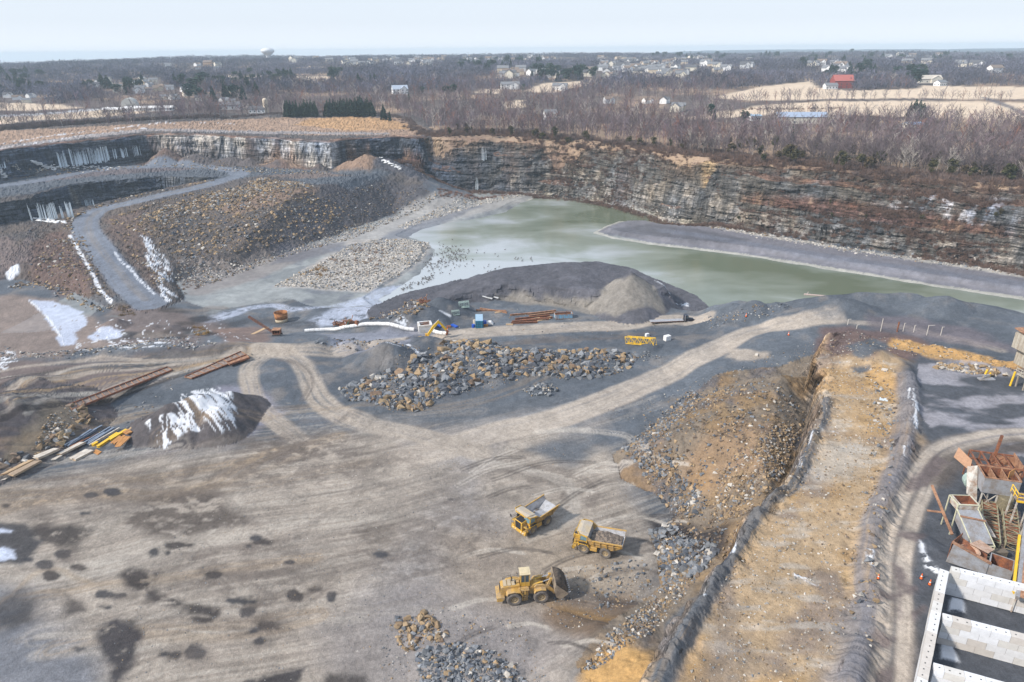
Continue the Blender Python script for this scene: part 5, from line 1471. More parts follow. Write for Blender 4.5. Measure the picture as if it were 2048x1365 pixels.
# ------------------------------------------------------------------ object building
class MB:
    def __init__(s): s.v = []; s.f = []
    def add(s, V, F):
        o = len(s.v); s.v += [tuple(p) for p in V]; s.f += [tuple(i + o for i in f) for f in F]; return s
    def box(s, c, d, R=None):
        hx, hy, hz_ = d[0] / 2, d[1] / 2, d[2] / 2
        V = [Vector((x, y, z)) for x in (-hx, hx) for y in (-hy, hy) for z in (-hz_, hz_)]
        if R is not None: V = [R @ v for v in V]
        V = [v + Vector(c) for v in V]
        return s.add(V, [(0, 1, 3, 2), (4, 6, 7, 5), (0, 4, 5, 1), (2, 3, 7, 6), (0, 2, 6, 4), (1, 5, 7, 3)])
    def prism(s, prof, y0, y1):
        """profile in x,z pulled from y0 to y1"""
        n = len(prof)
        V = [(x, y0, z) for x, z in prof] + [(x, y1, z) for x, z in prof]
        F = [tuple(range(n)), tuple(range(2 * n - 1, n - 1, -1))] + [(i, i + n, (i + 1) % n + n, (i + 1) % n) for i in range(n)]
        return s.add(V, F)
    def slab(s, pts, t):
        """flat plate through pts with thickness t along its normal"""
        P = [Vector(p) for p in pts]
        n = (P[1] - P[0]).cross(P[2] - P[0]).normalized() * t
        k = len(P)
        V = P + [p + n for p in P]
        F = [tuple(range(k - 1, -1, -1)), tuple(range(k, 2 * k))] + [(i, (i + 1) % k, (i + 1) % k + k, i + k) for i in range(k)]
        return s.add(V, F)
    def rod(s, a, b, r, n=6, r2=None):
        a, b = Vector(a), Vector(b); d = (b - a).normalized()
        u = d.cross(Vector((0, 0, 1)) if abs(d.z) < .9 else Vector((1, 0, 0))).normalized(); v = d.cross(u)
        r2 = r if r2 is None else r2
        V = [a + (u * math.cos(t) + v * math.sin(t)) * r for t in [2 * math.pi * k / n for k in range(n)]] + [b + (u * math.cos(t) + v * math.sin(t)) * r2 for t in [2 * math.pi * k / n for k in range(n)]]
        F = [tuple(range(n)), tuple(range(2 * n - 1, n - 1, -1))] + [(i, i + n, (i + 1) % n + n, (i + 1) % n) for i in range(n)]
        return s.add(V, F)
    def bar(s, a, b, w, h=None):
        """square beam from a to b"""
        h = h or w
        a, b = Vector(a), Vector(b); d = b - a
        R = d.to_track_quat('X', 'Z').to_matrix()
        return s.box((a + b) / 2, (d.length, w, h), R)
    def lathe(s, prof, n=24, axis='Z', c=(0, 0, 0), closed=False):
        V = []
        for r, h in prof:
            for k in range(n):
                t = 2 * math.pi * k / n
                p = (r * math.cos(t), r * math.sin(t), h)
                if axis == 'Y': p = (p[0], p[2], p[1])
                V.append((p[0] + c[0], p[1] + c[1], p[2] + c[2]))
        F = []
        m = len(prof)
        for i in range(m if closed else m - 1):
            j = (i + 1) % m
            for k in range(n):
                F.append((i * n + k, i * n + (k + 1) % n, j * n + (k + 1) % n, j * n + k))
        return s.add(V, F)
    def build(s, name, mat, parent=None, bevel=0, smooth=False):
        me = bpy.data.meshes.new(name)
        me.from_pydata([tuple(v) for v in s.v], [], s.f)
        bm = bmesh.new(); bm.from_mesh(me)
        bmesh.ops.recalc_face_normals(bm, faces=bm.faces)
        if bevel:
            bmesh.ops.bevel(bm, geom=bm.edges[:], offset=bevel, segments=1, affect='EDGES', profile=.5, clamp_overlap=True)
        bm.to_mesh(me); bm.free()
        if smooth:
            me.polygons.foreach_set('use_smooth', np.ones(len(me.polygons), bool))
        me.materials.append(mat)
        o = bpy.data.objects.new(name, me); COL.objects.link(o)
        if parent: o.parent = parent
        return o

def empty(name, loc, rz=0, label=None, cat=None, group=None, s=1.0):
    o = bpy.data.objects.new(name, None); COL.objects.link(o)
    o.location = loc; o.rotation_euler = (0, 0, rz); o.scale = (s, s, s)
    return tag(o, label, cat, group)
def copy_tree(o, parent=None):
    c = o.copy(); COL.objects.link(c); c.parent = parent
    for ch in o.children: copy_tree(ch, c)
    return c

YEL = simple('machine_yellow', (.62,.36,.035), .5, .2, 1.2, dirt=(.42,.28,.10))
YELD = simple('dusty_yellow_paint', (.50,.30,.075), .75, .2, .9, dirt=(.38,.27,.15))
CLEANY = simple('yellow_paint', (.80,.50,.03), .45, .12, 1.5)
TYRE = simple('dusty_rubber', (.17,.15,.135), .9, .25, 3, dirt=(.09,.08,.075))
RIM = simple('dusty_rim', (.38,.29,.17), .8, .2, 3, dirt=(.27,.21,.14))
BLACKM = simple('black_steel', (.035,.035,.04), .55, .3, 3)
STEELW = simple('worn_steel', (.50,.50,.52), .42, .12, 1.2, .4, dirt=(.36,.35,.35))
CHROME = simple('hydraulic_chrome', (.7,.7,.72), .2, .05, 2, .9)
GLASS = simple('dark_glass', (.05,.08,.10), .08, .1, 2, spec=.8)
GLASSB = simple('bluish_glass', (.16,.28,.33), .12, .2, 2, spec=.8)
RUST = simple('rust', (.27,.105,.05), .85, .35, 1.5, dirt=(.12,.055,.04), bs=.3)
RUSTL = simple('pale_rust', (.40,.22,.13), .85, .3, 1.2, dirt=(.20,.10,.06))
GALV = simple('galvanised_grey', (.36,.37,.40), .6, .12, .8, .3, dirt=(.27,.24,.22))
PAINTG = simple('faded_pale_paint', (.52,.50,.46), .7, .15, .9, dirt=(.30,.20,.14))
CONC = attr_mat('pale_concrete', .8, .09, 1.5)
WHITE = simple('white_plastic', (.78,.78,.78), .6, .08, 1.5, dirt=(.62,.6,.58))
BLUEC = simple('blue_container_paint', (.02,.20,.33), .5, .2, 1, dirt=(.02,.14,.24))
BLUER = simple('pale_blue_roof', (.33,.47,.60), .6, .1, 1)
BLUED = simple('faded_blue_paint', (.20,.42,.58), .65, .3, 1.2, dirt=(.35,.25,.22))
WOODP = simple('plywood', (.50,.36,.22), .8, .2, .9, dirt=(.38,.26,.16))
WOODW = simple('weathered_board', (.60,.55,.48), .8, .15, .9, dirt=(.42,.36,.30))
WOODO = simple('orange_wood', (.50,.24,.08), .8, .25, 1.5)
STEELB = simple('blue_grey_beam', (.25,.30,.38), .5, .2, 1, .3)
ORANGE = simple('cone_orange', (.85,.16,.03), .5, .1, 3)
MUDLOAD = simple('dug_earth', (.085,.065,.05), .9, .4, 3, dirt=(.035,.03,.028), bs=.8)
GREENP = simple('pale_green_steel', (.36,.46,.42), .6, .2, 1)

def wheel(parent, x, y, r, w, name='wheel', lugs=26):
    """wheel > tyre, rim; axle along Y"""
    tb = MB()
    prof = [(.52 * r, -.36 * w), (.62 * r, -.46 * w), (.85 * r, -.5 * w), (.96 * r, -.44 * w), (r * .975, -.30 * w), (r * .975, .30 * w), (.96 * r, .44 * w), (.85 * r, .5 * w), (.62 * r, .46 * w), (.52 * r, .36 * w)]
    tb.lathe(prof, 28, 'Y', closed=True)
    for k in range(lugs):
        a = 2 * math.pi * k / lugs
        for sgn in (-1, 1):
            R = Matrix.Rotation(-a - sgn * .05, 3, 'Y') @ Matrix.Rotation(.35 * sgn, 3, 'Z')
            tb.box((math.cos(a + sgn * .05) * r * .985, sgn * w * .24, math.sin(a + sgn * .05) * r * .985), (.05 * r, w * .46, .10 * r), R)
    t = tb.build(name, TYRE, parent)
    t.location = (x, y, r)
    s = 1 if y > 0 else -1
    rb = MB().lathe([(.01, .16 * w * s), (.16 * r, .16 * w * s), (.19 * r, .30 * w * s), (.30 * r, .30 * w * s), (.33 * r, .12 * w * s), (.45 * r, .14 * w * s), (.49 * r, .37 * w * s), (.54 * r, .39 * w * s), (.54 * r, -.3 * w * s), (.01, -.3 * w * s)], 20, 'Y')
    for k in range(10):
        a = 2 * math.pi * k / 10
        rb.rod((math.cos(a) * .25 * r, .28 * w * s, math.sin(a) * .25 * r), (math.cos(a) * .25 * r, .35 * w * s, math.sin(a) * .25 * r), .025 * r, 5)
    rb.build('rim', RIM, t)
    return t

def rail(mb, pts, h=1.0, r=.03):
    for i in range(len(pts) - 1):
        a, b = Vector(pts[i]), Vector(pts[i + 1])
        n = max(1, int((b - a).length / 1.1))
        for k in range(n + 1):
            p = a.lerp(b, k / n); mb.rod(p, p + Vector((0, 0, h)), r, 4)
        for q in (1.0, .5):
            mb.rod(a + Vector((0, 0, h * q)), b + Vector((0, 0, h * q)), r, 4)

def place2(f, r, side, lat, xf, xr):
    """world pose from two wheel contact points (front f, rear r) on one side; returns origin, yaw, scale"""
    F_, R_2 = Vector(f[:2]), Vector(r[:2])
    d = F_ - R_2; yaw = math.atan2(d.y, d.x)
    s = d.length / (xf - xr)
    h = d.normalized(); left = Vector((-h.y, h.x))
    o = R_2 - h * xr * s - left * side * lat * s
    return (o.x, o.y, min(f[2], r[2])), yaw, s

# ------------------------------------------------------------------ dump trucks
def dump_truck(pose, label):
    loc, yaw, s = pose
    t = empty('dump_truck', loc, yaw, label, 'dump truck', None, s)
    fr = MB()
    for y in (-.55, .55): fr.bar((3.2, y, 1.25), (-3.4, y, 1.25), .3, .5)
    for x in (2.6, .6, -1, -2.6): fr.bar((x, -.55, 1.2), (x, .55, 1.2), .25, .35)
    fr.rod((2.0, -1.6, .95), (2.0, 1.6, .95), .2, 8); fr.rod((-1.75, -1.5, .95), (-1.75, 1.5, .95), .32, 8)
    fr.rod((-.2, .9, 1.1), (-.9, .9, 2.0), .14, 8); fr.rod((-.2, -.9, 1.1), (-.9, -.9, 2.0), .14, 8)
    fr.build('chassis', YELD, t, .03)
    MB().box((.35, 1.35, 1.15), (1.3, .75, .8)).box((.35, -1.35, 1.15), (1.2, .7, .8)).build('fuel_tank', YELD, t, .06)
    bp = MB().box((3.75, 0, .85), (.5, 3.7, .55)).box((3.55, 1.55, 1.25), (.7, .7, .35)).box((3.55, -1.55, 1.25), (.7, .7, .35))
    bp.build('bumper', YEL, t, .05)
    hd = MB().prism([(2.2, 1.2), (4.0, 1.2), (3.95, 2.9), (2.2, 3.05)], -.95, .95)
    hd.build('hood', YEL, t, .05)
    g = MB().box((4.01, -.02, 2.1), (.06, 1.35, 1.4))
    for k in range(8): g.box((4.05, -.02, 1.48 + k * .17), (.05, 1.3, .05))
    g.build('grille', BLACKM, t)
    MB().slab([(2.5, -.8, 3.03), (3.85, -.8, 2.91), (3.85, .8, 2.91), (2.5, .8, 3.03)], .03).build('hood_panel', BLACKM, t)
    dk = MB().box((2.75, 1.5, 2.05), (1.9, 1.15, .1)).box((2.75, -1.5, 2.05), (1.9, 1.15, .1))
    for y in (1.55, -1.55):
        dk.prism([(1.0, 1.55), (1.25, 2.02), (2.75, 2.02), (3.0, 1.55), (2.85, 1.55), (2.65, 1.9), (1.35, 1.9), (1.15, 1.55)], y - .48, y + .48)
    dk.build('fender', YEL, t, .02)
    for y in (1.3, .7, -.7, -1.3):
        MB().lathe([(.01, .07), (.1, .06), (.12, 0), (.01, 0)], 10, 'Z').build('headlight', WHITE, t).matrix_local = Matrix.Translation((4.0, y, .95)) @ Matrix.Rotation(math.pi / 2, 4, 'Y')
    cb = MB()
    for x in (1.45, 2.75):
        for y in (.25, 1.75): cb.bar((x, y, 2.1), (x - (.12 if x > 2 else 0), y, 3.55), .13)
    cb.box((2.07, 1.0, 3.58), (1.45, 1.65, .12)).box((2.1, 1.0, 2.35), (1.4, 1.6, .5))
    c = cb.build('cab', YEL, t, .02)
    MB().slab([(2.82, .33, 2.62), (2.82, 1.68, 2.62), (2.70, 1.68, 3.5), (2.70, .33, 3.5)], .03).slab([(1.55, 1.77, 2.62), (2.65, 1.77, 2.62), (2.55, 1.77, 3.5), (1.55, 1.77, 3.5)], .03).slab([(1.44, .33, 2.62), (1.44, 1.68, 2.62), (1.44, 1.68, 3.5), (1.44, .33, 3.5)], .03).build('window', GLASSB, c)
    eng = MB().box((1.9, -1.0, 2.4), (1.2, 1.0, .6)).rod((1.6, -.6, 2.6), (1.6, -.6, 3.4), .12, 8).rod((2.6, -1.6, 2.1), (2.6, -1.6, 2.9), .22, 10).rod((2.1, -1.75, 2.1), (2.1, -1.75, 2.7), .18, 10)
    for k in range(5): eng.box((1.5 + k * .3, 1.98, 2.2 + .1 * (k % 2)), (.18, .12, .3))
    eng.build('engine_gear', BLACKM, t)
    rl = MB(); rail(rl, [(3.65, 2.0, 2.1), (1.9, 2.0, 2.1)], .8); rail(rl, [(3.65, -2.0, 2.1), (1.9, -2.0, 2.1)], .8); rail(rl, [(3.7, .95, 2.1), (3.7, 2.0, 2.1)], .8)
    rl.build('handrail', BLACKM, t)
    ld_ = MB()
    for sgn in (1, -1):
        a, b = Vector((3.95, 1.75 * sgn, .45)), Vector((3.8, 1.75 * sgn, 2.1))
        for y in (-.22, .22): ld_.rod(a + Vector((0, y, 0)), b + Vector((0, y, 0)), .03, 4)
        for k in range(5):
            p = a.lerp(b, k / 4); ld_.rod(p + Vector((0, -.22, 0)), p + Vector((0, .22, 0)), .025, 4)
    ld_.build('ladder', BLACKM, t)
    m = MB().box((3.7, 2.25, 2.75), (.08, .3, .5)).rod((3.7, 2.0, 2.5), (3.7, 2.25, 2.75), .025, 4).box((3.7, -2.25, 2.75), (.08, .3, .5)).rod((3.7, -2.0, 2.5), (3.7, -2.25, 2.75), .025, 4)
    m.build('mirror', BLACKM, t)
    for (x, y, w_2) in ((2.0, 1.62, .58), (2.0, -1.62, .58), (-1.75, 1.68, .5), (-1.75, -1.68, .5), (-1.75, 1.12, .48), (-1.75, -1.12, .48)):
        wheel(t, x, y, .97, w_2)
    # dump body
    tw, bw = 2.05, 1.6
    body = MB()
    for sgn in (1, -1):
        body.slab([(1.3, tw * sgn, 3.05), (1.0, bw * sgn, 1.95), (-2.6, bw * sgn, 1.72), (-4.45, (bw + .1) * sgn, 2.55), (-4.4, tw * sgn, 3.35)], .1 * (-sgn))
        body.slab([(1.0, bw * sgn, 1.95), (.4, (tw - .02) * sgn, 3.1), (1.35, (tw + .05) * sgn, 3.8), (1.5, (tw - .1) * sgn, 3.8)], .08 * -sgn)
        body.bar((.5, tw * sgn, 3.10), (-4.5, tw * sgn, 3.40), .2, .18); body.bar((.5, tw * sgn, 3.1), (1.4, (tw + .05) * sgn, 3.8), .18, .16)
        for x in (.3, -.8, -1.9, -3.0):
            body.bar((x, (bw + .08) * sgn, 1.9 + .06 * x), (x, (tw + .06) * sgn, 3.12 - .05 * x), .18, .12)
        body.bar((.9, (bw + .24) * sgn, 2.45), (-4.2, (bw + .30) * sgn, 2.75), .1, .12)
    body.slab([(1.0, -bw, 1.95), (1.0, bw, 1.95), (1.45, tw, 3.8), (1.45, -tw, 3.8)], .1)
    body.prism([(1.0, 1.8), (1.0, 1.95), (-2.6, 1.72), (-4.45, 2.55), (-4.5, 2.4), (-2.6, 1.5)], -bw, bw)
    bo = body.build('dump_body', YELD, t, .015)
    # worn liner
    ln = MB()
    ln.slab([(.98, bw - .12, 2.0), (.98, -bw + .12, 2.0), (-2.6, -bw + .12, 1.78), (-2.6, bw - .12, 1.78)], .03)
    ln.slab([(-2.6, bw - .12, 1.78), (-2.6, -bw + .12, 1.78), (-4.42, -bw - .02, 2.60), (-4.42, bw + .02, 2.60)], .03)
    ln.slab([(.98, bw - .1, 2.03), (1.40, tw - .14, 3.74), (1.40, -tw + .14, 3.74), (.98, -bw + .1, 2.03)], -.03)
    for sgn in (1, -1):
        ln.slab([(1.2, (tw - .13) * sgn, 3.0), (.98, (bw - .12) * sgn, 2.02), (-2.6, (bw - .12) * sgn, 1.80), (-4.38, (bw - .02) * sgn, 2.62), (-4.35, (tw - .13) * sgn, 3.3)], .02 * -sgn)
    ln.build('body_liner', STEELW, bo)
    cn = MB().prism([(1.25, 3.78), (1.25, 3.9), (2.6, 4.22), (3.35, 4.2), (3.35, 4.06), (2.6, 4.08)], -1.55, 1.55)
    for sgn in (1, -1):
        cn.slab([(1.25, 1.55 * sgn, 3.80), (2.6, 1.55 * sgn, 4.12), (3.35, 1.2 * sgn, 4.09), (2.75, 2.0 * sgn, 3.98), (1.35, 2.12 * sgn, 3.76)], .1 * sgn)
    cn.build('canopy', simple('canopy_dust', (.52,.42,.28), .8, .15, .7, dirt=(.44,.40,.35)), bo, .01)
    ed = MB()
    E_ = [(1.35, 2.14, 3.78), (2.78, 2.04, 4.02), (3.38, 1.2, 4.13), (3.38, -1.2, 4.13), (2.78, -2.04, 4.02), (1.35, -2.14, 3.78)]
    for i in range(5): ed.bar(E_[i], E_[i + 1], .1, .22)
    ed.build('canopy_edge', YEL, bo)
    return t

def lumpy(name, mat, parent, fn, xs, ys):
    """earth heap as a closed-over sheet: fn(x,y) -> z"""
    V = []; Fc = []
    for x in xs:
        for y in ys: V.append((x, y, fn(x, y)))
    n = len(ys)
    for i in range(len(xs) - 1):
        for j in range(n - 1): Fc.append((i * n + j, (i + 1) * n + j, (i + 1) * n + j + 1, i * n + j + 1))
    b = MB(); b.add(V, Fc)
    return b.build(name, mat, parent)

g = ground
p1 = place2(g(1066, 1070), g(1098, 1053), 1, 2.0, 2.0, -1.75)
print('truck scales', p1)
def reseat(f, yaw, sc_, side, lat, xf):
    h = Vector((math.cos(yaw), math.sin(yaw))); left = Vector((-h.y, h.x))
    o_ = Vector(f[:2]) - h * xf * sc_ - left * side * lat * sc_
    return ((o_.x, o_.y, hz(o_.x, o_.y) + .02), yaw, sc_)
p1 = reseat(g(1067, 1070), p1[1] + math.radians(4), 1.0, 1, 1.9, 2.0)
tr1 = dump_truck(p1, 'empty yellow dump truck facing lower left with bare steel floor in its body')
p2 = place2(g(1167, 1107), g(1210, 1116), 1, 2.0, 2.0, -1.75)
print(p2)
p2 = reseat(g(1166, 1108), p2[1], 1.02, 1, 1.9, 2.0)
tr2 = dump_truck(p2, 'yellow dump truck seen side-on with dark earth and stones in its body')
def in_truck(name, label, cat, pose):
    loc, yaw, s = pose
    e_ = empty(name, loc, yaw, label, cat, None, s)
    return e_
ldt = lumpy('earth_load', simple('stony_earth', (.24,.19,.15), .9, .4, 3, dirt=(.07,.06,.055), bs=.8), None, lambda x, y: max(1.8, 3.25 - .16 * abs(x + 1.6) - .17 * y * y + .3 * (float(vn2(np.array([x * 2.3]), np.array([y * 2.3]), 5)[0]) - .5) + .15 * (float(vn2(np.array([x * 6.]), np.array([y * 6.]), 6)[0]) - .5)), np.linspace(-4.15, .95, 34), np.linspace(-1.6, 1.6, 24))
ldt.location = p2[0]; ldt.rotation_euler = (0, 0, p2[1]); ldt.scale = (p2[2],) * 3
tag(ldt, 'dark earth load heaped in the body of the side-on dump truck', 'earth load')

# ------------------------------------------------------------------ wheel loader
pl = place2(g(1081, 1204), g(1030, 1209), -1, 1.55, 2.2, -2.2)
pl = (pl[0], pl[1], pl[2] * 1.05)
L = empty('wheel_loader', pl[0], pl[1], 'big dusty yellow wheel loader carrying a full bucket of dark earth', 'wheel loader', None, pl[2])
wz = 1.22
for x in (2.2, -2.2):
    for y in (1.5, -1.5): wheel(L, x, y, wz, .85, 'wheel', 22)
rb_ = MB().prism([(-4.4, 1.5), (-4.3, 3.0), (-3.9, 3.15), (-1.2, 3.3), (-1.0, 1.3), (-3.2, 1.2)], -.85, .85)
rb_.build('engine_cover', YELD, L, .05)
hv = MB()
for x in (-3.6, -2.9, -2.2): hv.slab([(x - .28, -.7, 3.20 + (x + 3.9) * .055), (x + .28, -.7, 3.23 + (x + 3.9) * .055), (x + .28, .7, 3.23 + (x + 3.9) * .055), (x - .28, .7, 3.20 + (x + 3.9) * .055)], .03)
hv.build('vent_panel', simple('hood_dust', (.47,.38,.26), .85, .15, 2), L)
gb = MB().box((-4.38, 0, 2.3), (.06, 1.3, 1.2))
for k in range(9): gb.box((-4.42, 0, 1.78 + k * .13), (.05, 1.25, .04))
gb.build('radiator_grille', BLACKM, L)
MB().prism([(-5.0, .75), (-5.05, 1.5), (-4.4, 1.62), (-3.7, 1.5), (-3.75, 1.0), (-4.2, .7)], -1.45, 1.45).build('counterweight', YELD, L, .06)
MB().rod((-2.4, .25, 3.25), (-2.4, .25, 4.1), .1, 8).rod((-1.9, -.35, 3.25), (-1.9, -.35, 3.8), .14, 8).build('exhaust_stack', BLACKM, L)
for y in (1.35, -1.35):
    fd = MB()
    fd.prism([(-3.5, 2.15), (-3.2, 2.65), (-2.2, 2.8), (-1.2, 2.65), (-.75, 2.0), (-.9, 2.0), (-1.3, 2.5), (-2.2, 2.65), (-3.1, 2.5), (-3.35, 2.1)], y - .5, y + .5)
    fd.build('fender', YELD, L, .02)
    fd = MB().prism([(1.0, 2.1), (1.3, 2.6), (2.2, 2.75), (3.0, 2.6), (2.9, 2.5), (2.2, 2.62), (1.4, 2.48), (1.15, 2.05)], y - .45, y + .45)
    fd.build('fender', YELD, L, .02)
MB().box((-.6, 0, 2.0), (1.6, 2.2, 1.6)).box((-.45, -1.25, 2.75), (1.5, .7, .15)).box((-.45, 1.25, 2.75), (1.5, .7, .15)).box((-.5, -1.3, 1.7), (.9, .55, 2.0)).build('platform', YELD, L, .03)
CR_ = simple('cab_roof_dust', (.62,.52,.34), .8, .12, 1.5)
cb = MB()
for x in (-1.0, .35):
    for y in (-.7, .7): cb.bar((x, y, 2.8), (x, y, 5.2), .14)
cb.box((-.32, 0, 3.25), (1.45, 1.5, .9)).box((-.32, 0, 5.2), (1.6, 1.65, .14)).bar((-.35, -.72, 2.8), (-.35, -.72, 5.2), .1)
cab_ = cb.build('cab', YEL, L, .02)
MB().box((-.32, 0, 5.32), (1.75, 1.8, .12)).box((-.32, 0, 5.4), (1.2, 1.2, .06)).build('roof', CR_, cab_)
MB().slab([(.40, -.62, 3.75), (.40, .62, 3.75), (.40, .62, 5.1), (.40, -.62, 5.1)], .02).slab([(-.95, -.74, 3.75), (.3, -.74, 3.75), (.3, -.74, 5.1), (-.95, -.74, 5.1)], .02).slab([(-.95, .74, 3.75), (.3, .74, 3.75), (.3, .74, 5.1), (-.95, .74, 5.1)], .02).slab([(-1.05, -.62, 3.75), (-1.05, .62, 3.75), (-1.05, .62, 5.1), (-1.05, -.62, 5.1)], .02).build('window', GLASS, cab_)
MB().box((-.5, -1.6, 1.0), (.5, .08, .06)).box((-.5, -1.6, 1.35), (.5, .08, .06)).box((-.5, -1.6, 1.7), (.5, .08, .06)).rod((-.75, -1.6, .8), (-.75, -1.6, 2.7), .035, 4).rod((-.25, -1.6, .8), (-.25, -1.6, 2.7), .035, 4).build('ladder', BLACKM, L)
rl = MB(); rail(rl, [(-1.2, -1.58, 2.83), (.2, -1.58, 2.83)], .85, .028); rail(rl, [(-1.2, 1.58, 2.83), (-3.8, .95, 3.0)], .7, .028); rl.build('handrail', BLACKM, L)
MB().prism([(.4, 1.2), (.4, 2.5), (1.4, 3.1), (2.3, 2.9), (3.0, 1.6), (2.8, 1.0)], -.7, .7).build('front_frame', YELD, L, .05)
for sgn in (-1, 1):
    MB().prism([(1.1, 2.75), (1.5, 3.2), (2.6, 3.15), (3.6, 2.7), (4.5, 1.75), (4.75, 1.15), (4.35, 1.05), (3.9, 1.6), (3.1, 2.2), (2.0, 2.45), (1.3, 2.45)], sgn * .95 - .13, sgn * .95 + .13).build('lift_arm', YELD, L, .02)
    MB().rod((.9, sgn * .55, 2.9), (2.6, sgn * .55, 3.35), .14, 8).build('tilt_cylinder', YEL, L)
    MB().rod((2.6, sgn * .55, 3.35), (3.9, sgn * .5, 3.75), .075, 8).build('piston_rod', CHROME, L)
MB().prism([(3.1, 2.3), (3.5, 2.2), (4.15, 3.9), (3.75, 3.95)], -.75, -.4).prism([(3.1, 2.3), (3.5, 2.2), (4.15, 3.9), (3.75, 3.95)], .4, .75).rod((3.3, -1, 2.4), (3.3, 1, 2.4), .14, 8).build('bucket_lever', YELD, L, .02)
# bucket: curled back, open side up
bk = MB()
bp_ = [(4.45, 3.95), (4.35, 3.0), (4.35, 2.0), (4.6, 1.2), (5.1, .85), (5.8, 1.05), (6.6, 1.75)]
inn = [(4.57, 3.95), (4.47, 3.0), (4.47, 2.04), (4.7, 1.3), (5.13, .98), (5.75, 1.16), (6.6, 1.82)]
for i in range(len(bp_) - 1):
    bk.prism([bp_[i], bp_[i + 1], inn[i + 1], inn[i]], -2.05, 2.05)
for sgn in (-1, 1):
    bk.prism([bp_[0]] + bp_[1:] + [(5.9, 2.5), (5.0, 3.3)], sgn * 2.05 - .05, sgn * 2.05 + .05)
bo_ = bk.build('bucket', simple('bucket_steel', (.34,.28,.21), .7, .25, 1.2, .2, dirt=(.20,.16,.13)), L)
th = MB()
for k in range(9):
    y = -1.85 + k * 3.7 / 8
    th.prism([(6.5, 1.62), (6.5, 1.88), (7.0, 2.02)], y - .08, y + .08)
th.build('teeth', STEELW, bo_)
def ldf(x, y):
    u = (x - 4.5) / 2.1
    base = 4.1 - 1.6 * u
    return base + 1.25 * (1 - (y / 2.1) ** 2) * math.sin(min(1, max(0, u)) * math.pi) ** .7 + .25 * (float(vn2(np.array([x * 2.5]), np.array([y * 2.5]), 15)[0]) - .5) - (.5 if abs(y) > 1.97 else 0)
ldl = lumpy('earth_load', MUDLOAD, None, ldf, np.linspace(4.5, 6.55, 20), np.linspace(-2.0, 2.0, 28))
ldl.location = pl[0]; ldl.rotation_euler = (0, 0, pl[1]); ldl.scale = (pl[2],) * 3
tag(ldl, 'dark wet earth heaped in the bucket of the wheel loader', 'earth load')

# ------------------------------------------------------------------ excavator behind the gravel berm
ge = (*unproj(849, 682, -2), -2)
EX = empty('excavator', (ge[0], ge[1] + 1.5, hz(ge[0], ge[1] + 1.5) + .1), math.radians(12), 'yellow excavator behind the gravel berm with its bent boom raised', 'excavator')
for y in (-1.2, 1.2):
    MB().prism([(-2.0, .15), (-2.3, .5), (-2.0, .85), (2.0, .85), (2.3, .5), (2.0, .15)], y - .3, y + .3).build('track', BLACKM, EX, .04)
MB().box((0, 0, .8), (1.6, 1.9, .4)).build('undercarriage', BLACKM, EX)
MB().prism([(-2.6, 1.05), (-2.7, 1.9), (-1.0, 2.0), (1.2, 1.9), (1.3, 1.05)], -1.35, 1.35).build('house', YEL, EX, .05)
c = MB().prism([(.2, 1.9), (.2, 2.85), (1.2, 2.85), (1.5, 1.9)], .35, 1.3).build('cab', YEL, EX, .03)
MB().prism([(.3, 2.05), (.3, 2.75), (1.22, 2.75), (1.45, 2.05)], .38, 1.33).build('window', GLASS, c)
bm_ = MB()
bpts = [(1.0, 1.7), (1.2, 3.0), (2.7, 5.1), (4.4, 6.9)]
W_ = [.30, .42, .42, .3]
for i in range(3):
    a, b = Vector((bpts[i][0], 0, bpts[i][1])), Vector((bpts[i + 1][0], 0, bpts[i + 1][1])); bm_.bar(a, b + (b - a) * .04, .5, W_[i] * 1.9)
bm_.build('boom', CLEANY, EX, .03)
MB().bar((4.2, 0, 7.15), (6.7, 0, 3.9), .42, .6).build('stick', CLEANY, EX, .03)
MB().rod((1.0, .35, 2.2), (3.2, .35, 5.2), .11, 8).rod((1.0, -.35, 2.2), (3.2, -.35, 5.2), .11, 8).rod((2.8, 0, 6.0), (4.6, 0, 7.5), .12, 8).rod((5.0, 0, 7.0), (6.8, 0, 4.6), .1, 8).build('hydraulic_cylinder', CHROME, EX)
MB().prism([(6.5, 4.0), (7.0, 3.9), (7.3, 3.0), (7.0, 2.3), (6.4, 2.3), (6.7, 2.9)], -.6, .6).build('bucket', RUST, EX, .03)

# ------------------------------------------------------------------ flatbed lorry
fb, ff = g(1300, 649), g(1386, 641)
d_ = Vector(ff[:2]) - Vector(fb[:2]); Ls = d_.length / 19.0
FT = empty('flatbed_truck', fb, math.atan2(d_.y, d_.x), 'dark tractor unit pulling a long empty flatbed trailer on the haul road', 'flatbed truck', None, Ls)
MB().box((7.2, 0, 1.45), (14.6, 2.6, .22)).build('trailer_deck', STEELW, FT, .03)
MB().bar((.8, .5, 1.15), (14, .5, 1.2), .15, .35).bar((.8, -.5, 1.15), (14, -.5, 1.2), .15, .35).bar((0, 1.31, 1.42), (14.5, 1.31, 1.42), .05, .15).bar((0, -1.31, 1.42), (14.5, -1.31, 1.42), .05, .15).build('trailer_frame', RUST, FT)
for x in (1.2, 4.0, 12.6, 13.9, 18.2):
    for y in (-1.05, 1.05): 
        wk = wheel(FT, x, y, .52, .45, 'wheel', 0)
MB().bar((12, .45, .95), (19.2, .45, .95), .2, .3).bar((12, -.45, .95), (19.2, -.45, .95), .2, .3).build('chassis', BLACKM, FT)
cb = MB().prism([(14.9, 1.1), (14.9, 3.6), (16.3, 3.7), (16.9, 2.4), (16.9, 1.1)], -1.15, 1.15).build('cab', simple('dark_blue_paint', (.015,.02,.04), .3, .2, 2), FT, .06)
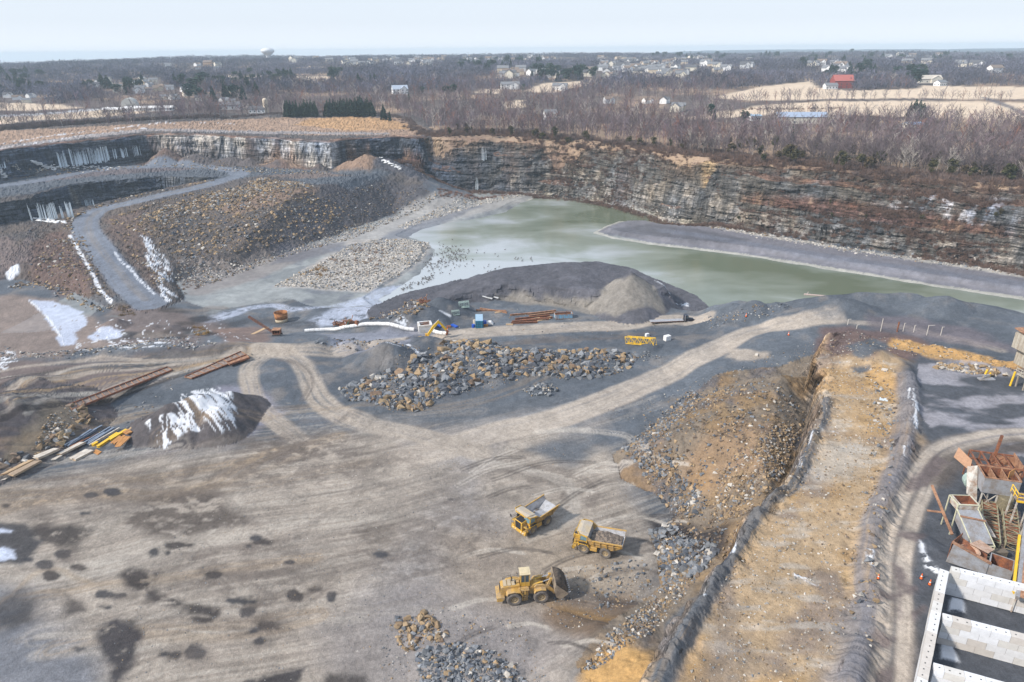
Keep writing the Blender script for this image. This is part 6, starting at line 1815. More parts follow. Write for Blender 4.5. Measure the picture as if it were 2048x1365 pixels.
MB().slab([(16.35, -1.0, 3.6), (16.35, 1.0, 3.6), (16.88, 1.0, 2.5), (16.88, -1.0, 2.5)], .04).slab([(15.5, -1.17, 2.5), (16.6, -1.17, 2.5), (16.2, -1.17, 3.4), (15.5, -1.17, 3.4)], .03).build('window', GLASS, cb)
MB().prism([(16.9, 1.0), (16.9, 2.3), (19.0, 2.0), (19.2, 1.0)], -.75, .75).build('hood', bpy.data.materials['dark_blue_paint'], FT, .08)
MB().rod((15.0, 1.25, 1.0), (15.0, 1.25, 4.0), .1, 8).rod((15.0, -1.25, 1.0), (15.0, -1.25, 4.0), .1, 8).box((16.6, -1.25, .9), (1.2, .5, .5)).box((16.6, 1.25, .9), (1.2, .5, .5)).box((19.2, 0, .75), (.2, 2.2, .4)).build('exhaust_stack', CHROME, FT)

# ------------------------------------------------------------------ containers, blocks, pipes, scrap beyond the berm
def ctr(px, py): 
    a = g(px, py); return (a[0], a[1], a[2])
gc = g(958, 657)
BCN = empty('shipping_container', (gc[0], gc[1] + 3.0, gc[2] - .02), math.radians(3), 'blue shipping container standing end-on on the gravel', 'container')
b = MB().box((0, 0, 1.3), (2.4, 6.0, 2.5))
b.build('body', BLUEC, BCN, .03)
b = MB()
for k in range(14): b.box((-1.23, -2.8 + k * .43, 1.3), (.05, .2, 2.2)); b.box((1.23, -2.8 + k * .43, 1.3), (.05, .2, 2.2))
b.build('side_ribs', BLUEC, BCN)
b = MB().box((-.59, -3.03, 1.3), (1.1, .05, 2.3)).box((.59, -3.03, 1.3), (1.1, .05, 2.3))
dr = b.build('door', BLUEC, BCN)
b = MB()
for x in (-.9, -.3, .3, .9): b.rod((x, -3.08, .2), (x, -3.08, 2.4), .03, 5)
for z in (.7, 1.3, 1.9): b.box((0, -3.07, z), (2.2, .03, .06))
b.build('lock_bar', BLACKM, dr)
MB().box((0, 0, 2.57), (2.36, 5.96, .05)).build('roof', BLUER, BCN)
def drum(px, py, r, h, mat, label, name='barrel'):
    a = g(px, py)
    o = MB().lathe([(.01, 0), (r, 0), (r * 1.03, h * .33), (r, h * .36), (r * 1.03, h * .66), (r, h * .7), (r, h), (.01, h)], 14).build(name, mat)
    o.location = a; tag(o, label, 'barrel'); return o
BLUEP = simple('bright_blue_plastic', (.01,.08,.45), .4, .1, 2)
drum(947, 655, .55, 1.0, BLUEP, 'bright blue barrel left of the blue container'); drum(969, 651, .7, 1.6, BLUEP, 'dark blue drum against the right side of the blue container'); drum(951, 649, .8, 1.5, WOODW, 'pale round tank behind the left side of the blue container')
a = g(975, 651)
o = MB().prism([(-1.6, 0), (-1.3, .9), (1.2, 1.1), (1.9, .2), (1.9, 0)], -.8, .8).build('tarpaulin_heap', WHITE, None, .12); o.location = (a[0], a[1] + 1, a[2]); tag(o, 'white sheeting heaped beside the blue container', 'sheeting')
a = g(972, 653)
o = MB().box((0, 0, .35), (1.4, 1.0, .12)).box((0, 0, .6), (1.4, 1.0, .1)).box((0, 0, .1), (1.3, .9, .2)).box((-.5, 0, .45), (.1, .9, .3)).box((.5, 0, .45), (.1, .9, .3)).build('pallet', WOODO); o.location = a; tag(o, 'small brown pallet stack by the blue container', 'pallet')

gd = g(1127, 639)
DU = empty('skip', (gd[0], gd[1] + 1.2, gd[2]), math.radians(8), 'open-topped faded blue skip with a rusty inside below the stockpile', 'skip')
b = MB().box((0, -1.15, 1.0), (5.8, .12, 1.5)).box((0, 1.15, 1.0), (5.8, .12, 1.5)).box((-2.85, 0, 1.0), (.12, 2.2, 1.5)).box((2.85, 0, 1.0), (.12, 2.2, 1.5))
for k in range(8): b.box((-2.5 + k * .71, -1.24, 1.0), (.1, .08, 1.4))
b.build('side_wall', BLUED, DU)
MB().box((0, 0, .3), (5.7, 2.2, .1)).box((0, -1.06, 1.0), (5.6, .03, 1.3)).box((0, 1.06, 1.0), (5.6, .03, 1.3)).build('inside', RUST, DU)
MB().bar((-2.9, -1.22, 1.78), (2.9, -1.22, 1.78), .16).bar((-2.9, 1.22, 1.78), (2.9, 1.22, 1.78), .16).bar((-2.9, -1.2, 1.78), (-2.9, 1.2, 1.78), .15).bar((2.9, -1.2, 1.78), (2.9, 1.2, 1.78), .15).bar((-2.8, -1.1, .15), (2.8, -1.1, .15), .2).bar((-2.8, 1.1, .15), (2.8, 1.1, .15), .2).build('rim', RUSTL, DU)

# white chamber
gw = g(849, 669)
WC = empty('block_chamber', (gw[0], gw[1] + 2.2, gw[2] - .1), math.radians(14), 'white block chamber open at the top beside the excavator boom', 'block chamber')
def block_courses(mb, tints, x0, x1, y, thick, z0, ncol, bl, bh, axis='X', seed=0, gap=.03):
    r = random.Random(seed)
    for k in range(ncol):
        off = (bl / 2) if k % 2 else 0
        x = x0 - off
        while x < x1 - .05:
            a, b = max(x, x0), min(x + bl, x1)
            if b - a > .1:
                c = ((a + b) / 2, y, z0 + bh * (k + .5)); d = (b - a - gap, thick + r.uniform(-.03, .03), bh - gap)
                if axis == 'Y': c = (y, (a + b) / 2, c[2]); d = (d[1], d[0], d[2])
                mb.box(c, d)
                t = r.choice([(.66,.66,.67)] * 3 + [(.60,.58,.55), (.55,.51,.47), (.70,.71,.74)])
                tints += [t] * 8
            x += bl
def conc_build(mb, tints, name, parent=None):
    me = bpy.data.meshes.new(name); me.from_pydata(mb.v, [], mb.f); me.update()
    a_ = me.color_attributes.new('tint', 'FLOAT_COLOR', 'POINT')
    cc = np.ones((len(mb.v), 4), np.float32); cc[:, :3] = np.array(tints); a_.data.foreach_set('color', cc.ravel())
    me.materials.append(CONC)
    o = bpy.data.objects.new(name, me); COL.objects.link(o)
    if parent: o.parent = parent
    return o
mb = MB(); tt = []
block_courses(mb, tt, -2.2, 2.2, -1.75, .6, 0, 4, 1.3, .75, seed=1); block_courses(mb, tt, -2.2, 2.2, 1.75, .6, 0, 4, 1.3, .75, seed=2)
block_courses(mb, tt, -1.43, 1.43, -1.9, .6, 0, 4, 1.3, .75, 'Y', 3); block_courses(mb, tt, -1.43, 1.43, 1.9, .6, 0, 4, 1.3, .75, 'Y', 4)
conc_build(mb, tt, 'block_wall', WC)
MB().box((0, 0, 1.9), (3.1, 2.8, .3)).bar((-1.5, 1.3, 2.8), (1.5, 1.3, 2.8), .12).bar((-1.5, .3, 2.4), (1.5, 1.0, 2.9), .15).build('rusty_filling', RUST, WC)
# white jointed pipes
def pipe(pts, r, name, label, seg=1.6, mat=WHITE, lift=0.0):
    cl = smooth_line(np.array([ground(*p) for p in pts]), 6)
    L_ = np.concatenate([[0], np.cumsum(np.linalg.norm(np.diff(cl[:, :2], axis=0), axis=1))])
    m = MB(); n = int(L_[-1] / seg)
    for k in range(n):
        q = []
        for s_ in (k * seg + .06, (k + 1) * seg - .06):
            q.append(Vector((np.interp(s_, L_, cl[:, 0]), np.interp(s_, L_, cl[:, 1]), 0)))
        for v in q: v.z = hz(v.x, v.y) + r * .8 + lift
        m.rod(q[0], q[1], r, 10); m.rod(q[0] - (q[1] - q[0]).normalized() * .1, q[0] + (q[1] - q[0]).normalized() * .12, r * .85, 10)
    o = m.build(name, mat); tag(o, label, 'pipe'); return o
pipe([(610, 665), (660, 662), (700, 656), (735, 651), (770, 651), (800, 657), (836, 664)], .62, 'pipeline', 'long white jointed pipe curving across the mud to the white chamber')
pipe([(864, 664), (880, 669), (898, 671)], .6, 'pipeline', 'short white jointed pipe leading away right of the white chamber')

# rusty tank ring
gt = g(560, 647)
TK = empty('steel_tank', (gt[0], gt[1] + 2, gt[2] - .3), 0, 'round open-topped rusty steel tank standing in the wet mud', 'tank')
MB().lathe([(2.15, 0), (2.15, 1.4), (2.05, 1.4), (2.05, .05)], 28, closed=True).build('lower_band', simple('limescale_rust', (.50,.44,.33), .85, .25, 1.2, dirt=(.36,.24,.14)), TK, 0, True)
MB().lathe([(2.17, 1.4), (2.3, 3.6), (2.18, 3.6), (2.03, 1.4)], 28, closed=True).lathe([(2.34, 3.5), (2.34, 3.66), (2.2, 3.66), (2.2, 3.5)], 28, closed=True).build('upper_band', simple('orange_rust', (.42,.19,.07), .85, .3, 1.0, dirt=(.22,.09,.045)), TK, 0, True)
MB().lathe([(.01, .3), (2.0, .3)], 20).build('floor_plate', RUST, TK)
# old crane
a, b = g(555, 672), g(499, 655)
CR = empty('derelict_crane', a, 0, 'derelict little rusty crane with its lattice boom leaning left', 'crane')
hb = MB().box((0, 0, .9), (2.4, 1.9, .15)).box((0, .9, 1.5), (2.4, .08, 1.3)).box((-1.15, 0, 1.5), (.08, 1.9, 1.3)).box((1.15, 0, 1.5), (.08, 1.9, 1.3)).box((.4, -.9, 1.5), (.1, .08, 1.3)).box((-.4, -.9, 1.5), (.1, .08, 1.3))
hb.build('machine_house', RUST, CR); MB().slab([(-1.3, -1.1, 2.2), (1.3, -1.1, 2.2), (1.3, 1.1, 2.3), (-1.3, 1.1, 2.3)], .08).build('roof', RUSTL, CR)
MB().box((0, -.9, .4), (2.8, .5, .6)).box((0, .9, .4), (2.8, .5, .6)).build('track', BLACKM, CR, .1)
def lattice(mb, A, B, w, h, n, r=.05):
    A, B = Vector(A), Vector(B); d = B - A
    R = d.to_track_quat('X', 'Z').to_matrix(); L_ = d.length
    cs = [Vector((0, y, z)) for y, z in ((-w / 2, -h / 2), (w / 2, -h / 2), (w / 2, h / 2), (-w / 2, h / 2))]
    P_ = lambda t, c: A + R @ (Vector((L_ * t, 0, 0)) + c)
    for c_ in cs: mb.bar(P_(0, c_), P_(1, c_), r * 2)
    for k in range(n):
        for j in range(4):
            c0, c1 = cs[j], cs[(j + 1) % 4]
            if k % 2: c0, c1 = c1, c0
            mb.bar(P_(k / n, c0), P_((k + 1) / n, c1), r)
            mb.bar(P_(k / n, cs[j]), P_(k / n, cs[(j + 1) % 4]), r)
    for j in range(4): mb.bar(P_(1, cs[j]), P_(1, cs[(j + 1) % 4]), r)
    return mb
lattice(MB(), (-1.1, 0, 1.2), (-8.6, 1.0, 6.3), .55, .5, 12, .05).build('boom', RUST, CR)
a = g(520, 668)
o = MB().slab([(-3.0, -1.6, .1), (-1.8, -1.9, .1), (2.4, 2.4, 1.2), (1.3, 2.7, 1.2)], .12).bar((-2.5, -1.7, 0), (2.0, 2.5, 1.1), .2).build('ramp_board', WOODP); o.location = (a[0], a[1], a[2] + .1); tag(o, 'broad tan board leaning on the bank left of the derelict crane', 'board')
# scrap engines
def scrap(px, py, s, seed, label, green=False):
    r = random.Random(seed); a = g(px, py)
    e_ = empty('scrap_machine', a, r.uniform(-.4, .4), label, 'scrap machinery', None, s)
    b = MB()
    for k in range(4): b.box((r.uniform(-1.6, 1.6), r.uniform(-.6, .6), r.uniform(.4, 1.0)), (r.uniform(.6, 1.6), r.uniform(.5, 1.2), r.uniform(.4, 1.1)), Euler((r.uniform(-.3, .3), r.uniform(-.3, .3), r.uniform(0, 3))).to_matrix())
    b.build('casing', RUST, e_, .04)
    b = MB()
    for k in range(9): b.bar((r.uniform(-2, 2), r.uniform(-.7, .7), r.uniform(.1, 1.0)), (r.uniform(-2, 2), r.uniform(-.7, .7), r.uniform(.9, 2.6)), .12)
    b.build('broken_frame', RUSTL, e_)
    b = MB()
    for k in range(3): b.lathe([(.3, -.1), (.5, -.1), (.5, .1), (.3, .1)], 12, 'Y', (r.uniform(-1.5, 1.5), r.uniform(-.8, 0), r.uniform(.5, 1.4)), True)
    b.build('pulley', RUST, e_)
    if green: MB().bar((-.9, -.8, .2), (.1, -.6, 2.0), .45, .1).build('green_panel', simple('green_paint', (.06,.22,.15), .6), e_)
scrap(678, 654, 1.15, 3, 'low heap of rusty machine parts behind the white pipe, left of the taller one'); scrap(704, 652, 1.5, 8, 'tall rusty machine wreck with a green panel behind the white pipe', True); scrap(848, 608, 1.3, 12, 'tangle of rusty scrap on the slope left of the stockpile')
# pale green steel frames
for (px, py, s, lab) in ((928, 617, 1.0, 'pale green steel lattice frame below the stockpile'), (911, 632, .75, 'small pale green steel frame standing nearer than the wide one')):
    a = g(px, py); e_ = empty('lattice_stand', (a[0], a[1] + .5, a[2] + .1), .15, lab, 'steel frame', None, s)
    b = MB(); lattice(b, (-1.7, 0, 1.0), (1.7, 0, 1.2), 1.2, 1.8, 4, .09); b.build('lattice', GREENP, e_)
    MB().box((0, 0, .1), (3.6, 1.3, .1)).build('base_plate', GREENP, e_)
# beams, slabs
def beam(p, q, w, h, mat, label, name='steel_beam', cat='beam', lift=.02, group=None, flange=True, hgt2=None):
    A, B = Vector(ground(*p)), Vector(ground(*q))
    A.z += h / 2 + lift; B.z += h / 2 + lift
    if hgt2 is not None: B.z += hgt2
    m = MB()
    if flange:
        R = (B - A).to_track_quat('X', 'Z').to_matrix(); L_ = (B - A).length; c = (A + B) / 2
        m.box(c + R @ Vector((0, 0, h / 2)), (L_, w, h * .14), R); m.box(c - R @ Vector((0, 0, h / 2)), (L_, w, h * .14), R); m.box(c, (L_, w * .18, h * .84), R)
    else:
        m.bar(A, B, w, h)
    o = m.build(name, mat); tag(o, label, cat, group); return o
RB_ = 'rusty beams lying below the stockpile'
for p, q in [((952, 622), (1012, 624)), ((960, 619), (1014, 627)), ((1020, 632), (1070, 628)), ((1055, 630), (1112, 623)), ((1058, 634), (1110, 627)), ((1024, 645), (1098, 640)), ((1030, 640), (1100, 633)), ((1022, 648), (1075, 646)), ((1040, 643), (1105, 637))]:
    beam(p, q, .45, .5, random.choice((RUST, RUSTL)), 'rusty beam in the scrap below the stockpile', group=RB_)
for p, q in [((990, 627), (1010, 624)), ((1075, 643), (1100, 638)), ((1080, 640), (1103, 635)), ((1012, 650), (1026, 650)), ((1060, 640), (1080, 637))]:
    beam(p, q, .8, .25, WOODP, 'tan board among the rusty beams below the stockpile', 'board', 'board', group='tan boards among the rusty beams', flange=False)
for p, q in [((965, 593), (974, 595)), ((972, 595), (985, 598)), ((988, 594), (997, 597))]:
    beam(p, q, 1.3, .3, WHITE, 'pale slab lying on the flank of the stockpile', 'concrete_slab', 'slab', group='pale slabs on the stockpile', flange=False)
for p, q, mt, lb in [((875, 652), (882, 655), BLUEP, 'blue sheet on the ground behind the excavator boom'), ((904, 651), (914, 656), BLUEP, 'blue scrap piece right of the excavator boom'), ((893, 655), (902, 655), RUST, 'rusty scrap piece right of the excavator boom'), ((1510, 712), (1516, 712), WOODW, 'pale block on the gravel above the rubble slope')]:
    beam(p, q, 1.0, .45, mt, lb, 'scrap_piece', 'scrap', flange=False)
beam((1608, 589), (1662, 593), .8, .5, simple('driftwood', (.45,.36,.33), .8), 'pale log floating at the near shore of the pond', 'log', 'log', flange=False)
_lg = bpy.data.objects['log']
_q = [unproj(1608, 589, -9.8), unproj(1662, 593, -9.8)]
_m = MB().rod((*_q[0], -9.85), (*_q[1], -9.85), .42, 7, .25).rod((_q[0][0] + 1, _q[0][1], -9.7), (_q[0][0] + 2, _q[0][1] + .8, -9.1), .12, 5); _m.f = _m.f
_o = _m.build('log', bpy.data.materials['driftwood']); tag(_o, _lg['label'], 'log'); bpy.data.objects.remove(_lg)
# yellow lattice and white blocks
A, B = Vector(g(1253, 688)), Vector(g(1309, 690)); A.z += 1.3; B.z += .9
YT = lattice(MB(), A, B, 1.2, 2.0, 9, .075).build('lattice_mast', CLEANY); tag(YT, 'yellow lattice mast section lying behind the rubble pile', 'lattice mast')
for px, py, s, lb in ((1334, 681, 1.0, 'white concrete block right of the yellow lattice mast'), (1294, 673, .6, 'small white block behind the yellow lattice mast')):
    a = g(px, py); o = MB().box((0, 0, .75), (1.9, 1.3, 1.5)).box((0, 0, 1.55), (.7, .4, .1)).build('concrete_block', WHITE, None, .06); o.location = a; o.rotation_euler = (0, 0, .5); o.scale = (s,) * 3; tag(o, lb, 'concrete block')
# cones
def cone(px, py, lb, s=1.0):
    a = g(px, py); e_ = empty('traffic_cone', a, .3, lb, 'traffic cone', None, s)
    MB().box((0, 0, .03), (.5, .5, .06)).build('base', BLACKM, e_)
    MB().lathe([(.19, .06), (.125, .42), (.1, .42), (.16, .06)], 14, closed=True).lathe([(.095, .58), (.05, .9), (.01, .9), (.01, .58)], 14, closed=True).build('cone_body', ORANGE, e_)
    MB().lathe([(.127, .42), (.097, .58), (.08, .58), (.11, .42)], 14, closed=True).build('reflective_band', WHITE, e_)
cone(1842, 1158, 'upright orange cone on the gravel left of the concrete bins, farther one', .95); cone(1859, 1170, 'orange cone nearest the corner of the concrete bins', .95); cone(1756, 1158, 'orange cone at the left edge of the haul road', .8)
cone(1492, 634, 'orange cone on the far bank near the flatbed truck', 1.3); cone(1577, 671, 'orange cone beside the haul road bend', 1.2); cone(895, 664, 'orange marker cone under the excavator stick', 1.6)

# ------------------------------------------------------------------ left: boards, beams, conveyor frames
def z6(x, y): return (x / 6.827, 840 + y / 6.827)
def board_stack(corners, layers, nb, mats, label, t=.09, seed=0, jit=.25):
    """corners: near-left, far-left, far-right, near-right in photo pixels; boards run from near to far"""
    r = random.Random(seed)
    P = [Vector(ground(*z6(*c))) for c in corners]
    c0 = sum(P, Vector()) / 4
    e_ = empty('board_stack', (c0.x, c0.y, c0.z), 0, label, 'board stack')
    for l in range(layers):
        m = MB()
        for k in range(nb):
            u0, u1 = k / nb, (k + .93) / nb
            dx = r.uniform(-jit, jit)
            a = P[0].lerp(P[3], u0); b = P[0].lerp(P[3], u1); c = P[1].lerp(P[2], u1); d = P[1].lerp(P[2], u0)
            ax = (d - a).normalized()
            V4 = [a + ax * dx, b + ax * dx, c + ax * dx * .6, d + ax * dx * .6]
            zz = max(p.z for p in P) + .03 + l * t
            m.slab([(v.x - c0.x, v.y - c0.y, zz - c0.z) for v in V4], t * .85)
        m.build('board', mats[(l) % len(mats)] if l < layers - 1 else mats[0], e_)
board_stack([(10, 800), (380, 565), (480, 572), (125, 800)], 3, 2, [WOODP, WOODO], 'orange-brown board stack at the left edge of the photo', seed=1)
board_stack([(130, 800), (470, 585), (590, 602), (215, 842)], 5, 1, [simple('brown_board', (.36,.27,.19), .8, .2, .8), WOODP], 'widest brown board stack, second from the left edge', seed=2, jit=.1)
board_stack([(5, 832), (60, 800), (130, 808), (92, 838)], 1, 1, [WOODW], 'small white board in front of the leftmost stack', seed=3)
board_stack([(460, 522), (740, 420), (835, 452), (550, 578)], 6, 2, [WOODW, WOODP], 'pale layered board stack right of the boulder row', seed=4)
board_stack([(780, 490), (1090, 345), (1180, 358), (850, 512)], 5, 2, [WOODW, WOODP], 'long pale board stack running up to the steel beams', seed=5)
board_stack([(690, 568), (790, 495), (860, 515), (765, 578)], 2, 1, [WOODW], 'short pale boards in front of the long pale stack', seed=6)
board_stack([(965, 538), (1180, 418), (1290, 440), (1045, 565)], 5, 2, [WOODW, WOODP], 'white-topped board stack next to the square tan board', seed=7)
board_stack([(1275, 445), (1310, 415), (1392, 452), (1345, 480)], 2, 1, [WOODO], 'square tan board lying alone between stack and yellow beams', seed=8)
board_stack([(1520, 335), (1640, 235), (1700, 250), (1575, 350)], 3, 2, [WOODO, WOODW], 'orange-brown boards right of the yellow beams', seed=9)
board_stack([(1690, 240), (1755, 165), (1810, 180), (1745, 240)], 3, 2, [WOODO], 'rusty brown boards touching the foot of the snowy gravel heap', seed=10)
board_stack([(1590, 415), (1690, 272), (1792, 250), (1665, 425)], 4, 3, [WOODO, WOODW], 'orange and white crossed boards nearest the snowy heap', seed=11, jit=.6)
GB_ = 'blue-grey steel beams by the board stacks'
for i, (p, q, mt, w_3) in enumerate([((885, 365), (1400, 95), STEELB, .45), ((950, 350), (1250, 150), STEELB, .5), ((930, 375), (1320, 140), STEELB, .5), ((960, 385), (1380, 190), RUST, .4), ((1000, 395), (1410, 150), BLACKM, .4), ((1130, 345), (1510, 115), STEELB, .4), ((1210, 320), (1430, 190), STEELB, .4), ((1200, 350), (1560, 125), STEELB, .5), ((1225, 362), (1635, 128), WOODW, .35)]):
    beam(z6(*p), z6(*q), w_3, .42, mt, {STEELB.name: 'blue-grey steel beam beside the board stacks', RUST.name: 'rust-brown beam among the blue-grey beams', BLACKM.name: 'blackish beam among the blue-grey beams', WOODW.name: 'whitish beam right of the blue-grey beams'}[mt.name], group=GB_ if mt is STEELB else None)
for i, (p, q) in enumerate([((1335, 382), (1500, 275)), ((1500, 290), (1735, 148)), ((1265, 362), (1335, 320)), ((1500, 265), (1612, 195)), ((1345, 195), (1362, 188))]):
    beam(z6(*p), z6(*q), .75, .42, CLEANY, ['yellow beam at the near end of the yellow row', 'longest yellow beam pointing at the snowy heap', 'short yellow beam end by the white-topped boards', 'yellow beam doubled against the longest one', 'tiny yellow beam stub among the blue-grey beams'][i])
# conveyor frames: rails with ribs
def frame(p0, p1, q0, q1, n, label, fill=None, hz_=.5, lift=.2):
    A0, A1, B0, B1 = [Vector(ground(*p)) for p in (p0, p1, q0, q1)]
    for v in (A0, A1, B0, B1): v.z += lift
    e_ = empty('rusty_conveyor', A0, 0, label, 'conveyor frame')
    o = Vector(A0)
    m = MB().bar(A0 - o, A1 - o, .22, hz_).bar(B0 - o, B1 - o, .22, hz_)
    m.build('side_rail', RUST, e_)
    m = MB()
    for k in range(n + 1):
        t = k / n
        m.bar(A0.lerp(A1, t) - o, B0.lerp(B1, t) - o, .16, .2)
    m.build('cross_rib', RUSTL, e_)
    if fill:
        m = MB()
        for k in range(n):
            t0, t1 = (k + .06) / n, (k + .94) / n
            m.slab([A0.lerp(A1, t0) - o - Vector((0, 0, .1)), A0.lerp(A1, t1) - o - Vector((0, 0, .1)), B0.lerp(B1, t1) - o - Vector((0, 0, .1)), B0.lerp(B1, t0) - o - Vector((0, 0, .1))], .05)
        m.build('trough_plate', fill, e_)
DIRTP = simple('gritty_plate', (.28,.23,.20), .9, .25, 1.2, dirt=(.14,.09,.07))
frame((145, 822), (345, 742), (137, 812), (335, 736), 17, 'long half-buried rusty conveyor trough left of the upright frame', DIRTP)
frame((384, 760), (498, 716), (370, 757), (482, 706), 9, 'rusty ladder-like conveyor frame lying near the loop road', DIRTP, .4, .4)
frame((460, 736), (500, 722), (455, 731), (494, 716), 3, 'short stacked rusty frame at the far end of the ladder frame', RUSTL, .5, .9)

# ------------------------------------------------------------------ concrete block bins (bottom right)
BW = 15.0
hw_, bh_, bl_, th_ = 3.8, .95, 1.9, 1.0
def wall(p, q, label, seed, name='block_wall'):
    A = Vector((*unproj(p[0], p[1], BW + hw_), 0)); B = Vector((*unproj(q[0], q[1], BW + hw_), 0))
    d = B - A
    e_ = empty(name, (A.x, A.y, BW), math.atan2(d.y, d.x), label, 'block wall')
    mb = MB(); tt = []
    block_courses(mb, tt, 0, d.length, 0, th_, 0, 4, bl_, bh_, seed=seed)
    x = .5
    while x < d.length - .3:
        mb.box((x, .1 * math.sin(x * 7), hw_ - .02), (.16, .12, .09)); tt += [(.12, .12, .12)] * 8; x += bl_ / 2
    conc_build(mb, tt, 'blocks', e_)
    return A, B
wall((1889, 1140), (1833, 1420), 'long left end wall of pale blocks running off the bottom of the photo', 1)
wall((1903, 1137), (2300, 1234), 'farthest of the three pale cross walls, just in front of the rusty plant', 2)
wall((1886, 1232), (2300, 1338), 'middle one of the three pale cross walls', 3)
wall((1868, 1332), (2300, 1452), 'nearest of the three pale cross walls at the bottom edge', 4)

# ------------------------------------------------------------------ derelict plant on the right
def at(px, py, z): x, y = unproj(px, py, z); return Vector((x, y, z))
def open_box(e_, c, d, mo, mi, t=.12, name='bin_wall', R=None):
    m = MB(); x, y, z = c; a, b, h = d
    m.box((x, y - b / 2, z), (a, t, h)).box((x, y + b / 2, z), (a, t, h)).box((x - a / 2 + t / 2, y, z), (t, b - t, h)).box((x + a / 2 - t / 2, y, z), (t, b - t, h))
    m.build(name, mo, e_)
    MB().box((x, y, z - h / 2 + .1), (a - 2 * t, b - t, .1)).box((x, y + b / 2 - t / 2 - .03, z), (a - 2 * t, .03, h - .1)).box((x - a / 2 + t + .03, y, z), (.03, b - t * 2, h - .1)).box((x + a / 2 - t - .03, y, z), (.03, b - t * 2, h - .1)).box((x, y - b / 2 + t / 2 + .03, z), (a - 2 * t, .03, h - .1)).build('rusty_lining', RUST, e_)
def legs(e_, xs, ys, z0, z1, mat, w=.18, name='leg'):
    for x in xs:
        for y in ys: MB().bar((x, y, z0), (x, y, z1), w).build(name, mat, e_)
def xbrace(m, a, b, c, d, w=.1): m.bar(a, d, w); m.bar(c, b, w)
# main hopper
p = at(1970, 950, BW + 5.5); q = at(2042, 960, BW + 5.5)
yaw_p = math.atan2(q.y - p.y, q.x - p.x)
wd = (q - p).length
HB = empty('screening_hopper', ((p.x + q.x) / 2, (p.y + q.y) / 2 + .8, BW), yaw_p, 'big grey steel hopper divided into bays on trussed legs in the derelict plant', 'hopper')
open_box(HB, (0, 0, 4.3), (wd, 3.4, 2.6), GALV, RUST)
m = MB()
for k in (1, 2): m.box((-wd / 2 + wd * k / 3, 0, 4.9), (.12, 3.3, 1.3))
m.bar((-wd / 2, -1.7, 5.65), (wd / 2, -1.7, 5.65), .16).bar((-wd / 2, 1.7, 5.65), (wd / 2, 1.7, 5.65), .16).bar((-wd / 2, -1.7, 5.65), (-wd / 2, 1.7, 5.65), .16).bar((wd / 2, -1.7, 5.65), (wd / 2, 1.7, 5.65), .16)
m.build('divider', RUSTL, HB)
MB().slab([(.9, -.6, 5.3), (1.9, .3, 5.4), (1.9, .4, 6.6), (1.0, -.4, 6.4)], .08).build('bent_plate', WOODO, HB)
legs(HB, (-wd / 2 + .3, 0, wd / 2 - .3), (-1.5, 1.5), 0, 3.0, PAINTG)
m = MB(); xbrace(m, (-wd / 2 + .3, -1.5, .2), (-wd / 2 + .3, -1.5, 2.9), (0, -1.5, .2), (0, -1.5, 2.9)); xbrace(m, (wd / 2 - .3, -1.5, .2), (wd / 2 - .3, -1.5, 2.9), (0, -1.5, .2), (0, -1.5, 2.9)); m.build('brace', PAINTG, HB)
MB().slab([(-wd / 2 - .1, -1.6, 1.2), (-wd / 2 - 1.6, -1.4, 2.2), (-wd / 2 - 1.4, 1.6, 5.2), (-wd / 2 - .1, 1.6, 5.6)], .1).build('side_chute', PAINTG, HB)
# rusty rear frame
p = at(1950, 925, BW + 4); q = at(2040, 935, BW + 4); wd = (q - p).length
RF = empty('crusher_frame', ((p.x + q.x) / 2, (p.y + q.y) / 2 + .5, BW), yaw_p, 'rusty open crusher frame with upright post at the back of the derelict plant', 'crusher frame')
m = MB()
for z in (3.2, 4.6):
    for y in (-2.2, 2.0): m.bar((-wd / 2, y, z), (wd / 2, y, z), .22)
    for x in np.linspace(-wd / 2, wd / 2, 5): m.bar((x, -2.2, z), (x, 2.0, z), .2)
for x in np.linspace(-wd / 2, wd / 2, 5):
    for y in (-2.2, 2.0): m.bar((x, y, 0), (x, y, 4.6), .2)
m.bar((.4, 2.0, 3), (.6, 2.0, 8.0), .35); m.bar((-1.5, -.5, 3.2), (1.2, .8, 4.6), .15); m.bar((-wd / 2, -2.2, 3.2), (-wd / 4, -2.2, 4.6), .12); m.bar((0, -2.2, 4.6), (wd / 4, -2.2, 3.2), .12)
m.build('beam_frame', RUST, RF)
MB().slab([(-wd / 2 - 2.4, .8, 3.6), (-wd / 2 - .4, -1.2, 2.6), (-wd / 2 - 0, .2, 3.8), (-wd / 2 - 1.7, 1.9, 4.9)], .12).build('tilted_plate', simple('orange_plate', (.45,.26,.16), .8), RF)
MB().box((wd / 2 - 1.6, 0, 2.6), (3.0, 3.8, .2)).box((wd / 2 - .1, .2, 4.2), (.12, 4.0, 1.8)).box((wd / 2 - 1.6, 1.9, 3.6), (3.0, .12, 1.6)).build('trough', RUSTL, RF)
MB().lathe([(.01, -.7), (1.2, -.7), (1.35, -.5), (1.35, .5), (1.2, .7), (.01, .7)], 20, 'Y', (-wd / 2 - .2, -2.6, 1.8)).build('drive_wheel', GREENP, RF)
MB().box((0, -2.4, 2.2), (wd * .9, .15, 1.6)).build('side_plate', GALV, RF)
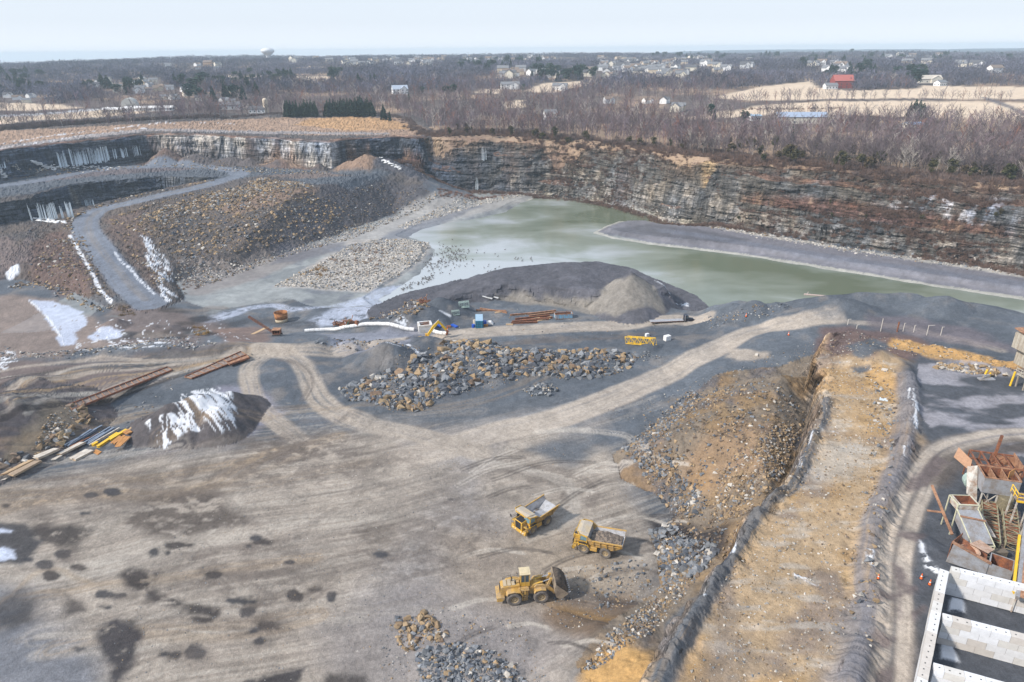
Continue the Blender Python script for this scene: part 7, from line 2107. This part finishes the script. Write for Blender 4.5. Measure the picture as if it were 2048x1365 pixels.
# left inclined chute
p = at(1935, 1018, BW + 4.5)
LC = empty('inclined_chute', (p.x, p.y, BW), math.radians(-4), 'pale grey inclined chute on a tubular frame with an open box at its top', 'chute')
open_box(LC, (.1, 1.1, 4.6), (2.6, 2.2, 1.3), PAINTG, RUST, name='top_box')
m = MB().slab([(-1.4, -.2, 4.4), (1.3, -.2, 4.4), (1.3, -4.9, 2.3), (-1.5, -4.9, 2.3)], -.1); m.slab([(-1.4, -.2, 4.4), (-1.5, -4.9, 2.3), (-1.5, -4.9, 1.0), (-1.4, -.2, 2.6)], .08); m.slab([(1.3, -.2, 4.4), (1.3, -4.9, 2.3), (1.3, -4.9, 1.0), (1.3, -.2, 2.6)], .08); m.build('chute_plate', GALV, LC)
MB().bar((-1.5, -1.2, 4.1), (1.6, -1.9, 3.9), .3, .12).build('rusty_strip', RUSTL, LC)
m = MB()
for x in (-1.5, 1.4):
    for y in (-5.2, -.1, 2.2): m.bar((x, y, 0), (x, y, 2.3 if y < -4 else 5.2), .13)
    m.bar((x, -5.2, 2.2), (x, -.1, 4.5), .12)
for y, z in ((-5.2, .4), (-5.2, 2.2), (2.2, 5.2), (-.1, 5.2)): m.bar((-1.5, y, z), (1.4, y, z), .12)
m.bar((-1.5, -5.2, .4), (0, -5.2, 2.2), .1); m.bar((0, -5.2, 2.2), (1.4, -5.2, .4), .1); m.bar((-1.5, -.1, 5.2), (-1.5, 2.2, 5.2), .12); m.bar((1.4, -.1, 5.2), (1.4, 2.2, 5.2), .12)
m.build('tube_frame', simple('cream_paint', (.60,.58,.42), .6), LC)
MB().slab([(1.5, 1.8, 3.4), (2.9, 1.8, 3.2), (2.9, -3.0, 2.0), (1.5, -3.0, 2.2)], .08).build('walkway', PAINTG, LC)
MB().bar((-1.9, 6.0, 4.2), (-2.4, -2, 1.5), .3, .25).bar((-4.2, 1.9, 2.6), (-2.3, 1.6, 2.6), .3, .15).build('long_rail', RUSTL, LC)
# lattice conveyors lying down
for (a_, b_, w_4, lb) in (((1977, 1008), (1983, 1088), 1.9, 'left one of two lattice conveyors lying below the hopper'), ((2016, 1012), (2026, 1095), 1.8, 'right one of two lattice conveyors lying below the hopper')):
    A, B = at(a_[0], a_[1], BW + .9), at(b_[0], b_[1], BW + .9)
    cv = empty('lattice_conveyor', A, 0, lb, 'conveyor')
    m = MB(); lattice(m, (0, 0, 0), B - A, w_4, 1.0, 11, .07); m.build('lattice', simple('mossy_paint', (.33,.33,.22), .8, .3, 1.5, dirt=(.25,.16,.10)), cv)
    m = MB()
    d = B - A; R = d.to_track_quat('X', 'Z').to_matrix()
    for k in range(26):
        t = (k + .5) / 26
        m.rod(d * t + R @ Vector((0, -w_4 / 2, .35)), d * t + R @ Vector((0, w_4 / 2, .35 + .1 * math.sin(k * 3))), .09, 6)
    m.build('roller', RUST, cv)
    m = MB().bar(R @ Vector((0, w_4 / 2 + .5, -.5)), d + R @ Vector((0, w_4 / 2 + .5, -.5)), .5, .12); m.build('side_plate', DIRTP, cv)
# front trough bin
p = at(1960, 1110, BW + 3)
FB = empty('feed_bin', (p.x + .3, p.y, BW), math.radians(-38), 'grey feed bin with rusty inside right behind the farthest block wall', 'feed bin')
open_box(FB, (2.2, 0, 2.1), (2.6, 2.6, 1.7), GALV, RUST)
m = MB().slab([(-3.6, -1.4, 1.0), (.9, -1.4, 1.2), (.9, -1.4, 3.0), (-3.3, -1.4, 4.2)], .1).build('side_plate', GALV, FB)
m = MB().bar((-3.5, -1.35, 4.25), (1.1, -1.35, 3.05), .5, .14).build('top_flange', RUSTL, FB)
m = MB().slab([(-3.3, -1.2, 1.2), (.8, -1.2, 1.3), (.6, 1.6, 2.2), (-2.6, 1.7, 3.4)], .08).slab([(-3.5, -1.3, 1.5), (-3.5, -1.3, 4.2), (-2.6, 1.7, 4.2), (-2.8, 1.7, 1.8)], .08).build('hopper_plate', RUST, FB)
m = MB().slab([(-1.6, 1.2, 3.2), (.6, .9, 2.9), (1.2, 2.6, 2.6), (-.6, 3.2, 3.0)], .1).lathe([(.7, 0), (1.0, 0), (1.25, 1.3), (1.15, 1.3)], 18, 'Z', (-1.4, .2, 1.6), True).build('crumpled_hood', simple('pinkish_rust', (.50,.36,.28), .85, .2, 1, dirt=(.36,.22,.15)), FB)
legs(FB, (-3.3, 3.2), (-1.3, 1.3), 0, 1.4, simple('cream_leg', (.60,.58,.42), .6), .14)
a = at(1998, 1112, BW + .6); o = MB().box((0, 0, .6), (2.1, .25, 1.2)).box((0, .3, 1.2), (2.3, .8, .08)).build('steel_plate', simple('dull_brown_steel', (.17,.14,.11), .8), None, .02); o.location = a; o.location.z = BW; tag(o, 'dull brown steel plate standing right of the grey feed bin', 'steel plate')
# conveyor gallery with yellow edge at the frame
A, B = at(2055, 1010, BW + 5), at(2038, 1165, BW + 3.2)
CG = empty('conveyor_gallery', (A.x, A.y, BW), math.atan2(B.y - A.y, B.x - A.x), 'tall pale conveyor gallery with yellow painted edge at the right border', 'conveyor gallery')
Lg = math.hypot(B.x - A.x, B.y - A.y)
MB().bar((0, 0, 5), (Lg + 3, 0, 3.0), .4, .5).bar((0, 2.2, 5), (Lg + 3, 2.2, 3.0), .3, .5).build('girder', GALV, CG)
m = MB().slab([(0, .2, 5.2), (Lg + 3, .2, 3.2), (Lg + 3, 2.1, 3.2), (0, 2.1, 5.2)], .08).build('deck', RUSTL, CG)
MB().bar((Lg * .42, -.45, 3.9), (Lg + 2, -.45, 2.8), .3, .4).build('yellow_edge', CLEANY, CG)
m = MB()
for k in range(6):
    t = k / 5; x = (Lg + 2) * t; z = 5 - 2 * t
    m.bar((x, 0, 0), (x, 0, z), .18); m.bar((x, 2.2, 0), (x, 2.2, z), .18)
    if k < 5: m.bar((x, 0, .3), (x + (Lg + 2) / 5, 0, z - .5), .1)
m.build('trestle', PAINTG, CG)
p = at(2040, 985, BW + 6)
YP = empty('access_platform', (p.x, p.y, BW), yaw_p, 'yellow-railed access platform cut by the right border above the conveyor gallery', 'platform')
MB().box((1, 0, 5.2), (3.2, 2.4, .12)).build('deck', DIRTP, YP)
m = MB(); rail(m, [(-.6, -1.2, 5.25), (2.6, -1.2, 5.25)], 1.2, .07); rail(m, [(-.6, -1.2, 5.25), (-.6, 1.2, 5.25)], 1.2, .07); m.bar((-.6, -1.25, 5.2), (2.6, -1.25, 5.2), .1, .3); m.build('handrail', CLEANY, YP)
legs(YP, (-.4, 2.4), (-1, 1), 0, 5.2, PAINTG)
a = at(2012, 1000, BW + 2.5); o = MB().lathe([(.01, 0), (.95, 0), (1.0, .3), (1.0, 2.6), (.9, 2.8), (.01, 2.8)], 20).build('ribbed_drum', simple('olive_rust', (.20,.17,.11), .85, .3, 1), None); o.location = (a.x, a.y, BW + .2); tag(o, 'olive-brown ribbed drum standing between hopper and conveyors', 'drum')

# timber-clad hoist house at the right border
p = Vector(g(2028, 775)); 
TB = empty('hoist_house', (p.x + 4.0, p.y + 3.5, hz(p.x, p.y) - .1), math.radians(6), 'weathered pale timber-clad hoist house on posts at the right border', 'building')
TIM = simple('weathered_timber', (.42,.39,.33), .85, .25, .8, dirt=(.27,.22,.17), stretch=(2.5, 2.5, .3))
MB().box((1.5, 0, 8.3), (7, 5.5, 3.4)).build('upper_wall', TIM, TB); MB().box((2.2, .3, 4.7), (5.6, 4.6, 3.6)).build('lower_wall', TIM, TB)
MB().slab([(-2.3, -3, 10.0), (5.3, -3, 10.0), (5.3, 3, 10.7), (-2.3, 3, 10.7)], .15).build('roof', RUSTL, TB); MB().box((3.2, 1.0, 11.3), (3, 2.5, 1.6)).build('roof_box', RUST, TB)
MB().box((-.3, -3.6, 3.0), (8, 2.6, .2)).build('loading_deck', TIM, TB)
m = MB(); rail(m, [(-4.2, -4.8, 3.1), (3.5, -4.8, 3.1)], 1.1, .07); rail(m, [(-4.2, -4.8, 3.1), (-4.2, -2.3, 3.1)], 1.1, .07); m.build('deck_rail', TIM, TB)
legs(TB, (-3.6, 0, 3.5), (-4.5, -2.6), 0, 3.0, TIM, .25, 'post')
for x in (-.5, 1.4, 3.2): MB().box((x, -2.32, 5.0), (1.1, .08, 1.6)).build('shutter', PAINTG, TB)
m = MB()
for x in np.linspace(-1.95, 4.95, 14): m.box((x, -2.79, 8.3), (.08, .08, 3.3))
m.build('batten', TIM, TB)
for (px, py, h, lb, lean) in ((2020, 772, 3.2, 'thick yellow post in front of the hoist house', .1), (1966, 757, 2.0, 'taller leaning yellow post on the pale slab', .35), (1978, 756, 1.2, 'short yellow post on the pale slab', 0)):
    a = g(px, py); o = MB().rod((0, 0, -.2), (lean * h * .6, 0, h), .2, 10).lathe([(.21, h - .1), (.12, h + .04), (.01, h + .06)], 10, 'Z', (lean * h * .6, 0, 0)).build('bollard', CLEANY); o.location = a; tag(o, lb, 'bollard')
a = g(1972, 760); o = MB().box((0, 0, .2), (3.2, 1.2, .3)).box((.3, .5, .6), (1.2, .4, .8)).bar((-1.5, -.4, .3), (1.3, .8, .9), .15).build('pump_base', GALV, None, .03); o.location = a; tag(o, 'low grey steel base between the two small yellow posts', 'steel base')
# posts on the bench
SP = simple('pale_stake', (.60,.56,.50), .7)
for i, (px, y0, y1, mt, arm) in enumerate([(1695, 640, 650, SP, .8), (1713, 651, 658, SP, .6), (1761, 641, 663, SP, 0), (1794, 647, 664, RUST, 0), (1806, 649, 663, SP, .3), (1827, 653, 665, SP, .3), (1853, 654, 671, SP, 1.6), (1881, 657, 671, SP, .5)]):
    a = g(px, y1); h = (y1 - y0) * math.hypot(a[0], a[1], CAMZ - a[2]) / 1365 / .92
    m = MB().rod((0, 0, -.1), (0, 0, h), .09 if mt is SP else .2, 6)
    if arm: m.rod((0, 0, h * .97), (arm, 0, h), .07, 5)
    o = m.build('stake', mt); o.location = a
    tag(o, ['first pale stake with a side arm at the left end of the bench row', 'short pale stake, second in the bench row', 'tall plain pale stake, third in the bench row', 'thick rusty stake in the bench row', 'pale stake just right of the rusty one', 'pale stake, third from the right end of the bench row', 'pale stake with the longest side arm', 'last pale stake at the right end of the bench row'][i], 'stake')
o = beam((1759, 798), (1776, 801), 1.4, .06, simple('pale_sheet', (.62,.68,.72), .4), 'pale loose sheet lying on the drill bench', 'metal_sheet', 'sheet', flange=False)
beam((1763, 740), (1775, 742), 1.0, .25, WOODW, 'pale flat stone slab beside the ochre heap on the bench', 'stone_slab', 'slab', flange=False)

# ------------------------------------------------------------------ ice on the quarry faces
MICE = simple('blue_white_ice', (.62,.70,.76), .35, .08, .8, spec=.5)
m = MB(); r = random.Random(9)
def ice(x0, x1, top0, top1, bot0, bot1, n, w=(.08, .24), gap=None):
    for k in range(n):
        t = r.random()
        px = x0 + (x1 - x0) * t
        if gap and vn2(np.array([px / gap]), np.array([3.3]), 9)[0] < .42: continue
        pb_ = bot0 + (bot1 - bot0) * t + r.uniform(-2, 2); ptp = top0 + (top1 - top0) * t + min(.9, abs(r.gauss(0, .18)) + .55 * float(vn2(np.array([px / 14]), np.array([1.3]), 19)[0])) * (pb_ - top0)
        ptp = min(ptp, pb_ - 2)
        a = ground(px, pb_)
        R = math.hypot(a[0], a[1]); D3 = math.hypot(R, CAMZ - a[2])
        h = (pb_ - ptp) * D3 / 1365 / .98
        ux, uy = -a[0] / R, -a[1] / R
        b0 = (a[0] + ux * 1.6, a[1] + uy * 1.6, a[2] - .3); b1 = (a[0] + ux * .9 , a[1] + uy * .9, a[2] + h)
        _w = r.uniform(*w); m.rod(b0, b1, _w * .9, 5, _w * .3)
ice(118, 282, 298, 292, 334, 308, 230, gap=7); ice(150, 215, 300, 296, 330, 322, 60)
ice(62, 150, 408, 402, 442, 432, 130, (.07, .2), gap=6); ice(170, 190, 398, 398, 412, 408, 18, (.08, .2)); ice(0, 12, 322, 322, 336, 334, 8)
ice(963, 976, 286, 290, 319, 320, 8, (.08, .2)); ice(951, 957, 352, 352, 378, 378, 5, (.08, .2))
tag(m.build('ice', MICE), kind='stuff')
m = MB()
for (x0, y0, x1, y1, n) in ((62, 322, 112, 340, 60), (60, 436, 130, 446, 70), (100, 332, 220, 336, 60), (762, 318, 800, 338, 40), (0, 342, 14, 356, 20)):
    for k in range(n):
        t = r.random(); px = x0 + (x1 - x0) * t + r.uniform(-3, 3); py = y0 + (y1 - y0) * t + r.uniform(-3, 3)
        a = ground(px, py); m.lathe([(r.uniform(.6, 1.5), -.1), (r.uniform(.3, .6), .25), (.01, .3)], 7, 'Z', a)
tag(m.build('snow_drift', bpy.data.materials['old_snow'] if False else WHITE), kind='stuff')

# ------------------------------------------------------------------ birds on the ice
gb_ = MB()
gb_.lathe([(.01, -.42), (.12, -.3), (.2, -.05), (.19, .12), (.1, .34), (.01, .42)], 8, 'Z')
V_ = [(v[2], v[1], v[0] * .8 + .3) for v in gb_.v]
G1 = MB(); G1.add(V_, gb_.f); G1.rod((.3, 0, .38), (.45, 0, .75), .055, 5, .045); G1.box((.5, 0, .78), (.16, .08, .09)); G1.rod((0, .06, 0), (0, .06, .2), .02, 4); G1.rod((0, -.06, 0), (0, -.06, .2), .02, 4)
goose = G1.build('goose', simple('goose_feathers', (.10,.08,.07), .8, .3, 3))
goose.scale = (.95,) * 3
r = random.Random(4); first = True; cnt = 0
while cnt < 290:
    u = r.random()
    if u < .5: px, py = r.gauss(898, 22), r.gauss(512, 11)
    elif u < .72: px, py = r.gauss(870, 14), r.gauss(532, 9)
    elif u < .9: px, py = r.uniform(800, 870), r.gauss(0, 5) + 578
    elif u < .97: px, py = r.uniform(900, 1010), r.uniform(500, 545)
    else: px, py = r.uniform(1030, 1065), r.uniform(516, 524)
    if .72 <= u < .9: py = 583 - (px - 800) * .45 + r.gauss(0, 4)
    x, y = unproj(px, py, -9.95)
    if hz(x, y) > -9.0: continue
    o = goose if first else goose.copy()
    if not first: COL.objects.link(o)
    first = False; cnt += 1
    o.location = (x, y, max(-10.0, hz(x, y))); o.rotation_euler = (0, 0, r.uniform(0, 6.28))
    tag(o, 'dark goose in the loose flock on the pale ice behind the stockpile', 'goose', 'geese resting on the pond ice')

# ------------------------------------------------------------------ buildings on the plain
HW = [simple('house_wall_' + n, c, .8, .06, .3) for n, c in (('cream', (.72,.67,.57)), ('white', (.80,.80,.80)), ('grey', (.52,.53,.55)), ('tan', (.58,.49,.38)))]
HN = ['cream', 'white', 'grey', 'tan']
HR = [simple('house_roof_' + n, c, .85, .12, .5) for n, c in (('grey', (.20,.205,.22)), ('brown', (.22,.17,.14)), ('dark', (.11,.11,.12)))]
RN_ = ['grey', 'brown', 'dark']
def house_parts(w, d, h, rh, wing=True):
    wl = MB().prism([(-w / 2, -1.5), (-w / 2, h), (w / 2, h), (w / 2, -1.5)], -d / 2, d / 2)
    # gables
    wl.add([(-w / 2, -d / 2, h), (-w / 2, d / 2, h), (-w / 2, 0, h + rh - .1), (-w / 2 + .2, -d / 2, h), (-w / 2 + .2, d / 2, h), (-w / 2 + .2, 0, h + rh - .1)], [(0, 1, 2), (5, 4, 3), (0, 3, 4, 1), (1, 4, 5, 2), (2, 5, 3, 0)])
    wl.add([(w / 2, -d / 2, h), (w / 2, d / 2, h), (w / 2, 0, h + rh - .1), (w / 2 - .2, -d / 2, h), (w / 2 - .2, d / 2, h), (w / 2 - .2, 0, h + rh - .1)], [(0, 2, 1), (5, 3, 4), (0, 1, 4, 3), (1, 2, 5, 4), (2, 0, 3, 5)])
    rf = MB().slab([(-w / 2 - .4, -d / 2 - .5, h - .25), (w / 2 + .4, -d / 2 - .5, h - .25), (w / 2 + .4, 0, h + rh), (-w / 2 - .4, 0, h + rh)], .25).slab([(w / 2 + .4, d / 2 + .5, h - .25), (-w / 2 - .4, d / 2 + .5, h - .25), (-w / 2 - .4, 0, h + rh), (w / 2 + .4, 0, h + rh)], .25)
    if wing:
        x = w * .22; q = w * .22
        wl.prism([(x - q, -1.5), (x - q, h), (x, h + rh * .8), (x + q, h), (x + q, -1.5)], -d / 2 - 2.2, -d / 2 + .1)
        rf.slab([(x - q - .3, -d / 2 - 2.6, h - .2), (x, -d / 2 - 2.6, h + rh * .85), (x, -.2, h + rh * .85), (x - q - .3, -.2, h - .2)], .2).slab([(x, -d / 2 - 2.6, h + rh * .85), (x + q + .3, -d / 2 - 2.6, h - .2), (x + q + .3, -.2, h - .2), (x, -.2, h + rh * .85)], .2)
    rf.box((-w * .3, .6, h + rh * .9), (.9, .9, 1.6))
    wn = MB()
    for z in ((1.3, 4.0) if h > 4.5 else (1.5,)):
        for x in np.linspace(-w / 2 + 1.5, w / 2 - 1.5, 4): wn.box((x, -d / 2 - .05 - (2.2 if wing and abs(x - w * .22) < w * .2 else 0), z), (1.1, .1, 1.3))
        for y in (-d / 4, d / 4):
            wn.box((-w / 2 - .05, y, z), (.1, 1.1, 1.3)); wn.box((w / 2 + .05, y, z), (.1, 1.1, 1.3))
    return wl, rf, wn
HP = []
for k in range(5):
    wl, rf, wn = house_parts(13 + k * .8, 8.5 + (k % 3) * .5, 5.6 if k % 2 else 5.0, 3.0 + .3 * (k % 3), k != 3)
    HP.append((wl, rf, wn))
hm = {}
random.seed(21)
for (gx_, gy_, gz_), (px, py, wd_, wh) in hpos:
    k = random.randrange(5); c = random.choice((0, 0, 1, 1, 1, 2, 3)); ro = random.choice((0, 0, 1, 2))
    e_ = empty('house', (gx_, gy_, gz_), random.choice((0, 0, .4, -.4, 1.4, 3.1, .8)) + math.atan2(-gx_, gy_), None, 'house', None, wd_ / (13 + k * .8))
    tag(e_, '%s-walled house with %s roof %s' % (HN[c], RN_[ro], wh), 'house', '%s-walled houses with %s roofs %s' % (HN[c], RN_[ro], wh))
    for nm, j, mt in (('wall', 0, HW[c]), ('roof', 1, HR[ro])):
        key = (k, j, mt.name)
        if key not in hm:
            o = HP[k][j].build(nm, mt, e_); hm[key] = o.data
        else:
            o = bpy.data.objects.new(nm, hm[key]); COL.objects.link(o); o.parent = e_
def special_house(px, py, w, d, h, rh, wm, rm, rz, label, name='house', cat='house', wing=True, dy=0):
    a = ground(px, py); wl, rf, wn = house_parts(w, d, h, rh, wing)
    e_ = empty(name, (a[0], a[1] + dy, hz(a[0], a[1] + dy)), rz, label, cat)
    wl.build('wall', wm, e_); rf.build('roof', rm, e_); 
    for k_ in range(len(wn.v) // 8):
        q_ = MB(); q_.add(wn.v[k_ * 8:k_ * 8 + 8], [tuple(i - 8 * k_ for i in f) for f in wn.f[k_ * 6:k_ * 6 + 6]]); q_.build('window', GLASS, e_)
    return e_
special_house(800, 188, 17, 10, 5, 4, HW[1], simple('pale_blue_roof_tiles', (.40,.46,.55), .8), .3, 'white house with pale blue roof alone in the central woods')
special_house(1020, 178, 22, 10, 5, 3, HW[1], HR[0], .1, 'wide white house left of the middle field'); special_house(1120, 180, 17, 9, 4.5, 3, HW[1], HR[0], -.2, 'white farmhouse at the right end of the middle field')
RBARN = simple('barn_red', (.26,.06,.05), .8, .25, .8, dirt=(.22,.03,.03)); RROOF = simple('red_barn_roof', (.40,.12,.10), .7, .1, .5)
bn = special_house(1682, 176, 21, 15, 7.5, 6.0, RBARN, RROOF, -.05, 'big red barn with a bright red roof beside the farm field', 'barn', 'barn', False)
special_house(1660, 178, 14, 7, 3.5, 2.5, HW[1], HR[0], .1, 'low white shed left of the red barn', 'farm_shed', 'shed', False); special_house(1540, 176 , 9, 6, 3.5, 2, HW[2], HR[0], .2, 'small grey shed left of the fields near the wood', 'farm_shed', 'shed', False) if False else None
special_house(1855, 166, 28, 11, 4.5, 4.0, HW[0], simple('cream_roof', (.55,.50,.43), .8), .05, 'long cream ranch house on the rise behind the fields')
special_house(1880, 172, 12, 8, 3.5, 2.5, HW[1], HR[0], .4, 'small white outbuilding right of the long cream ranch house', 'farm_shed', 'shed', False)
special_house(1600, 247, 36, 10, 5, 3.0, simple('pale_sheet_wall', (.60,.57,.50), .7), simple('blue_grey_roof', (.33,.40,.52), .6), -.12, 'long pale shed with blue-grey roof just below the stubble field', 'long_shed', 'shed', False)
special_house(1508, 241, 9, 6, 3.5, .8, HW[1], BLUER, .2, 'small white box building left of the long pale shed', 'farm_shed', 'shed', False)
special_house(1826, 256, 12, 6, 2.6, 1.2, HW[0], simple('sky_blue_roof', (.22,.38,.60), .6), 0, 'low building with a sky-blue roof in the trees right of the long shed', 'farm_shed', 'shed', False)
special_house(300, 222, 42, 8, 2.6, 1.5, HW[1], WHITE, .12, 'very long low white shed beside the left field', 'long_shed', 'shed', False); special_house(228, 226, 16, 8, 3, 1.5, HW[0], WHITE, .12, 'low cream shed left of the round-topped barn', 'farm_shed', 'shed', False)
a = ground(262, 219)
RBN = empty('round_barn', (a[0], a[1], a[2] - .5), .3, 'tall pale barn with a rounded roof beside the left field', 'barn')
pr = [(-6.5, -1), (-6.5, 3)] + [(6.5 * math.cos(t), 3 + 7.5 * math.sin(t)) for t in np.linspace(math.pi, 0, 11)] + [(6.5, -1)]
MB().prism(pr, -8, 8).build('wall', simple('barn_pale', (.50,.49,.46), .8), RBN)
MB().box((0, -8.1, 2), (4, .2, 4)).build('door', BLACKM, RBN)
special_house(462, 219, 18, 8, 4, 2.5, HW[2], HR[0], .1, 'grey farm building beside the silo', 'farm_shed', 'shed', False)
a = ground(533, 226)
SL = empty('silo', a, 0, 'slim pale silo standing at the edge of the left woods', 'silo'); MB().lathe([(2.2, -1), (2.2, 11), (1.9, 11.6), (1.0, 12.3), (.01, 12.5)], 18).build('shell', HW[3], SL); 
special_house(516, 226, 14, 8, 3.5, 2.2, HW[1], HR[2], .1, 'low white farm building left of the slim silo', 'farm_shed', 'shed', False)
special_house(1100, 240, 10, 8, 5, 3, HW[1], HR[0], .2, 'white house half hidden by bare trees above the pond', 'house', 'house', False)
special_house(770, 112 + 2, 60, 20, 7, 1.5, HW[1], HR[0], .1, 'long white institutional building on the ridge right of the water tower', 'long_building', 'building', False) if False else None
special_house(600, 117, 55, 16, 8, 3, HW[0], HR[0], .1, 'long pale building on the ridge right of the water tower', 'long_building', 'building', False)
special_house(417, 134, 16, 12, 9, 3, simple('orange_brick', (.50,.33,.22), .8), HR[1], .1, 'orange-tan block on the slope below the water tower', 'brick_building', 'building', False)
# water tower
a = ground(537, 117)
R_t = math.hypot(a[0], a[1]); _a, _b = ray(537, 103); zt = CAMZ + R_t * (-math.sin(PITCH) + _b * math.cos(PITCH)) / math.hypot(_a, math.cos(PITCH) + _b * math.sin(PITCH))
sc_t = R_t * 24 / 1365 / 2 / 1.02
WT = empty('water_tower', a, 0, 'pale mushroom-shaped water tower on the left skyline', 'water tower')
hh2 = zt - a[2]
WTM = simple('tower_paint', (.66,.68,.70), .6, .05, .2)
MB().lathe([(sc_t * .42, -1), (sc_t * .30, hh2 * .3), (sc_t * .30, hh2 - sc_t * .55)], 20).build('pedestal', WTM, WT, 0, True)
MB().lathe([(sc_t * .30, hh2 - sc_t * .6), (sc_t * .8, hh2 - sc_t * .25), (sc_t, hh2), (sc_t * .97, hh2 + sc_t * .16), (sc_t * .75, hh2 + sc_t * .36), (sc_t * .35, hh2 + sc_t * .46), (.01, hh2 + sc_t * .49)], 28).build('bowl', WTM, WT, 0, True)
MB().rod((0, 0, hh2 + sc_t * .45), (0, 0, hh2 + sc_t * .75), .5, 6).build('vent', WTM, WT)
# field track poles
for i, (px, py) in enumerate([(1983, 176), (1992, 175), (2043, 172), (100 * 0 + 1988 - 35, 178)]):
    a = ground(px, py); e_ = empty('utility_pole', a, .4 * i, 'thin wooden utility pole behind the right end of the stubble fields', 'utility pole', 'utility poles behind the stubble fields')
    MB().rod((0, 0, -.5), (0, 0, 11), .22, 6).build('pole', MBARK, e_); MB().bar((-1.3, 0, 10.2), (1.3, 0, 10.2), .18).build('crossarm', MBARK, e_)

# ------------------------------------------------------------------ haze
hb_ = MB().box((0, 4000, -40), (15000, 8400, 278))
me = bpy.data.meshes.new('haze'); me.from_pydata(hb_.v, [], hb_.f)
hm_ = bpy.data.materials.new('haze'); hm_.use_nodes = True
for n in list(hm_.node_tree.nodes):
    if n.type == 'BSDF_PRINCIPLED': hm_.node_tree.nodes.remove(n)
pv = hm_.node_tree.nodes.new('ShaderNodeVolumePrincipled')
pv.inputs['Color'].default_value = (.72, .88, 1.0, 1)
pv.inputs['Density'].default_value = 0.00015
pv.inputs['Anisotropy'].default_value = 0.0
hm_.node_tree.links.new(pv.outputs[0], hm_.node_tree.nodes['Material Output'].inputs['Volume'])
me.materials.append(hm_)
o = bpy.data.objects.new('haze', me); COL.objects.link(o); tag(o, kind='stuff')
